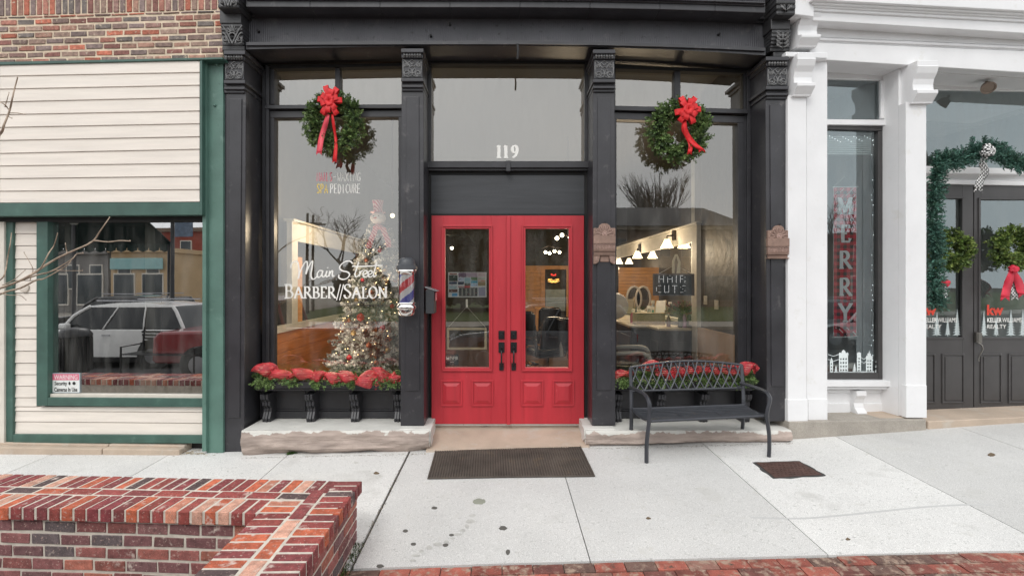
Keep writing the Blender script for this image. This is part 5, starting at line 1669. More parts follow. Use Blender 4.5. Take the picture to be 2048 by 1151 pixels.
MAIN = [[(293, 560), (298, 532), (318, 512), (340, 515), (350, 545), (352, 590), (348, 638)], [(348, 638), (362, 585), (388, 530), (408, 512), (412, 545), (402, 600)],
        [(402, 605), (418, 560), (440, 518), (450, 512), (445, 560), (438, 612), (450, 640), (470, 632), (488, 610)],
        [(520, 580), (500, 578), (484, 600), (486, 624), (502, 624), (518, 600), (524, 578)], [(524, 578), (518, 612), (530, 624), (545, 606)],
        [(554, 580), (546, 608), (552, 624), (566, 612)], [(559, 556), (560, 559)], [(574, 580), (568, 622)], [(569, 612), (584, 584), (594, 580), (592, 604), (596, 620), (606, 614)],
        [(738, 528), (722, 512), (690, 512), (655, 535), (645, 562), (665, 580), (700, 588), (716, 606), (700, 632), (668, 642), (640, 630), (640, 608)],
        [(782, 516), (765, 570), (755, 606), (766, 624), (784, 608)], [(735, 547), (800, 548), (870, 545), (955, 540)],
        [(792, 582), (786, 620)], [(787, 612), (800, 584), (812, 580)], [(812, 608), (838, 600), (842, 584), (828, 578), (814, 596), (818, 620), (834, 624), (850, 610)],
        [(850, 608), (874, 600), (878, 584), (864, 578), (850, 596), (854, 620), (870, 624), (884, 610)], [(912, 520), (898, 570), (888, 606), (896, 622), (912, 606)]]
def b_main(m):
    for k_, s in enumerate(MAIN): m.ribbon(PB, z5(s), 3.2, GO+.00005*(k_ % 4), 0, (rad(35), .55))
lettering('window_lettering', 'Main Street in white brush script on the left barber window', b_main, vw, PB.P(670, 560, GO))
def b_barber(m):
    serif(m, PB, 'BARBER', 568, 595.5, 22, GO, 4.0, gap=.0, big=1.22)
    m.ribbon(PB, [(673, 600), (681, 568)], 2.0, GO); m.ribbon(PB, [(679, 600), (687, 568)], 2.0, GO)
    serif(m, PB, 'SALON', 686.5, 595.5, 22, GO, 4.0, gap=.02, big=1.22)
lettering('window_lettering', 'BARBER//SALON in white serif capitals on the left barber window', b_barber, vw, PB.P(670, 598, GO))
def b_119(m):
    for ch, x in (('1', 992), ('1', 1006), ('9', 1022)): serif(m, PB, ch, x, 315, 24, -.024, 6.2, th=.005, nib=(rad(10), .34))
lettering('house_number', 'white raised numerals 119 above the red doors', b_119, vw, PB.P(1018, 316, 0), 'house number')

# ---- things on the left red door
T = thing('poster', 'colourful landscape poster taped inside the left red door glass', 'poster', PB.P(935, 594, -.0))
PO = .004
mb = MB(); mb.pr(PB, 896.5, 544, 973, 594, PO-.001, PO-.003); mb.build('paper', flat('poster white', (.72, .74, .74), .6), T)
cells = [(899, 546, 914, 549, (.30, .12, .10)), (898, 550, 915, 562, (.035, .06, .045)), (898, 563, 914, 568, (.06, .09, .16)), (898, 571, 914, 577, (.42, .55, .60)), (898, 578, 915, 584, (.14, .06, .05)),
         (904, 586, 915, 592, (.12, .38, .62)), (917, 545, 932, 554, (.22, .14, .22)), (916, 555, 928, 562, (.55, .60, .72)), (916, 563, 928, 569, (.06, .08, .13)),
         (929, 555, 941, 566, (.36, .52, .58)), (929, 566, 941, 571, (.12, .12, .10)), (942, 554, 955, 560, (.14, .24, .12)), (942, 561, 955, 566, (.06, .38, .52)), (942, 567, 955, 572, (.40, .58, .74)),
         (956, 545, 972, 553, (.60, .50, .52)), (956, 554, 971, 559, (.52, .54, .48)), (956, 560, 971, 562, (.62, .26, .14)), (956, 563, 971, 571, (.36, .28, .16)), (916, 572, 929, 574, (.40, .16, .20)), (929, 571, 940, 575, (.55, .06, .07)),
         (918, 575, 955, 592, (.05, .055, .06)), (957, 574, 971, 592, (.34, .34, .44)), (932, 545, 955, 554, (.45, .36, .44))]
mats = []
mb = MB()
for i, (a, b, c_, d, col) in enumerate(cells): mb.sheet(PB, [(a, b), (c_, b), (c_, d), (a, d)], PO+.0004*(i % 3)+.0002, 0, col)
for i in range(60):
    x = R.uniform(898, 968); y = R.uniform(546, 590); mb.sheet(PB, [(x, y), (x+R.uniform(1, 3.4), y), (x+3, y+.7), (x, y+.7)], PO+.0016, 0, R.choice([(.75, .75, .75), (.05, .05, .07), (.6, .6, .68), (.5, .12, .12)]))
for x in (923, 931, 939, 947): mb.sheet(PB, [(x, 576), (x+3, 576), (x+3, 591), (x, 591)], PO+.0018, 0, (.30, .30, .28))
mb.build('printed_blocks', pm('poster ink', (1, 1, 1), .5, attr=True, var=.05), T, normals=False)
T = thing('hanging_frame', 'empty pale wooden frame hanging by string inside the left red door glass', 'frame', PB.P(933, 699, .0))
mb = MB(); mb.frame(PB, 893.5, 655, 973.5, 699, 4.6, -.004, -.018); mb.build('wooden_frame', flat('pale ash wood', (.62, .54, .38), .6, var=.12, scale=15), T, bevel=.001)
mb = MB(); mb.tube([PB.P(896, 655, -.01), PB.P(933, 613, -.01)], .0016, 4); mb.tube([PB.P(972, 655, -.01), PB.P(934, 613, -.01)], .0016, 4); mb.build('string', flat('white string', (.7, .7, .66)), T)
mb = MB(); mb.pr(PB, 931.5, 598, 935.5, 615, .003, -.010); mb.build('adhesive_hook', vw, T, bevel=.001)
T = thing('sticker', 'small black NFIB member sticker low on the left red door glass', 'sticker', PB.P(905, 727, .004))
mb = MB(); mb.pr(PB, 889, 708, 917, 730, PO, PO-.001); mb.build('decal', flat('sticker black', (.035, .045, .05), .4), T)
mb = MB(); ptext(mb, PB, 'NFIB', 901, 712, 916, 718.5, PO+.001, bold=.03); mb.sheet(PB, [(892, 712), (895, 715), (899, 713), (899, 719), (892, 718)], PO+.001)
mb.sheet(PB, [(893, 720), (913, 720), (913, 720.6), (893, 720.6)], PO+.001); mb.sheet(PB, [(900, 723), (908, 723), (908, 724), (900, 724)], PO+.001); mb.build('lettering', vw, T, normals=False)

# ---- white shop: banner, lights, decals, wreaths, garland, spot
bo = IO-.05
T = thing('banner', 'tall red and black plaid MERRY banner hanging in the narrow white shop window', 'banner', PW.P(1689, 672, bo))
mb = MB()
for i in range(7):
    for j in range(44):
        x0, x1 = 1667+i*6.6, 1667+(i+1)*6.6; y0, y1 = 375+j*6.75, 375+(j+1)*6.75
        c = [(.78, .06, .09), (.42, .04, .055), (.07, .04, .045)][(i % 2)+(j % 2)]
        mb.sheet(PW, [(x0, y0), (x1, y0), (x1, y1), (x0, y1)], bo, 0, c)
mb.build('plaid_cloth', pm('plaid cloth', (1, 1, 1), .8, attr=True, var=.08), T, normals=False)
mb = MB(); mb.tube([PW.P(1664, 374, bo), PW.P(1716, 374, bo)], .006, 6); mb.tube([PW.P(1664, 674, bo), PW.P(1716, 672, bo)], .005, 6)
mb.tube([PW.P(1666, 374, bo), PW.P(1690, 352, bo+.01), PW.P(1713, 374, bo)], .002, 4)
mb.tube([PW.P(1667, 374, bo), PW.P(1667, 672, bo)], .003, 4); mb.tube([PW.P(1713, 374, bo), PW.P(1713, 672, bo)], .003, 4); mb.build('rod', vw, T)
mb = MB()
for ch, x, y, h in (('M', 1675, 427, 31), ('E', 1680, 483, 32), ('R', 1677, 536, 33), ('R', 1677, 590, 33), ('Y', 1676, 642, 35)):
    serif(mb, PW, ch, x, y, h, bo+.006, 7.0, nib=(rad(5), .5), th=.001)
mb.build('lettering', flat('banner white', (.88, .90, .90), .6), T, normals=False)
mb = MB()
for i in range(34):
    y = 377+ (i*37 % 30); x = 1670+(i*53 % 42); s = R.uniform(.7, 1.6); mb.sheet(PW, [(x-s, y), (x, y-s), (x+s, y), (x, y+s)], bo+.003)
for i in range(20):
    y = 655+(i*37 % 14); x = 1672+(i*53 % 40); s = R.uniform(.7, 1.6); mb.sheet(PW, [(x-s, y), (x, y-s), (x+s, y), (x, y+s)], bo+.003)
mb.build('snow_print', vw, T, normals=False)
# string lights
T = thing('string_lights', 'white icicle string lights along top and right edge of the narrow window', 'string lights', PW.P(1750, 740, bo))
mb = MB(); path = [(1658, 276), (1680, 270), (1705, 276), (1730, 268), (1752, 272), (1751, 330), (1753, 400), (1750, 480), (1753, 560), (1750, 640), (1752, 738)]
mb.tube([PW.P(x, y, IO-.03) for x, y in path], .0022, 4); mb.tube([PW.P(x-4, y, IO-.035) for x, y in path[4:]], .0018, 4); mb.build('wire', vw, T)
mb = MB()
for i in range(64):
    if i < 18: x, y = 1659+i*5.4, 272+(i*29 % 13)
    else: x, y = R.choice([1743, 1746, 1749, 1753])+R.uniform(-1, 1), 280+(i-18)*10
    p = PW.P(x, y, IO-.03); mb.lathe([(0, -.006), (.0045, 0), (0, .007)], p, 6)
mb.build('bulbs', M['fairywhite'], T)
# paper village
T = thing('window_decal', 'white paper-cut village with snowy houses along the bottom of the narrow window', 'window decal', PW.P(1705, 746, IO))
mb = MB(); eo = IO+.004
def pw(pts): mb.pp(PW, pts, eo, eo-.001)
def house(x0, x1, yb, pts, nx_, ny_, ytop):
    # facade lattice so that the openings are real holes
    xs = [x0+(x1-x0)*i/(2*nx_+1) for i in range(2*nx_+2)]
    h_ = (yb-ytop)/(2*ny_+1)
    for i in range(0, 2*nx_+1, 2): pw([(xs[i], ytop), (xs[i+1], ytop), (xs[i+1], yb), (xs[i], yb)])
    for j in range(2*ny_+1):
        if j % 2 == 0:
            for i in range(1, 2*nx_, 2): pw([(xs[i], ytop+j*h_), (xs[i+1], ytop+j*h_), (xs[i+1], ytop+(j+1)*h_), (xs[i], ytop+(j+1)*h_)])
    pw(pts)
house(1678, 1696, 745, [(1678, 712), (1678, 706), (1680, 704), (1683, 706), (1684, 701), (1687, 699), (1690, 701), (1692, 706), (1695, 704), (1697, 707), (1696, 712)], 3, 4, 712)
house(1714, 1722, 745, [(1714, 712), (1714, 706), (1716, 704), (1720, 704), (1722, 706), (1722, 712)], 1, 5, 712)
house(1732, 1745, 745, [(1732, 716), (1732, 711), (1735, 711), (1735, 706), (1737, 706), (1738.5, 700), (1740, 706), (1742, 706), (1742, 711), (1745, 711), (1745, 716)], 2, 4, 716)
house(1660, 1666, 745, [(1660, 722), (1663, 714), (1666, 722)], 1, 3, 722)
pw([(1656, 744), (1748, 741.5), (1748, 745.6), (1656, 745.6)])
for x, yt, w in ((1709, 726, 6), (1672, 730, 5), (1754, 702, 5)):
    for k_ in range(4): a = yt+(743-yt)*k_/4; ww = w*(k_+1.4)/5; pw([(x, a), (x+ww, a+(743-yt)/3.4), (x-ww, a+(743-yt)/3.4)])
for x0, x1, y in ((1656, 1678, 708), (1656, 1678, 718), (1722, 1733, 714), (1722, 1733, 722)):
    mb.ribbon(PW, [(x0, y), ((x0+x1)/2, y+4), (x1, y)], .9, eo)
mb.build('paper_cutout', flat('paper white', (.72, .78, .78), .6), T, normals=False)
# door decals
do = o_-.024
def firs(xs, label, lab2):
    for x, y0, y1, w in xs:
        mb = MB()
        n = 9
        for k_ in range(n):
            a = y0+(y1-6-y0)*k_/n; ww = w*(k_+1.3)/n; b = a+(y1-y0)/n*1.5
            mb.pp(PW, [(x, a), (x+ww*.55, b-1.5), (x+ww, b+.8), (x+ww*.3, b), (x-ww*.3, b), (x-ww, b+.8), (x-ww*.55, b-1.5)], do, do-.001)
        mb.pp(PW, [(x-.7, y1-8), (x+.7, y1-8), (x+.7, y1), (x-.7, y1)], do, do-.001)
        o = mb.build('fir_decal', flat('frosted white', (.55, .62, .62), .7), None, origin=PW.P(x, y1, do))
        tag(o, label % lab2.pop(0), 'window decal', 'fir tree decals on the charcoal doors')
firs([(1874, 622, 672, 10), (1895.5, 632, 672, 6), (1914.5, 617, 672, 10)], 'frosted fir tree decal on the left charcoal door, %s', ['partly behind the garland', 'the smallest in the middle', 'tall one near the handle stile'])
firs([(1968, 619, 672, 8), (1992.5, 631, 672, 6), (2022, 617, 672, 10), (2046, 617, 672, 9)], 'frosted fir tree decal on the right charcoal door, %s', ['nearest the handle', 'the smallest one', 'tall one under the red bow', 'cut by the frame edge'])
kwr = flat('red vinyl letters', (.72, .05, .02), .4)
def bkw(m, x): ptext(m, PW, 'kw', x, 609, x+33, 630, do+.002, bold=.04)
def brl(m, x): ptext(m, PW, 'KELLER', x, 635, x+29, 644, do+.002, bold=.02); ptext(m, PW, 'WILLIAMS', x+30, 635, x+69, 644, do+.002); ptext(m, PW, 'REALTY', x, 648.5, x+38, 656.5, do+.002)
lettering('door_lettering', 'red lower-case kw letters on the right charcoal door', lambda m: bkw(m, 1974), kwr, PW.P(1990, 630, do), 'door lettering')
lettering('door_lettering', 'white realty name in two lines on the right charcoal door', lambda m: brl(m, 1974.5), vw, PW.P(1990, 657, do), 'door lettering')
lettering('door_lettering', 'red lower-case kw letters on the left charcoal door', lambda m: bkw(m, 1840), kwr, PW.P(1856, 630, do), 'door lettering')
lettering('door_lettering', 'white realty name in two lines on the left charcoal door', lambda m: brl(m, 1845), vw, PW.P(1870, 657, do), 'door lettering')
# wreaths on the doors
wa = wreath('yellow green wreath on the left charcoal door, half behind the dark garland', PW.P(1902, 500, o_+.10), .16, .105, 420, PINE3, 'wreaths on the charcoal doors', .04)
wb = wreath('yellow green wreath with red and plaid bow on the right charcoal door', PW.P(2022, 497, o_+.10), .18, .11, 460, PINE3, 'wreaths on the charcoal doors', .04)
kr = flat('crimson ribbon', (.60, .02, .05), .6)
plaid = None
def plaidmat():
    m = pm('black and white check ribbon', (1, 1, 1), .7, var=.03)
    t = m.node_tree; N = t.nodes; K = t.links
    ck = N.new('ShaderNodeTexChecker'); ck.inputs['Scale'].default_value = 48; ck.inputs[1].default_value = (.75, .75, .74, 1); ck.inputs[2].default_value = (.02, .02, .02, 1)
    tc = N.new('ShaderNodeTexCoord'); K.new(tc.outputs['Object'], ck.inputs[0]); K.new(ck.outputs[0], N['Principled BSDF'].inputs['Base Color'])
    return m
PLD = plaidmat()
tail(wb, PW, [(2024, 540), (2018, 562), (2013, 580), (2010, 594)], 18, o_+.2, o_+.16, kr)
tail(wb, PW, [(2026, 540), (2036, 560), (2042, 580), (2046, 588)], 18, o_+.2, o_+.16, kr)
tail(wb, PW, [(2025, 542), (2028, 560), (2030, 578), (2030, 594)], 15, o_+.19, o_+.13, PLD)
bow(wb, PW.P(2024, 538, o_+.2), .10, .08, 9, mat=kr)
bow(wa, PW.P(1888, 566, o_+.12), .09, .08, 8, mat=kr); tail(wa, PW, [(1888, 570), (1890, 585), (1892, 598)], 9, o_+.14, o_+.12, PLD)
# long garland round the door
T = thing('door_garland', 'long dark blue-green pine garland draped down and over the charcoal doors', 'garland', PW.P(1868, 600, o_+.15))
path = sp2([(1872, 608), (1866, 560), (1870, 500), (1864, 450), (1867, 400), (1872, 350), (1880, 322), (1905, 322), (1935, 312), (1965, 300), (1990, 306), (2015, 320), (2048, 330), (2090, 322)], 6)
mb = MB()
for i, (x, y) in enumerate(path):
    vert = y > 330 and x < 1890
    for k_ in range(24 if not vert else 22):
        p = PW.P(x+R.uniform(-4, 4), y+R.uniform(-4, 4), -.10+R.uniform(-.02, .03))
        if vert: d = PW.u*R.uniform(-1, 1)*1.2+Vector((0, 0, R.uniform(-.5, .35)))-Vector((0, .5*R.random(), 0))
        else: d = PW.u*R.uniform(-1, 1)+Vector((0, 0, R.uniform(-1, 1)*1.0))-Vector((0, .5*R.random(), 0))
        sprig(mb, p, d, R.uniform(.07, .15), 26, .030, .0052, PINE2, .8)
for x, y in ((1943, 272), (1968, 270), (2008, 282), (1872, 300)):
    for k_ in range(5): sprig(mb, PW.P(x, y+26, -.1), Vector((R.uniform(-.25, .25), -.1, 1)), .14, 40, .026, .005, PINE2, .8)
mb.build('pine_needles', M['leaf'], T, normals=False)
mb = MB(); mb.tube([PW.P(x, y, -.10) for x, y in path], .012, 6); mb.build('stem', flat('dark green core', (.018, .03, .012)), T)
bow(T, PW.P(1972, 302, .0), .17, .16, 10, mat=PLD)
tail(T, PW, [(1974, 306), (1966, 325), (1970, 345), (1960, 362), (1956, 378)], 17, -.02, -.12, PLD)
# flood spot under the soffit
ps = PW.P(1972, 156, -.22)
T = thing('spotlight', 'round bronze spotlight hanging under the white soffit above the garland', 'spotlight', ps)
brz = flat('bronze metal', (.26, .21, .17), .45, metal=.5)
mb = MB(); mb.box(ps.x-.07, ps.x+.07, ps.y-.04, ps.y+.04, ps.z-.02, ps.z+.05); mb.build('mount', brz, T, bevel=.008, seg=2)
mb = MB(); mb.tube([ps+Vector((0, 0, -.02)), ps+Vector((.01, 0, -.06)), ps+Vector((-.005, -.02, -.09))], .016, 8); mb.build('arm', brz, T, smooth=True)
hd = ps+Vector((-.02, -.04, -.125)); ax = Vector((-.35, -.65, -.65)).normalized()
mb = MB()
prof = [(0, -.05), (.045, -.05), (.06, -.02), (.072, .02), (.074, .04), (.062, .04), (.055, .028), (0, .028)]
s_ = ax.cross(Vector((0, 0, 1))).normalized(); t_ = ax.cross(s_)
n = 24; vs = [hd+ax*h+(s_*math.cos(2*PI*q/n)+t_*math.sin(2*PI*q/n))*r_ for r_, h in prof for q in range(n)]
fs = [[i*n+q, i*n+(q+1) % n, (i+1)*n+(q+1) % n, (i+1)*n+q] for i in range(len(prof)-1) for q in range(n)]
mb.add(vs, fs); mb.build('lamp_head', brz, T, smooth=True)
# ================================================================ INSIDE THE BARBER SHOP
def plight(name, loc, w, r=.05, col=(1, .80, .56)):
    l = bpy.data.lights.new(name, 'POINT'); l.energy = w; l.shadow_soft_size = r; l.color = col; l.specular_factor = .25
    o = bpy.data.objects.new(name, l); COL.objects.link(o); o.location = loc
    return o
# flocked christmas tree
ct_ = D(758, 745, 6.45)
T = thing('christmas_tree', 'white flocked Christmas tree with warm lights and red ornaments behind the left barber window', 'christmas tree', (ct_.x, ct_.y, .1))
top = D(757, 448, 6.45)
zt_ = top.z; zb_ = .35
mb = MB(); mb.tube([(ct_.x, ct_.y, .1), (ct_.x, ct_.y, zt_)], [.04, .01], 8); mb.build('trunk', M['bark'], T)
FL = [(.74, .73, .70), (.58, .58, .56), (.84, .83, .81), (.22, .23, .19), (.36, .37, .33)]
mb = MB()
for i in range(3400):
    f = R.random()**1.35
    z = zb_+(zt_-zb_)*f
    rr = (.64*(1-f)**.80+.03)
    a = R.uniform(0, 2*PI)
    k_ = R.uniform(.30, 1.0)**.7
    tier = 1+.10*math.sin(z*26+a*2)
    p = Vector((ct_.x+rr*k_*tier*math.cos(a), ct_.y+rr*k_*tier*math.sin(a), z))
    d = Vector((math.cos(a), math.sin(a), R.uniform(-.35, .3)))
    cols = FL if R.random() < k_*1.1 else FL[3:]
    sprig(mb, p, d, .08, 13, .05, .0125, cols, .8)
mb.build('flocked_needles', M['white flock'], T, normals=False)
mb = MB()
for i in range(210):
    f = R.random()**1.3; z = zb_+(zt_-zb_)*f; rr = .64*(1-f)**.80+.045; a = R.uniform(PI*.95, 2.05*PI)
    s_ = .0058
    mb.lathe([(0, -s_), (s_, 0), (0, s_)], (ct_.x+rr*math.cos(a), ct_.y+rr*math.sin(a), z), 5)
tag(mb.build('fairy_lights', M['fairy'], T), None, None, kind='stuff')
balls = [(727, 634, 'red', .05), (790, 560, 'copper', .035), (735, 520, 'copper', .03), (762, 500, 'red', .03), (716, 600, 'gold', .03), (748, 585, 'copper', .035), (712, 665, 'gold', .035), (770, 655, 'red', .035),
         (745, 690, 'copper', .035), (780, 700, 'gold', .035), (705, 715, 'red', .035), (760, 725, 'copper', .035), (786, 612, 'red', .03), (772, 540, 'gold', .025), (728, 560, 'red', .025), (700, 640, 'copper', .03)]
orn = {'red': flat('red glass ornament', (.40, .012, .02), .2), 'copper': flat('copper ornament', (.36, .12, .06), .3, metal=.6), 'gold': flat('gold ornament', (.40, .28, .12), .3, metal=.6)}
for x, y, c, s_ in balls:
    z = D(x, y, 6.0).z
    f = (z-zb_)/(zt_-zb_); rr = .64*max(0, 1-f)**.80+.06
    dx = D(x, y, 6.45-rr*.7).x-ct_.x; dx = max(-rr, min(rr, dx))
    p = Vector((ct_.x+dx, ct_.y-math.sqrt(max(0, rr*rr-dx*dx)), D(x, y, 6.45-math.sqrt(max(0, rr*rr-dx*dx))).z))
    mb = MB(); mb.lathe([(s_*math.sin(PI*q/8), -s_*math.cos(PI*q/8)) for q in range(9)]+[(s_*.2, s_), (s_*.2, s_*1.2), (0, s_*1.2)], p, 12); mb.build('ornament', orn[c], T, smooth=True)
plight('tree_glow', (ct_.x-.25, ct_.y-.62, 1.0), 9, .30, (1, .86, .68)); plight('tree_glow', (ct_.x-.15, ct_.y-.45, 1.9), 6, .2, (1, .86, .68))
# snowman topper
tp = D(757, 448, 6.2)
T = thing('snowman_topper', 'snowman tree topper with red striped top hat and scarf above the flocked tree', 'tree topper', tp)
def px(x, y, d=6.2): return D(x, y, d)
mb = MB(); c = px(756, 436); r_ = .092
mb.lathe([(r_*math.sin(PI*q/12)*1.05, -r_*.85*math.cos(PI*q/12)) for q in range(13)], c, 20); mb.build('head', flat('snowman felt', (.62, .57, .54), .9), T, smooth=True)
stripe = pm('red and white stripes', (.5, .03, .05), .8, var=.05)
t = stripe.node_tree; wv = t.nodes.new('ShaderNodeTexWave'); wv.inputs['Scale'].default_value = 14; wv.bands_direction = 'DIAGONAL'; tcn = t.nodes.new('ShaderNodeTexCoord')
rp = t.nodes.new('ShaderNodeValToRGB'); rp.color_ramp.elements[0].color = (.42, .03, .06, 1); rp.color_ramp.elements[1].color = (.58, .40, .38, 1); rp.color_ramp.elements[0].position = .55; rp.color_ramp.elements[1].position = .65
t.links.new(tcn.outputs['Object'], wv.inputs[0]); t.links.new(wv.outputs[0], rp.inputs[0]); t.links.new(rp.outputs[0], t.nodes['Principled BSDF'].inputs['Base Color'])
mb = MB(); h0 = px(756, 425); k_ = 6.2/F
mb.lathe([(0, 0), (15*k_, 0), (15*k_, .012), (9.5*k_, .014), (8.5*k_, 10*k_), (11*k_, 24*k_), (0, 24*k_)], h0, 20); mb.build('top_hat', stripe, T, smooth=True)
mb = MB(); mb.lathe([(0, 0), (8*k_, -2*k_), (11*k_, -6*k_), (8*k_, -10*k_), (0, -11*k_)], px(757, 448), 16)
for pts in ([(752, 455), (746, 470), (740, 484), (737, 496)], [(765, 455), (771, 470), (776, 482), (777, 494)]):
    for (a, b) in zip(pts, pts[1:]):
        A, Bq = px(*a, 6.02), px(*b, 6.0); w = Vector((.035, 0, 0))
        mb.prism([A-w, A+w, Bq+w, Bq-w], [q+Vector((0, .01, 0)) for q in (A-w, A+w, Bq+w, Bq-w)])
mb.build('scarf', stripe, T, smooth=True)
mb = MB(); mb.lathe([(0, -.012), (.012, 0), (0, .012)], c+Vector((-.03, -.085, .015)), 8); mb.lathe([(0, -.012), (.012, 0), (0, .012)], c+Vector((.03, -.085, .015)), 8); mb.build('eyes', flat('coal', (.02, .02, .02)), T)
mb = MB(); mb.tube([c+Vector((0, -.085, -.005)), c+Vector((-.03, -.14, -.02))], [.014, .003], 8); mb.build('nose', flat('carrot', (.6, .1, .05)), T)

# sconces on the right partition
dk = flat('bronze lamp metal', (.05, .04, .035), .4, metal=.6)
def shade(mb, c, r=.095, h=.14):
    mb.lathe([(r*.38, 0), (r*.45, -.01), (r*.66, -h*.45), (r*1.0, -h*.92), (r*1.05, -h), (r*.98, -h), (r*.6, -h*.45), (r*.3, -.01)], c, 20)
SCN = [(7.8, 1334, 1368, 478), (9.75, 1275, 1305, 502), (12.2, 1238, 1258, 516)]
names = ['nearest the window', 'second from the window', 'farthest from the window']
for (d_, xa, xb, y), nm in zip(SCN, names):
    pa, pb_ = D(xa, y, d_), D(xb, y, d_)
    T = thing('wall_sconce', 'wall lamp with lit bell shade and an added copy as its mirror image on the white rail, %s' % nm, 'wall lamp', pa, group='lit lamps over the barber mirrors')
    for p in (pa, pb_):  # the second shade is an added copy standing for the mirror reflection
        mb = MB(); shade(mb, p); mb.build('lamp_shade', M['lamp'], T, smooth=True)
    mb = MB(); mb.tube([pa+Vector((0, 0, -.01)), pa+Vector((.0, 0, .05)), Vector((XR-.02, pa.y, pa.z+.06))], .013, 6); mb.tube([pb_+Vector((0, 0, -.01)), pb_+Vector((0, 0, .05)), Vector((XR+.05, pa.y, pa.z+.06))], .013, 6)
    mb.build('arm', dk, T)
    mb = MB(); mb.box(XR-.045, XR+.08, pa.y-.06, pa.y+.06, pa.z-.02, pa.z+.14); mb.build('back_plate', dk, T, bevel=.004)
    plight('sconce_light', pa+Vector((-.25, 0, -.22)), 26, .06); plight('sconce_light', pb_+Vector((.12, 0, -.22)), 18, .05)  # the second lamp is added for the mirror-image shade
# ceiling light bars with bulbs seen through the doors
for (x, y, d_, off, nm) in ((890, 474, 12.0, [(-6, 24), (14, 22)], 'seen through the left red door'), (1106, 500, 11.5, [(-15, 4), (-7, 6), (3, 2), (13, 4)], 'lower one seen through the right red door'), (1136, 478, 9.0, [(-22, -2), (-12, -8), (4, -3)], 'upper one seen through the right red door')):
    p = D(x, y-6, d_)
    T = thing('ceiling_light', 'ceiling light bar with glowing round bulbs, %s' % nm, 'ceiling light', p, group='lit bulb bars on the ceiling')
    mb = MB()
    mb.tube([p+Vector((-.28, 0, -.03)), p+Vector((-.1, 0, .03)), p+Vector((.1, 0, -.02)), p+Vector((.3, 0, .02))], .012, 6); mb.tube([p, Vector((p.x, p.y, 4.42))], .008, 6); mb.build('arm', dk, T)
    for dx, dy in off:
        b = D(x+dx, y+dy, d_); s_ = .036
        mb = MB(); mb.lathe([(s_*math.sin(PI*q/8), -s_*math.cos(PI*q/8)) for q in range(9)], b, 12); mb.build('bulb', M['bulb'], T, smooth=True)
    plight('ceiling_lamp_light', p+Vector((0, 0, -.3)), 24, .15)
# ceiling light reflected bright above the left rail
p = Vector((-1.9, 1.7, 3.1))
T = thing('ceiling_light', 'bare round ceiling lamp glowing above the flocked tree', 'ceiling light', D(785, 431, 7.4))
mb = MB(); q_ = D(785, 431, 7.4); mb.lathe([(.034*math.sin(PI*q/8), -.034*math.cos(PI*q/8)) for q in range(9)], q_, 12); mb.build('bulb', M['lamp'], T, smooth=True)
mb = MB(); mb.tube([q_+Vector((0, 0, .05)), Vector((q_.x, q_.y, 4.42))], .012, 6); mb.build('stem', dk, T)
plight('ceiling_lamp_light', q_+Vector((-.35, -.7, -.3)), 38, .12)

# hanging LED board
lb = PB.P(1348, 590, -.14)
T = thing('sign_board', 'black hanging light board reading HAIR CUTS in dots behind the right barber window', 'sign', lb)
mb = MB(); mb.pr(PB, 1308, 548, 1388, 590, -.14, -.165); mb.build('board', flat('board black', (.022, .026, .032), .4), T)
mb = MB(); mb.frame(PB, 1307, 547, 1389, 591, 2, -.135, -.167); mb.build('rim', flat('rim grey', (.10, .10, .11), .4), T)
dots = {'H': ['101', '101', '111', '101', '101'], 'A': ['010', '101', '111', '101', '101'], 'I': ['1', '1', '1', '1', '1'], 'R': ['110', '101', '110', '101', '101'],
        'C': ['011', '100', '100', '100', '011'], 'U': ['101', '101', '101', '101', '111'], 'T': ['111', '010', '010', '010', '010'], 'S': ['011', '100', '010', '001', '110']}
mb = MB()
for word, x0, y0, w in (('HAIR', 1318, 551, 2.4), ('CUTS', 1313, 571, 2.2)):
    x = x0
    for ch in word:
        pat = dots[ch]
        for j, row in enumerate(pat):
            for i, v in enumerate(row):
                for sx, sy in ((0, 0), (.5, 0), (0, .5)):
                    if v == '1' and (sx == 0 or (i+1 < len(row) and row[i+1] == '1')) and (sy == 0 or (j < 4 and pat[j+1][i] == '1')):
                        p = PB.P(x+(i+sx)*w*1.9, y0+(j+sy)*3.3, -.138); mb.lathe([(0, -.0036), (.0036, 0), (0, .0036)], p, 5)
        x += len(pat[0])*w*1.9+3.6
mb.build('dot_letters', flat('dot white', (.85, .86, .9), .4, emit=1.2), T)
mb = MB(); mb.tube([PB.P(1318, 547, -.15), PB.P(1345, 532, -.15)], .002, 4); mb.tube([PB.P(1384, 547, -.15), PB.P(1355, 532, -.15)], .002, 4); mb.build('string', vw, T)
# little paper tag hung over the board
T = thing('paper_tag', 'folded pale paper price cards hanging above the HAIR CUTS board', 'card', PB.P(1350, 548, -.12))
mb = MB(); mb.pp(PB, [(1344, 546), (1344, 522), (1350, 508), (1353, 508), (1349, 524), (1349, 546)], -.10, -.103); mb.pp(PB, [(1353, 546), (1356, 524), (1352, 508), (1355, 508), (1361, 524), (1361, 546)], -.105, -.108); mb.build('cards', flat('card cream', (.62, .58, .45)), T)

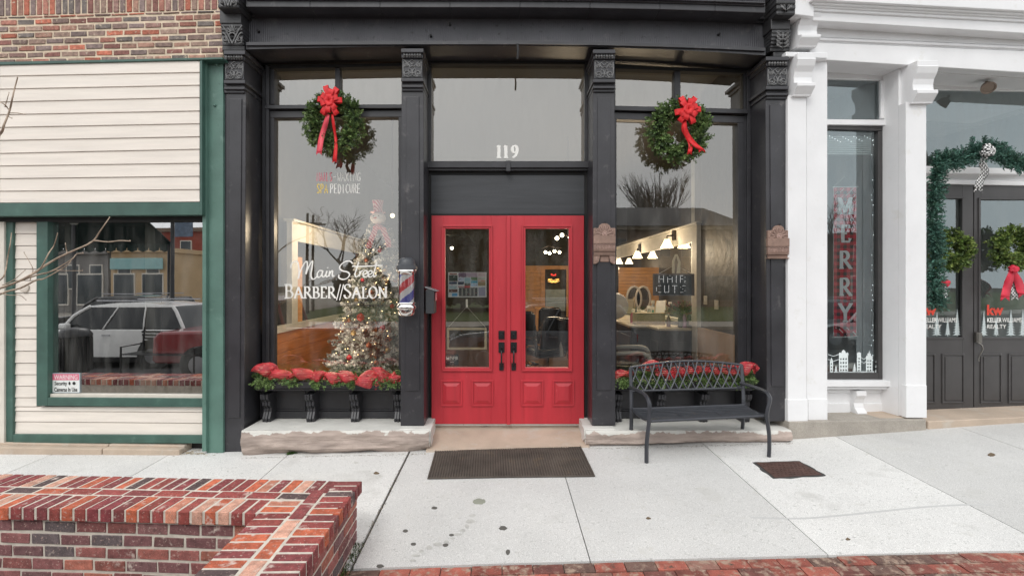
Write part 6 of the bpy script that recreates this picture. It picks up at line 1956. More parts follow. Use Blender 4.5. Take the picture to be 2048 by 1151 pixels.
# stations, counters and the things on them
def rbox(name, label, cat, x0, x1, y0, y1, z0, z1, mat, bev=.006, group=None):
    mb = MB(); mb.box(x0, x1, y0, y1, z0, z1); o = mb.build(name, mat, None, bevel=bev, origin=((x0+x1)/2, (y0+y1)/2, z0)); return tag(o, label, cat, group)
def station(y0, y1, xw, zt, label):
    T = thing('barber_station', label, 'counter', (XR-xw/2, y0, .1), group='barber work stations')
    mb = MB(); mb.box(XR-xw, XR-.022, y0, y1, zt-.035, zt); mb.build('counter_top', flat('cream counter', (.60, .53, .40), .4), T, bevel=.004)
    mb = MB(); mb.box(XR-xw+.04, XR-.024, y0+.03, y1-.03, .18, zt-.036); mb.build('cabinet', flat('black cabinet', (.018, .018, .020), .35), T, bevel=.004)
    for k_ in range(3):
        mb = MB(); z = .25+k_*.22; mb.box(XR-xw+.025, XR-xw+.039, y0+.06, y1-.06, z, z+.2); mb.build('drawer', flat('black drawer', (.028, .028, .03), .3), T, bevel=.003)
        mb = MB(); mb.box(XR-xw+.06, XR-.1, y0+.015, y0+.029, z, z+.2); mb.build('side_panel', flat('black drawer', (.03, .03, .03)), T)
    return T
station(1.35, 1.85, .52, 1.09, 'near cream topped black station beside the white post')
station(2.05, 3.2, .75, 1.07, 'middle cream topped black station under the lit lamps')
station(3.6, 4.9, .80, 1.05, 'far cream topped black station behind the fan')
def ctop(x, y, d_): return D(x, y, d_)
T = thing('basket', 'rectangular woven basket on the middle station counter', 'basket', (2.35, 2.15, 1.07))
mb = MB(); a = [(2.15, 2.12), (2.62, 2.12), (2.62, 2.35), (2.15, 2.35)]; mb.prism([(x, y, 1.072) for x, y in a], [(x*1.0, y, 1.25) for x, y in a]); mb.build('body', flat('woven tan', (.42, .32, .20), .8, wave=(30, 'Z', .003), var=.2, scale=30), T, bevel=.012, seg=2)
mb = MB(); mb.box(2.14, 2.63, 2.11, 2.36, 1.25, 1.262); mb.build('rim', flat('basket rim', (.30, .22, .13)), T)
def bottle(name, label, x, y, z, h, r_, col, capc, spray=False, grp='bottles on the stations'):
    T = thing(name, label, 'bottle', (x, y, z), group=grp)
    mb = MB(); mb.lathe([(0, 0), (r_, 0), (r_, h*.62), (r_*.4, h*.76), (r_*.36, h*.82), (0, h*.82)], (x, y, z), 14); mb.build('body', flat('bottle '+str(col), col, .25), T, smooth=True)
    mb = MB()
    if spray: mb.box(x-.035, x+.02, y-.012, y+.012, z+h*.84, z+h); mb.box(x-.03, x-.018, y-.008, y+.008, z+h*.66, z+h*.86)
    else: mb.lathe([(0, h*.82), (r_*.5, h*.82), (r_*.5, h), (0, h)], (x, y, z), 10)
    mb.build('cap', flat('cap '+str(capc), capc, .4), T, bevel=.002)
def onct(px_, y, z): return (px_-CX)*(y+5.72)/F
bottle('spray_bottle', 'green spray bottle with white head on the middle station', onct(1306, 2.3, 0), 2.3, 1.07, .28, .045, (.05, .20, .14), (.75, .74, .7), True)
bottle('spray_bottle', 'clear grey spray bottle with white head on the middle station', onct(1298, 2.5, 0), 2.5, 1.07, .29, .04, (.25, .27, .25), (.75, .74, .7), True)
bottle('spray_bottle', 'dark spray bottle with white head near the hanging board', onct(1341, 2.9, 0), 2.9, 1.07, .34, .04, (.05, .03, .05), (.78, .77, .74), True)
bottle('bottle', 'tall black bottle on the near station', onct(1378, 1.5, 0), 1.5, 1.09, .26, .035, (.03, .025, .035), (.03, .03, .03))
bottle('bottle', 'pink hairspray can on the near station', onct(1369, 1.55, 0), 1.55, 1.09, .24, .030, (.50, .22, .42), (.66, .5, .62))
bottle('bottle', 'black bottle beside the pink can on the near station', onct(1360, 1.5, 0), 1.5, 1.09, .17, .032, (.02, .02, .02), (.05, .05, .05))
bottle('canister', 'steel jar with pointed lid on the far station, left one', onct(1306, 3.7, 0), 3.7, 1.05, .36, .07, (.32, .34, .32), (.6, .58, .5), grp='steel jars on the far station')
bottle('canister', 'steel jar with pointed lid on the far station, right one', onct(1330, 3.7, 0), 3.7, 1.05, .36, .07, (.30, .32, .30), (.62, .58, .5), grp='steel jars on the far station')
for k_, (x_, y_, z_, h_, r_, c_, n_) in enumerate(((2.20, 2.55, 1.07, .22, .035, (.30, .05, .12), 'red shampoo bottle behind the basket'), (2.32, 2.75, 1.07, .26, .03, (.05, .05, .06), 'slim black bottle behind the basket'),
        (2.45, 2.95, 1.07, .20, .04, (.55, .5, .4), 'cream tub bottle behind the basket'), (2.10, 3.72, 1.05, .24, .04, (.08, .06, .05), 'brown bottle on the far station beside the easel'),
        (2.2, 4.1, 1.05, .30, .04, (.5, .12, .05), 'orange bottle on the far station'), (2.35, 4.4, 1.05, .26, .05, (.1, .1, .12), 'dark wide bottle on the far station'),
        (2.5, 1.62, 1.09, .20, .03, (.12, .02, .03), 'dark red bottle on the near station'))):
    bottle('bottle', n_, x_, y_, z_, h_, r_, c_, (.05, .05, .05) if k_ % 2 else (.6, .58, .5))
# A-frame cards
for (x, y, d_, w, h, lb, mt) in ((1262, 612, 9.4, .16, .28, 'small wooden easel chalkboard on the far station', (.30, .25, .16)), (1326, 618, 7.95, .16, .26, 'white A-frame price card beside the basket', (.60, .60, .57))):
    c = D(x, y+15, d_); T = thing('tent_card', lb, 'card', c)
    mb = MB(); mb.prism([c+Vector(v) for v in ((-w/2-.05, 0, -.0), (w/2-.06, 0, 0), (w/2-.01, .08, h), (-w/2, .08, h))], [c+Vector(v) for v in ((-w/2-.05, .012, -.0), (w/2-.06, .012, 0), (w/2-.01, .092, h), (-w/2, .092, h))]); mb.build('front_board', flat('card '+lb[:5], mt, .6), T)
    mb = MB(); mb.tube([c+Vector((w/2-.01, .08, h)), c+Vector((w/2+.06, .14, 0))], .007, 5); mb.tube([c+Vector((-w/2, .08, h)), c+Vector((-w/2-.07, .02, 0))], .007, 5); mb.build('easel_leg', flat('pale pine', (.55, .42, .25)), T)
# oval mirrors
for k_, (x, y) in enumerate(((1268, 597), (1286, 597))):
    c = D(x, y, 10.5); T = thing('oval_mirror', ('left' if k_ == 0 else 'right')+' of the two grey framed oval mirrors in front of the amber wall', 'mirror', c, group='oval mirrors')
    ell = [c+Vector((.155*math.cos(2*PI*q/28), 0, .26*math.sin(2*PI*q/28))) for q in range(28)]
    mb = MB(); mb.tube(ell, .024, 6, closed=True); mb.tube([c+Vector((0, 0, -.26)), c+Vector((0, 0, -.5))], .014, 6); mb.build('frame', flat('mirror frame', (.28, .25, .22), .4), T, smooth=True)
    mb = MB(); mb.prism(ell, [p+Vector((0, .006, 0)) for p in ell]); mb.build('mirror_glass', flat('mirror silver', (.75, .6, .45), .08, metal=1), T)
# fan
c = D(1232, 612, 8.6); T = thing('fan', 'round grey floor fan at the left edge of the right barber window', 'fan', (c.x, c.y, .1))
mb = MB(); mb.lathe([(0, 0), (.16, 0), (.22, .02), (.235, .05), (.22, .08), (0, .09)], c, 28, axis='y'); mb.build('guard', flat('fan guard grey', (.20, .21, .23), .4, wave=(20, 'Z', .004)), T, smooth=True)
mb = MB(); mb.tube([c+Vector((0, .05, -.2)), (c.x, c.y+.05, .12)], .02, 8); mb.lathe([(0, .1), (.2, .1), (.18, .14), (0, .15)], (c.x, c.y+.05, 0), 20); mb.build('stand', M['dark'], T, smooth=True)
# potted greenery
c = D(1362, 632, 7.3); T = thing('potted_plant', 'leafy green and red plant in a dark vase under the HAIR CUTS board', 'plant', (c.x, c.y, 1.09))
mb = MB(); mb.lathe([(0, 1.09), (.035, 1.09), (.05, 1.18), (.03, 1.26), (.035, 1.30), (0, 1.30)], (c.x, c.y, 0), 16); mb.build('vase', flat('dark vase', (.05, .02, .03), .2), T, smooth=True)
mb = MB()
for i in range(170):
    d = Vector((R.gauss(0, .8), R.gauss(0, .5), R.uniform(.1, 1.1))); p = Vector((c.x, c.y, 1.28))
    sprig(mb, p+d*.07, d, .12, 9, .04, .008, [(.10, .14, .03), (.16, .19, .05), (.05, .08, .02), (.25, .04, .05)], .7)
mb.build('leaves', M['leaf'], T, normals=False)
# switch plate and outlet
for x, y, w, h, d_, nm in ((1411.5, 600, 9, 19, 6.55, 'ivory light switch plate on the embossed wall'), (1433.5, 609, 9, 18, 6.2, 'white two-gang outlet on the embossed wall')):
    c = D(x, y, d_); X_ = 2.80
    yy = (X_*F/(x-CX))-5.72; z = CAM.z-(y-CY)*(yy+5.72)/F
    mb = MB(); mb.box(X_-.008, X_-.0005, yy-.06, yy+.06, z-.06, z+.06); o = mb.build('switch_plate', flat('ivory plastic', (.72, .69, .60), .4), None, bevel=.002, origin=(X_, yy, z)); tag(o, nm, 'switch plate')
    mb = MB(); mb.box(X_-.013, X_-.0082, yy-.02, yy+.02, z-.02, z+.02); mb.build('toggle', vw, o)
T = thing('wall_outlet', 'white outlet with black plug on the dark wainscot between stations', 'outlet', (XR-.03, 1.95, .78))
mb = MB(); mb.box(XR-.03, XR-.021, 1.90, 2.0, .72, .84); mb.build('plate', vw, T, bevel=.002)
mb = MB(); mb.box(XR-.06, XR-.031, 1.94, 1.98, .73, .76); mb.build('plug', M['dark'], T)
# salon chairs
def chair(x, y, rz, label, pale=True):
    T = thing('salon_chair', label, 'salon chair', (x, y, .1), rz, group='salon chairs')
    pad = flat('black vinyl', (.016, .016, .018), .22); sh = flat('pale moulded plastic', (.42, .42, .38), .35)
    def lb(name, fn, m, bev=0, sm=False): mb = MB(); fn(mb); return mb.build(name, m, T, local=True, bevel=bev, seg=2, smooth=sm)
    lb('base', lambda m: m.lathe([(0, 0), (.30, 0), (.29, .03), (.08, .06), (0, .06)], (0, 0, 0), 24), M['chrome'], sm=True)
    lb('column', lambda m: m.lathe([(0, .05), (.045, .05), (.045, .40), (0, .40)], (0, 0, 0), 14), M['chrome'], sm=True)
    lb('seat', lambda m: m.box(-.27, .27, -.27, .25, .40, .54), pad, .05, True)
    def back(m):
        a = [(-.24, .22, .55), (.24, .22, .55), (.26, .34, 1.02), (.20, .36, 1.10), (-.20, .36, 1.10), (-.26, .34, 1.02)]
        m.prism([Vector(v) for v in a], [Vector(v)+Vector((0, .10, -.01)) for v in a])
    lb('backrest', back, pad, .035, True)
    for s in (-1, 1):
        def arm(m, s=s):
            m.tube(smooth_path([(s*.31, .30, .46), (s*.33, .28, .68), (s*.33, .05, .73), (s*.33, -.22, .71), (s*.31, -.26, .5)], 4), .028, 8)
        lb('armrest', arm, sh if pale else pad, sm=True)
    lb('footrest', lambda m: m.box(-.2, .2, -.55, -.40, .12, .15), M['chrome'], .01)
    return T
chair(1.35, 2.0, rad(110), 'black salon chair with pale armrests just inside the right barber window')
chair(1.75, .95, rad(75), 'black salon chair with pale arms nearest the bench')
chair(.75, 2.6, rad(200), 'glossy black salon chair behind the right red door', False)
chair(.45, 4.2, rad(170), 'glossy black salon chair farther back behind the right red door', False)
chair(1.0, 5.6, rad(190), 'black salon chair near the back doorway', False)
# neon and stool at the back
T = thing('neon_sign', 'small looped yellow neon sign in the back doorway with a red one above it', 'neon sign', D(1107, 563, 14.4))
mb = MB(); mb.tube([D(1107+9*math.cos(a*.5)+3*math.cos(a*1.7), 561+3.4*math.sin(a*.9), 14.4) for a in range(34)], .009, 5); mb.build('yellow_tube', flat('neon yellow', (1, .66, .2), .4, emit=1.1), T)
mb = MB(); mb.tube([D(1107+5*math.cos(a*.5), 549+2*math.sin(a*.9), 14.4) for a in range(20)], .009, 5); mb.build('red_tube', flat('neon red', (1, .08, .06), .4, emit=.9), T)
T = thing('side_table', 'small pine table in the room behind the right red door', 'table', D(1088, 640, 12.6))
c = D(1088, 614, 12.6)
mb = MB(); mb.box(c.x-.25, c.x+.25, c.y-.2, c.y+.2, c.z-.03, c.z); mb.build('table_top', M['woodlit'], T)
for sx in (-1, 1):
    for sy in (-1, 1): mb = MB(); mb.box(c.x+sx*.2-.02, c.x+sx*.2+.02, c.y+sy*.16-.02, c.y+sy*.16+.02, .1, c.z-.031); mb.build('leg', M['woodlit'], T)

# ================================================================ THE STREET BEHIND THE CAMERA (seen in the window glass)
def car(name, label, loc, rz, L_, W_, H_, paint, kind='suv', cat='car'):
    T = thing(name, label, cat, loc, rz)
    gl = flat('car glass', (.015, .018, .02), .06); ty = flat('tyre', (.02, .02, .02), .9); rim = flat('alloy', (.4, .4, .42), .3, metal=.8)
    bl = .32*H_; belt = .60*H_; h = L_/2; w = W_/2
    if kind == 'suv': prof = [(-h, .28), (-h+.03, .55*H_), (-h+.12, belt), (h*.42, belt), (h-.35, belt-.10), (h-.08, belt-.22), (h, .45), (h-.05, .25), (-h+.05, .22)]; cab = [(-h+.10, -h+.45), (h*.42, h*.12)]
    elif kind == 'pickup': prof = [(-h, .45), (-h, belt+.02), (h*.30, belt+.02), (h-.12, belt-.02), (h-.02, belt-.15), (h, .45), (h-.05, .35), (-h, .35)]; cab = [(-h*.20, -h*.12), (h*.40, h*.18)]
    else: prof = [(-h, .35), (-h+.05, belt-.03), (-h*.6, belt), (h*.35, belt), (h-.25, belt-.16), (h-.05, .48), (h, .32), (-h+.05, .2)]; cab = [(-h*.72, -h*.38), (h*.40, h*.05)]
    mb = MB()
    def side(s, inset=0): return [Vector((x, s*(w-(.06 if z < .4 or z > belt-.04 else 0)), z)) for x, z in prof]
    mb.prism(side(-1), side(1)); mb.build('body', paint, T, local=True, bevel=.07, seg=3, smooth=True)
    (xb0, xt0), (xb1, xt1) = cab
    wt = w-.17
    cp = [(xb0, belt-.02), (xb0+(xt0-xb0)*.7, H_-.22), (xt0, H_-.09), (xt0+(xt1-xt0)*.35, H_-.015), (xt0+(xt1-xt0)*.7, H_-.02), (xt1, H_-.09), (xb1+(xt1-xb1)*.45, belt+(H_-belt)*.52), (xb1, belt-.02)]
    yy = lambda z, e=0: (w-.05)-(w-.05-wt)*max(0, min(1, (z-belt)/(H_-belt)))**1.4+e
    mb = MB(); mb.prism([Vector((x, -yy(z), z)) for x, z in cp], [Vector((x, yy(z), z)) for x, z in cp]); mb.build('windows', gl, T, local=True, bevel=.04, seg=3, smooth=True)
    mb = MB()
    top_ = [(x, z+.012) for x, z in cp[2:6]]; low_ = [(x*.985, H_-.115) for x, z in cp[2:6]]
    lp = top_+[(cp[5][0], H_-.12), (cp[2][0], H_-.12)]
    mb.prism([Vector((x, -yy(z, .012), z)) for x, z in lp], [Vector((x, yy(z, .012), z)) for x, z in lp])
    for s in (-1, 1):
        for t in (0, .33, .66, 1):
            zt_p = H_-.10; xa = xb0+(xb1-xb0)*t; xb_ = xt0+(xt1-xt0)*t
            pts = [Vector((xa+(xb_-xa)*k/4, s*yy(belt+(zt_p-belt)*k/4, .004), belt-.02+(zt_p-belt+.02)*k/4)) for k in range(5)]
            if t in (0, 1):
                q_ = cp[0:3] if t == 0 else [cp[7], cp[6], cp[5]]
                pts = [Vector((x, s*yy(z, .004), z)) for x, z in q_]
            mb.tube(pts, .045 if t in (0, 1) else .022, 6)
    mb.build('roof', paint, T, local=True, bevel=.025, seg=2, smooth=True)
    for sx in (-1, 1):
        for s in (-1, 1):
            mb = MB(); mb.lathe([(0, -.06), (.41, -.06), (.41, .06), (0, .06)], (sx*h*.62, s*(w-.052), .36), 24, axis='y'); mb.build('wheel_arch', flat('arch black', (.012, .012, .012), .9), T, local=True)
        mb = MB(); mb.box(-h*.5, h*.5, -w+.01, w-.01, .16, .30); mb.build('sill', flat('arch black', (.012, .012, .012), .9), T, local=True, bevel=.02) if sx == 1 else None
    for sx in (-1, 1):
        for s in (-1, 1):
            cx = sx*h*.62
            mb = MB(); y0 = s*(w-.095)
            mb.lathe([(.0, -.11), (.30, -.11), (.34, -.07), (.34, .07), (.30, .11), (0, .11)], (cx, y0, .34), 22, axis='y'); t_ = mb.build('wheel', ty, T, local=True, smooth=True)
            mb = MB(); mb.lathe([(.0, -.12), (.20, -.12), (.22, -.10), (.22, .10), (.20, .12), (0, .12)], (cx, y0, .34), 14, axis='y'); mb.build('rim', rim, t_, local=True)
    for s in (-1, 1):
        mb = MB(); mb.box(h-.22, h-.01, s*(w-.42)-.14, s*(w-.42)+.14, belt-.40, belt-.24); mb.build('headlight', flat('lamp glass', (.6, .6, .58), .1), T, local=True, bevel=.03)
        mb = MB(); mb.box(-h-.01, -h+.1, s*(w-.2)-.12, s*(w-.2)+.12, belt-.3, belt-.1); mb.build('tail_light', flat('tail red', (.35, .02, .02), .2), T, local=True, bevel=.02)
        mb = MB(); mb.box(xb1-.32, xb1-.12, s*(w+.10)-.09, s*(w+.10)+.09, belt+.02, belt+.16); mb.build('mirror', paint, T, local=True, bevel=.03)
        for t in (.25, .62):
            mb = MB(); x = xb0+(xb1-xb0)*t; mb.box(x-.10, x+.10, s*(w+.012)-.012, s*(w+.012)+.012, belt-.17, belt-.14); mb.build('door_handle', rim, T, local=True)
    mb = MB(); mb.box(h-.06, h+.015, -.45, .45, belt-.42, belt-.20); mb.build('grille', rim, T, local=True, bevel=.02)
    if kind == 'suv':
        for s in (-1, 1): mb = MB(); mb.tube([(xt0+.2, s*(wt-.05), H_+.05), (xt1-.1, s*(wt-.05), H_+.05)], .018, 6); mb.build('roof_rail', rim, T, local=True)
    return T
def vmir(pl, o, px_, py, d):    # where a thing must stand to be mirrored at this pixel by this pane
    V = D(px_, py, d); O = pl.O+pl.n*o
    return V-pl.n*2*((V-O).dot(pl.n))
RD = -.45
def place(pl, o, px_, d): v = vmir(pl, o, px_, 600, d); return (v.x, v.y, RD)
whitep = flat('white car paint', (.86, .86, .84), .2, coat=.6); redp = flat('dark red car paint', (.22, .012, .014), .2, coat=.6)
darkp = flat('charcoal car paint', (.19, .21, .24), .15, coat=.8); blackp = flat('black car paint', (.014, .014, .016), .15, coat=.8)
x, y, z = place(PL, -.06, 250, 13.4)
car('parked_suv', 'white SUV parked on the street, reflected in the dark shop window', (x, y, RD), PI+rad(-6), 4.6, 1.85, 1.68, whitep, 'suv')
x, y, z = place(PL, -.06, 420, 12.4)
car('parked_pickup', 'dark red pickup truck, its nose reflected at the right of the dark shop window', (x+2.35, y+.2, RD), PI+rad(-6), 5.6, 1.95, 1.85, redp, 'pickup', 'pickup truck')
x, y, z = place(PL, -.06, 250, 18)
car('parked_suv', 'black SUV parked behind the white one across the street', (x, y, RD), PI, 4.8, 1.9, 1.75, blackp, 'suv')
car('parked_car', 'charcoal car parked behind the viewer, reflected in the red doors', (1.0, -7.15, RD), PI, 4.7, 1.85, 1.72, darkp, 'suv')
x, y, z = place(PW, IO, 1712, 17)
car('parked_car', 'white hatchback reflected low in the narrow MERRY window', (x, y, RD), PI+.3, 4.2, 1.8, 1.5, whitep, 'sedan')
car('parked_suv', 'grey SUV parked to the right, reflected in the charcoal doors', (14.5, -9.0, RD), .1, 4.6, 1.85, 1.65, flat('grey car paint', (.25, .26, .27), .2, coat=.6), 'suv')
# street bin and street bench near the kerb
x, y, z = place(PL, -.06, 150, 11.2)
zg = gz(x, y) if y > -3.7 else RD+.0
T = thing('litter_bin', 'black slatted litter bin standing by the street on the left', 'litter bin', (x, y, -.3))
mb = MB(); mb.lathe([(0, 0), (.27, 0), (.30, .8), (.33, .82), (.33, .87), (.25, .98), (.10, 1.02), (0, 1.02)], (0, 0, 0), 20); mb.build('can', M['dark'], T, local=True, smooth=True)
mb = MB()
for q in range(22):
    a = q*2*PI/22; mb.box(.31*math.cos(a)-.012, .31*math.cos(a)+.012, .31*math.sin(a)-.012, .31*math.sin(a)+.012, .04, .80)
mb.build('slats', M['dark'], T, local=True)
x, y, z = place(PL, -.06, 330, 11.0)
T = thing('street_bench', 'black slatted metal bench facing the shops from the street side', 'bench', (x, y, -.3))
mb = MB()
for k_ in range(6): mb.box(-.9, .9, -.30+.09*k_, -.24+.09*k_, .44, .46)
mb.build('seat', M['dark'], T, local=True)
mb = MB()
for k_ in range(6): mb.box(-.9, .9, -.40+.01*k_, -.385+.01*k_, .95-.075*k_, 1.0-.075*k_) if False else mb.box(-.9, .9, -.42+.012*(5-k_)*-1+.05, -.40+.012*(5-k_)*-1+.05, .50+.075*k_, .55+.075*k_)
mb.build('backrest', M['dark'], T, local=True)
for s in (-1, 1):
    mb = MB(); mb.tube([(s*.88, .22, 0), (s*.88, .22, .62), (s*.88, -.35, .64)], .022, 6); mb.tube([(s*.88, -.33, 0), (s*.88, -.36, .5), (s*.88, -.42, 1.0)], .022, 6); mb.build('leg', M['dark'], T, local=True)
# houses across the street
def building(label, x0, x1, yb, h, mat, dep=8, win=None, roof=None, cat='building', frame=None, rows=1, name='street_building', cols=5, aw=None):
    T = thing(name, label, cat, ((x0+x1)/2, yb, -.3))
    w = (x1-x0)/2
    mb = MB(); mb.box(-w, w, -dep, 0, 0, h); mb.build('wall', mat, T, local=True)
    mb = MB(); mb.box(-w-.15, w+.15, -dep, .25, h, h+.3); mb.build('cornice', roof or mat, T, local=True)
    gl = flat('far window glass', (.04, .05, .055), .1)
    for r_ in range(rows):
        for c_ in range(cols):
            cx = -w+(2*w)*(c_+.5)/cols; z0 = 3.9+3.2*r_ if r_ or rows > 1 else h-2.4
            if z0+1.6 > h: continue
            mb = MB(); mb.box(cx-.5, cx+.5, .0, .06, z0, z0+1.7); f_ = mb.build('window', frame or M['cream'], T, local=True)
            mb = MB(); mb.box(cx-.42, cx+.42, .061, .07, z0+.08, z0+1.62); mb.build('pane', gl, f_, local=True)
    for c_ in range(max(2, cols//2)):
        n = max(2, cols//2); cx = -w+(2*w)*(c_+.5)/n
        mb = MB(); mb.box(cx-w/n*.75, cx+w/n*.75, 0, .08, .5, 2.7); f_ = mb.build('shop_front', frame or M['cream'], T, local=True)
        mb = MB(); mb.box(cx-w/n*.7, cx+w/n*.7, .081, .09, .6, 2.6); mb.build('pane', gl, f_, local=True)
    return T
redb = pm('far red brick', (.26, .065, .045), .9, var=.15, scale=2); tanb = pm('tan stucco', (.50, .36, .21), .9, var=.08, scale=1); brownb = pm('brown shingle', (.17, .12, .09), .9, var=.2, scale=3); greyb = pm('grey pebble wall', (.20, .19, .18), .95, var=.4, scale=14)
greyr = flat('slate roof', (.09, .09, .095), .8)
bx_ = vmir(PL, -.06, 430, 500, 33); b0 = vmir(PL, -.06, 345, 500, 33); b1 = vmir(PL, -.06, 222, 500, 33); b2 = vmir(PL, -.06, 60, 500, 33); r0_ = vmir(PL, -.06, 292, 500, 40)
building('two storey red brick building with tall arched windows across the street', r0_.x, r0_.x+9.5, r0_.y, 6.2, redb, rows=1, cols=4, roof=brownb)
building('tan shop with turquoise sign band across the street', b1.x, b0.x, b1.y, 4.1, tanb, rows=1, cols=0 or 2)
building('grey pebble-walled shop with dark awning across the street', b2.x, b1.x-.2, b1.y, 4.0, greyb, cols=3)
T = thing('shop_sign', 'long pale turquoise sign board on the tan shop across the street', 'sign', ((b1.x+b0.x)/2, b1.y+.2, 2.65))
mb = MB(); mb.box(-1.9, 1.9, -.05, .08, 0, .75); mb.build('board', flat('turquoise sign', (.25, .45, .45), .5), T, local=True, bevel=.05, seg=2)
T = thing('awning', 'dark green scalloped awning hanging from the building behind the viewer on the left', 'awning', (vmir(PL, -.06, 150, 470, 20).x, vmir(PL, -.06, 150, 470, 20).y, 3.35))
building('low brown building with slate hipped roof across the lawn on the right', 9.2, 20.5, -36, 6.6, brownb, cols=6, roof=flat('tan eaves', (.30, .24, .18)), frame=flat('dull brown frame', (.20, .15, .12)))
T2 = thing('hip_roof', 'grey slate hipped roof on the brown building across the lawn', 'roof', (14.8, -40, 6.6))
mb = MB(); mb.prism([Vector(v) for v in ((-6.2, -4.5, 0), (6.2, -4.5, 0), (6.2, 4.5, 0), (-6.2, 4.5, 0))], [Vector(v) for v in ((-4.4, -1, 2.0), (3.6, -1, 2.0), (3.6, 1, 2.0), (-4.4, 1, 2.0))]); mb.build('slates', greyr, T2, local=True)
mb = MB()
for i in range(14):
    mb.prism([(-3.5+i*.5, -.9, .0), (-3.05+i*.5, -.9, .0), (-3.05+i*.5, -.88, -.22), (-3.28+i*.5, -.88, -.30), (-3.5+i*.5, -.88, -.22)], [(-3.5+i*.5, -.92, .0), (-3.05+i*.5, -.92, .0), (-3.05+i*.5, -.9, -.22), (-3.28+i*.5, -.9, -.30), (-3.5+i*.5, -.9, -.22)])
mb.box(-3.55, 3.55, -1.02, -.93, -.12, .05)
mb.prism([(-3.5, -1, 0), (3.5, -1, 0), (3.5, 1, 1.3), (-3.5, 1, 1.3)], [(-3.5, -1, .04), (3.5, -1, .04), (3.5, 1, 1.34), (-3.5, 1, 1.34)])
mb.build('canvas', flat('dark green canvas', (.012, .03, .025), .9), T, local=True)
mb = MB(); 
for s in (-3.4, 3.4): mb.tube([(s, -.9, 0), (s, -.9, -3.5)], .05, 6)
mb.build('post', M['dark'], T, local=True)
# poles
def pole(x, y, h, label, ban=None, lamp=True):
    T = thing('street_pole', label, 'street pole', (x, y, -.35))
    mb = MB(); mb.lathe([(0, 0), (.16, 0), (.14, .5), (.07, .6), (.06, h), (0, h)] if lamp else [(0, 0), (.11, 0), (.08, h), (0, h)], (0, 0, 0), 12); mb.build('shaft', M['dark'], T, local=True, smooth=True)
    if ban:
        mb = MB(); mb.box(.1, .75, -.02, .02, h-1.9, h-.5); mb.build('banner', flat('blue grey street banner', (.12, .16, .22), .7, var=.3, scale=6), T, local=True)
    if not lamp:
        mb = MB(); mb.box(-.9, .9, -.05, .05, h-.7, h-.58); mb.build('crossarm', M['bark'], T, local=True); return
    mb = MB(); mb.lathe([(0, h-.1), (.10, h-.05), (.22, h+.1), (.2, h+.35), (.05, h+.5), (0, h+.5)], (0, 0, 0), 14); mb.build('lantern', flat('lantern glass', (.5, .5, .45), .3), T, local=True, smooth=True)
v = vmir(PL, -.06, 345, 500, 17); pole(v.x, v.y, 5.6, 'black street pole with blue grey banner near the red brick building', True)
v = vmir(PL, -.06, 148, 500, 18); pole(v.x, v.y, 4.3, 'black lamp post in front of the pebble-walled shop')
pole(-12.7, -26, 6.6, 'tall thin utility pole left of the bare street tree', lamp=False); pole(-13.5, -29, 6.9, 'second tall utility pole farther behind', lamp=False)
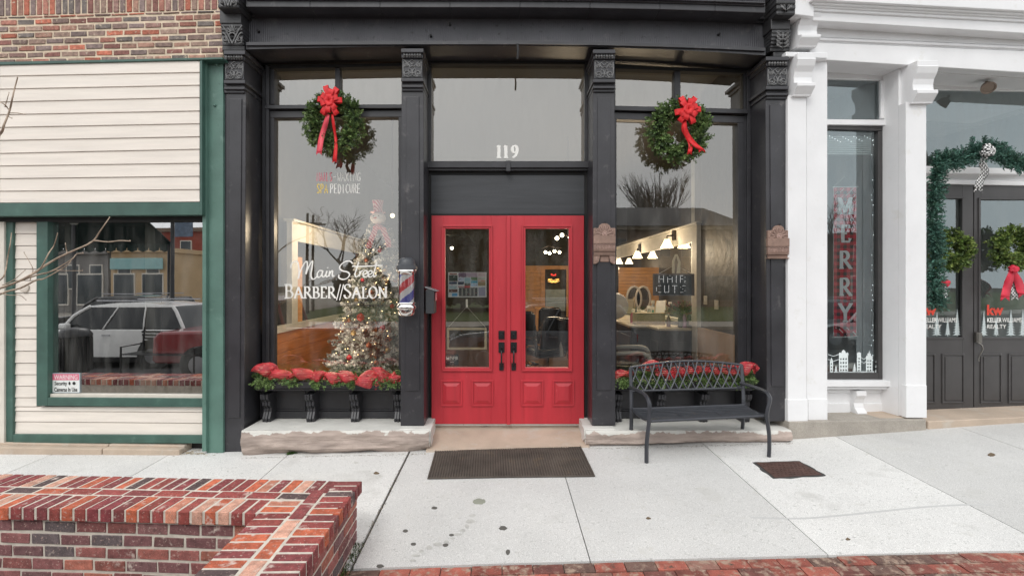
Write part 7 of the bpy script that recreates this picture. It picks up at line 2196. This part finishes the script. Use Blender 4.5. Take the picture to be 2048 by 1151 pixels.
# trees
def bare_tree(label, x, y, h, spread, dome=False, seed=1, trunk=.18):
    rr = random.Random(seed)
    T = thing('street_tree', label, 'tree', (x, y, -.3))
    tm = MB(); cm = MB()
    cols = flat('winter twigs', (.085, .068, .055), .9)
    def grow(p, d, L_, r_, dep):
        q = p+d*L_
        m_ = tm if dep == 0 else cm
        m_.tube([p, (p+q)/2+Vector((rr.gauss(0, .03), rr.gauss(0, .03), 0))*L_, q], [r_, r_*.85, r_*.65], 5 if dep < 2 else 3)
        if dep >= 6 or r_ < .006: return
        n = 3 if dep < 5 else 2
        if dome and dep == 0: n = 8
        for i in range(n):
            v = Vector((rr.gauss(0, 1), rr.gauss(0, 1), rr.gauss(0, .5))).normalized()
            nd = (d*(1.1 if not dome else 1.5)+v*spread+Vector((0, 0, .12))).normalized()
            grow(p+d*L_*rr.uniform(.7, 1.0) if dep else q, nd, L_*rr.uniform(.62, .85), r_*.58, dep+1)
    grow(Vector((0, 0, 0)), Vector((0, 0, 1)), h*.26, trunk, 0)
    tm.build('trunk', M['bark'], T, local=True); cm.build('crown', cols, T, local=True, normals=False)
bare_tree('bare spreading street tree reflected behind the Main Street lettering', -9.2, -23.5, 7.6, .75, seed=5, trunk=.2)
bare_tree('dome-shaped bare tree reflected above the HAIR CUTS board', 15.9, -44, 15.0, .40, True, 3, .34)
bare_tree('bare tree on the far left of the street reflection', -6.2, -30, 8.8, .7, seed=9)
v = vmir(PW, IO, 1690, 450, 34); bare_tree('bare tree reflected behind the MERRY banner', v.x, v.y, 10, .7, seed=12, trunk=.25)
v = vmir(PW, IO, 1725, 450, 42); building('brown block reflected in the narrow white shop window', v.x-2, v.x+9, v.y, 6.0, brownb, cols=4)
# dark evergreens on the lawn
def evergreen(label, x, y, h, w, seed):
    rr = random.Random(seed)
    T = thing('evergreen_tree', label, 'tree', (x, y, -.3), group='dark evergreens on the lawn')
    mb = MB(); mb.tube([(0, 0, 0), (0, 0, h*.8)], [.25, .08], 8); mb.build('trunk', M['bark'], T, local=True)
    mb = MB()
    for i in range(6000):
        f = rr.random()**1.1; a = rr.uniform(0, 2*PI); k_ = rr.uniform(.35, 1)**.6
        r_ = w*(1-f**2*.8)*(.85+.3*mnoise.noise(Vector((a*1.3, f*5, seed))))*k_
        p = Vector((r_*math.cos(a), r_*math.sin(a), .6+f*h)); s_ = rr.uniform(.18, .42)
        u = rnd_unit()*s_; v = rnd_unit()*s_
        q = rr.uniform(.6, 1.4)
        mb.add([p-u, p-v, p+u, p+v], [[0, 1, 2, 3]], 0, (.022*q, .032*q, .014*q))
    mb.build('crown', M['leaf'], T, local=True, normals=False)
evergreen('broad dark evergreen reflected in the left red door', -2.9, -31, 7.9, 3.8, 4)
evergreen('dark evergreen reflected in the right red door', 4.0, -33, 8.3, 3.9, 8)
evergreen('low dark evergreen between the bare trees', -12.6, -38, 3.6, 2.8, 11)
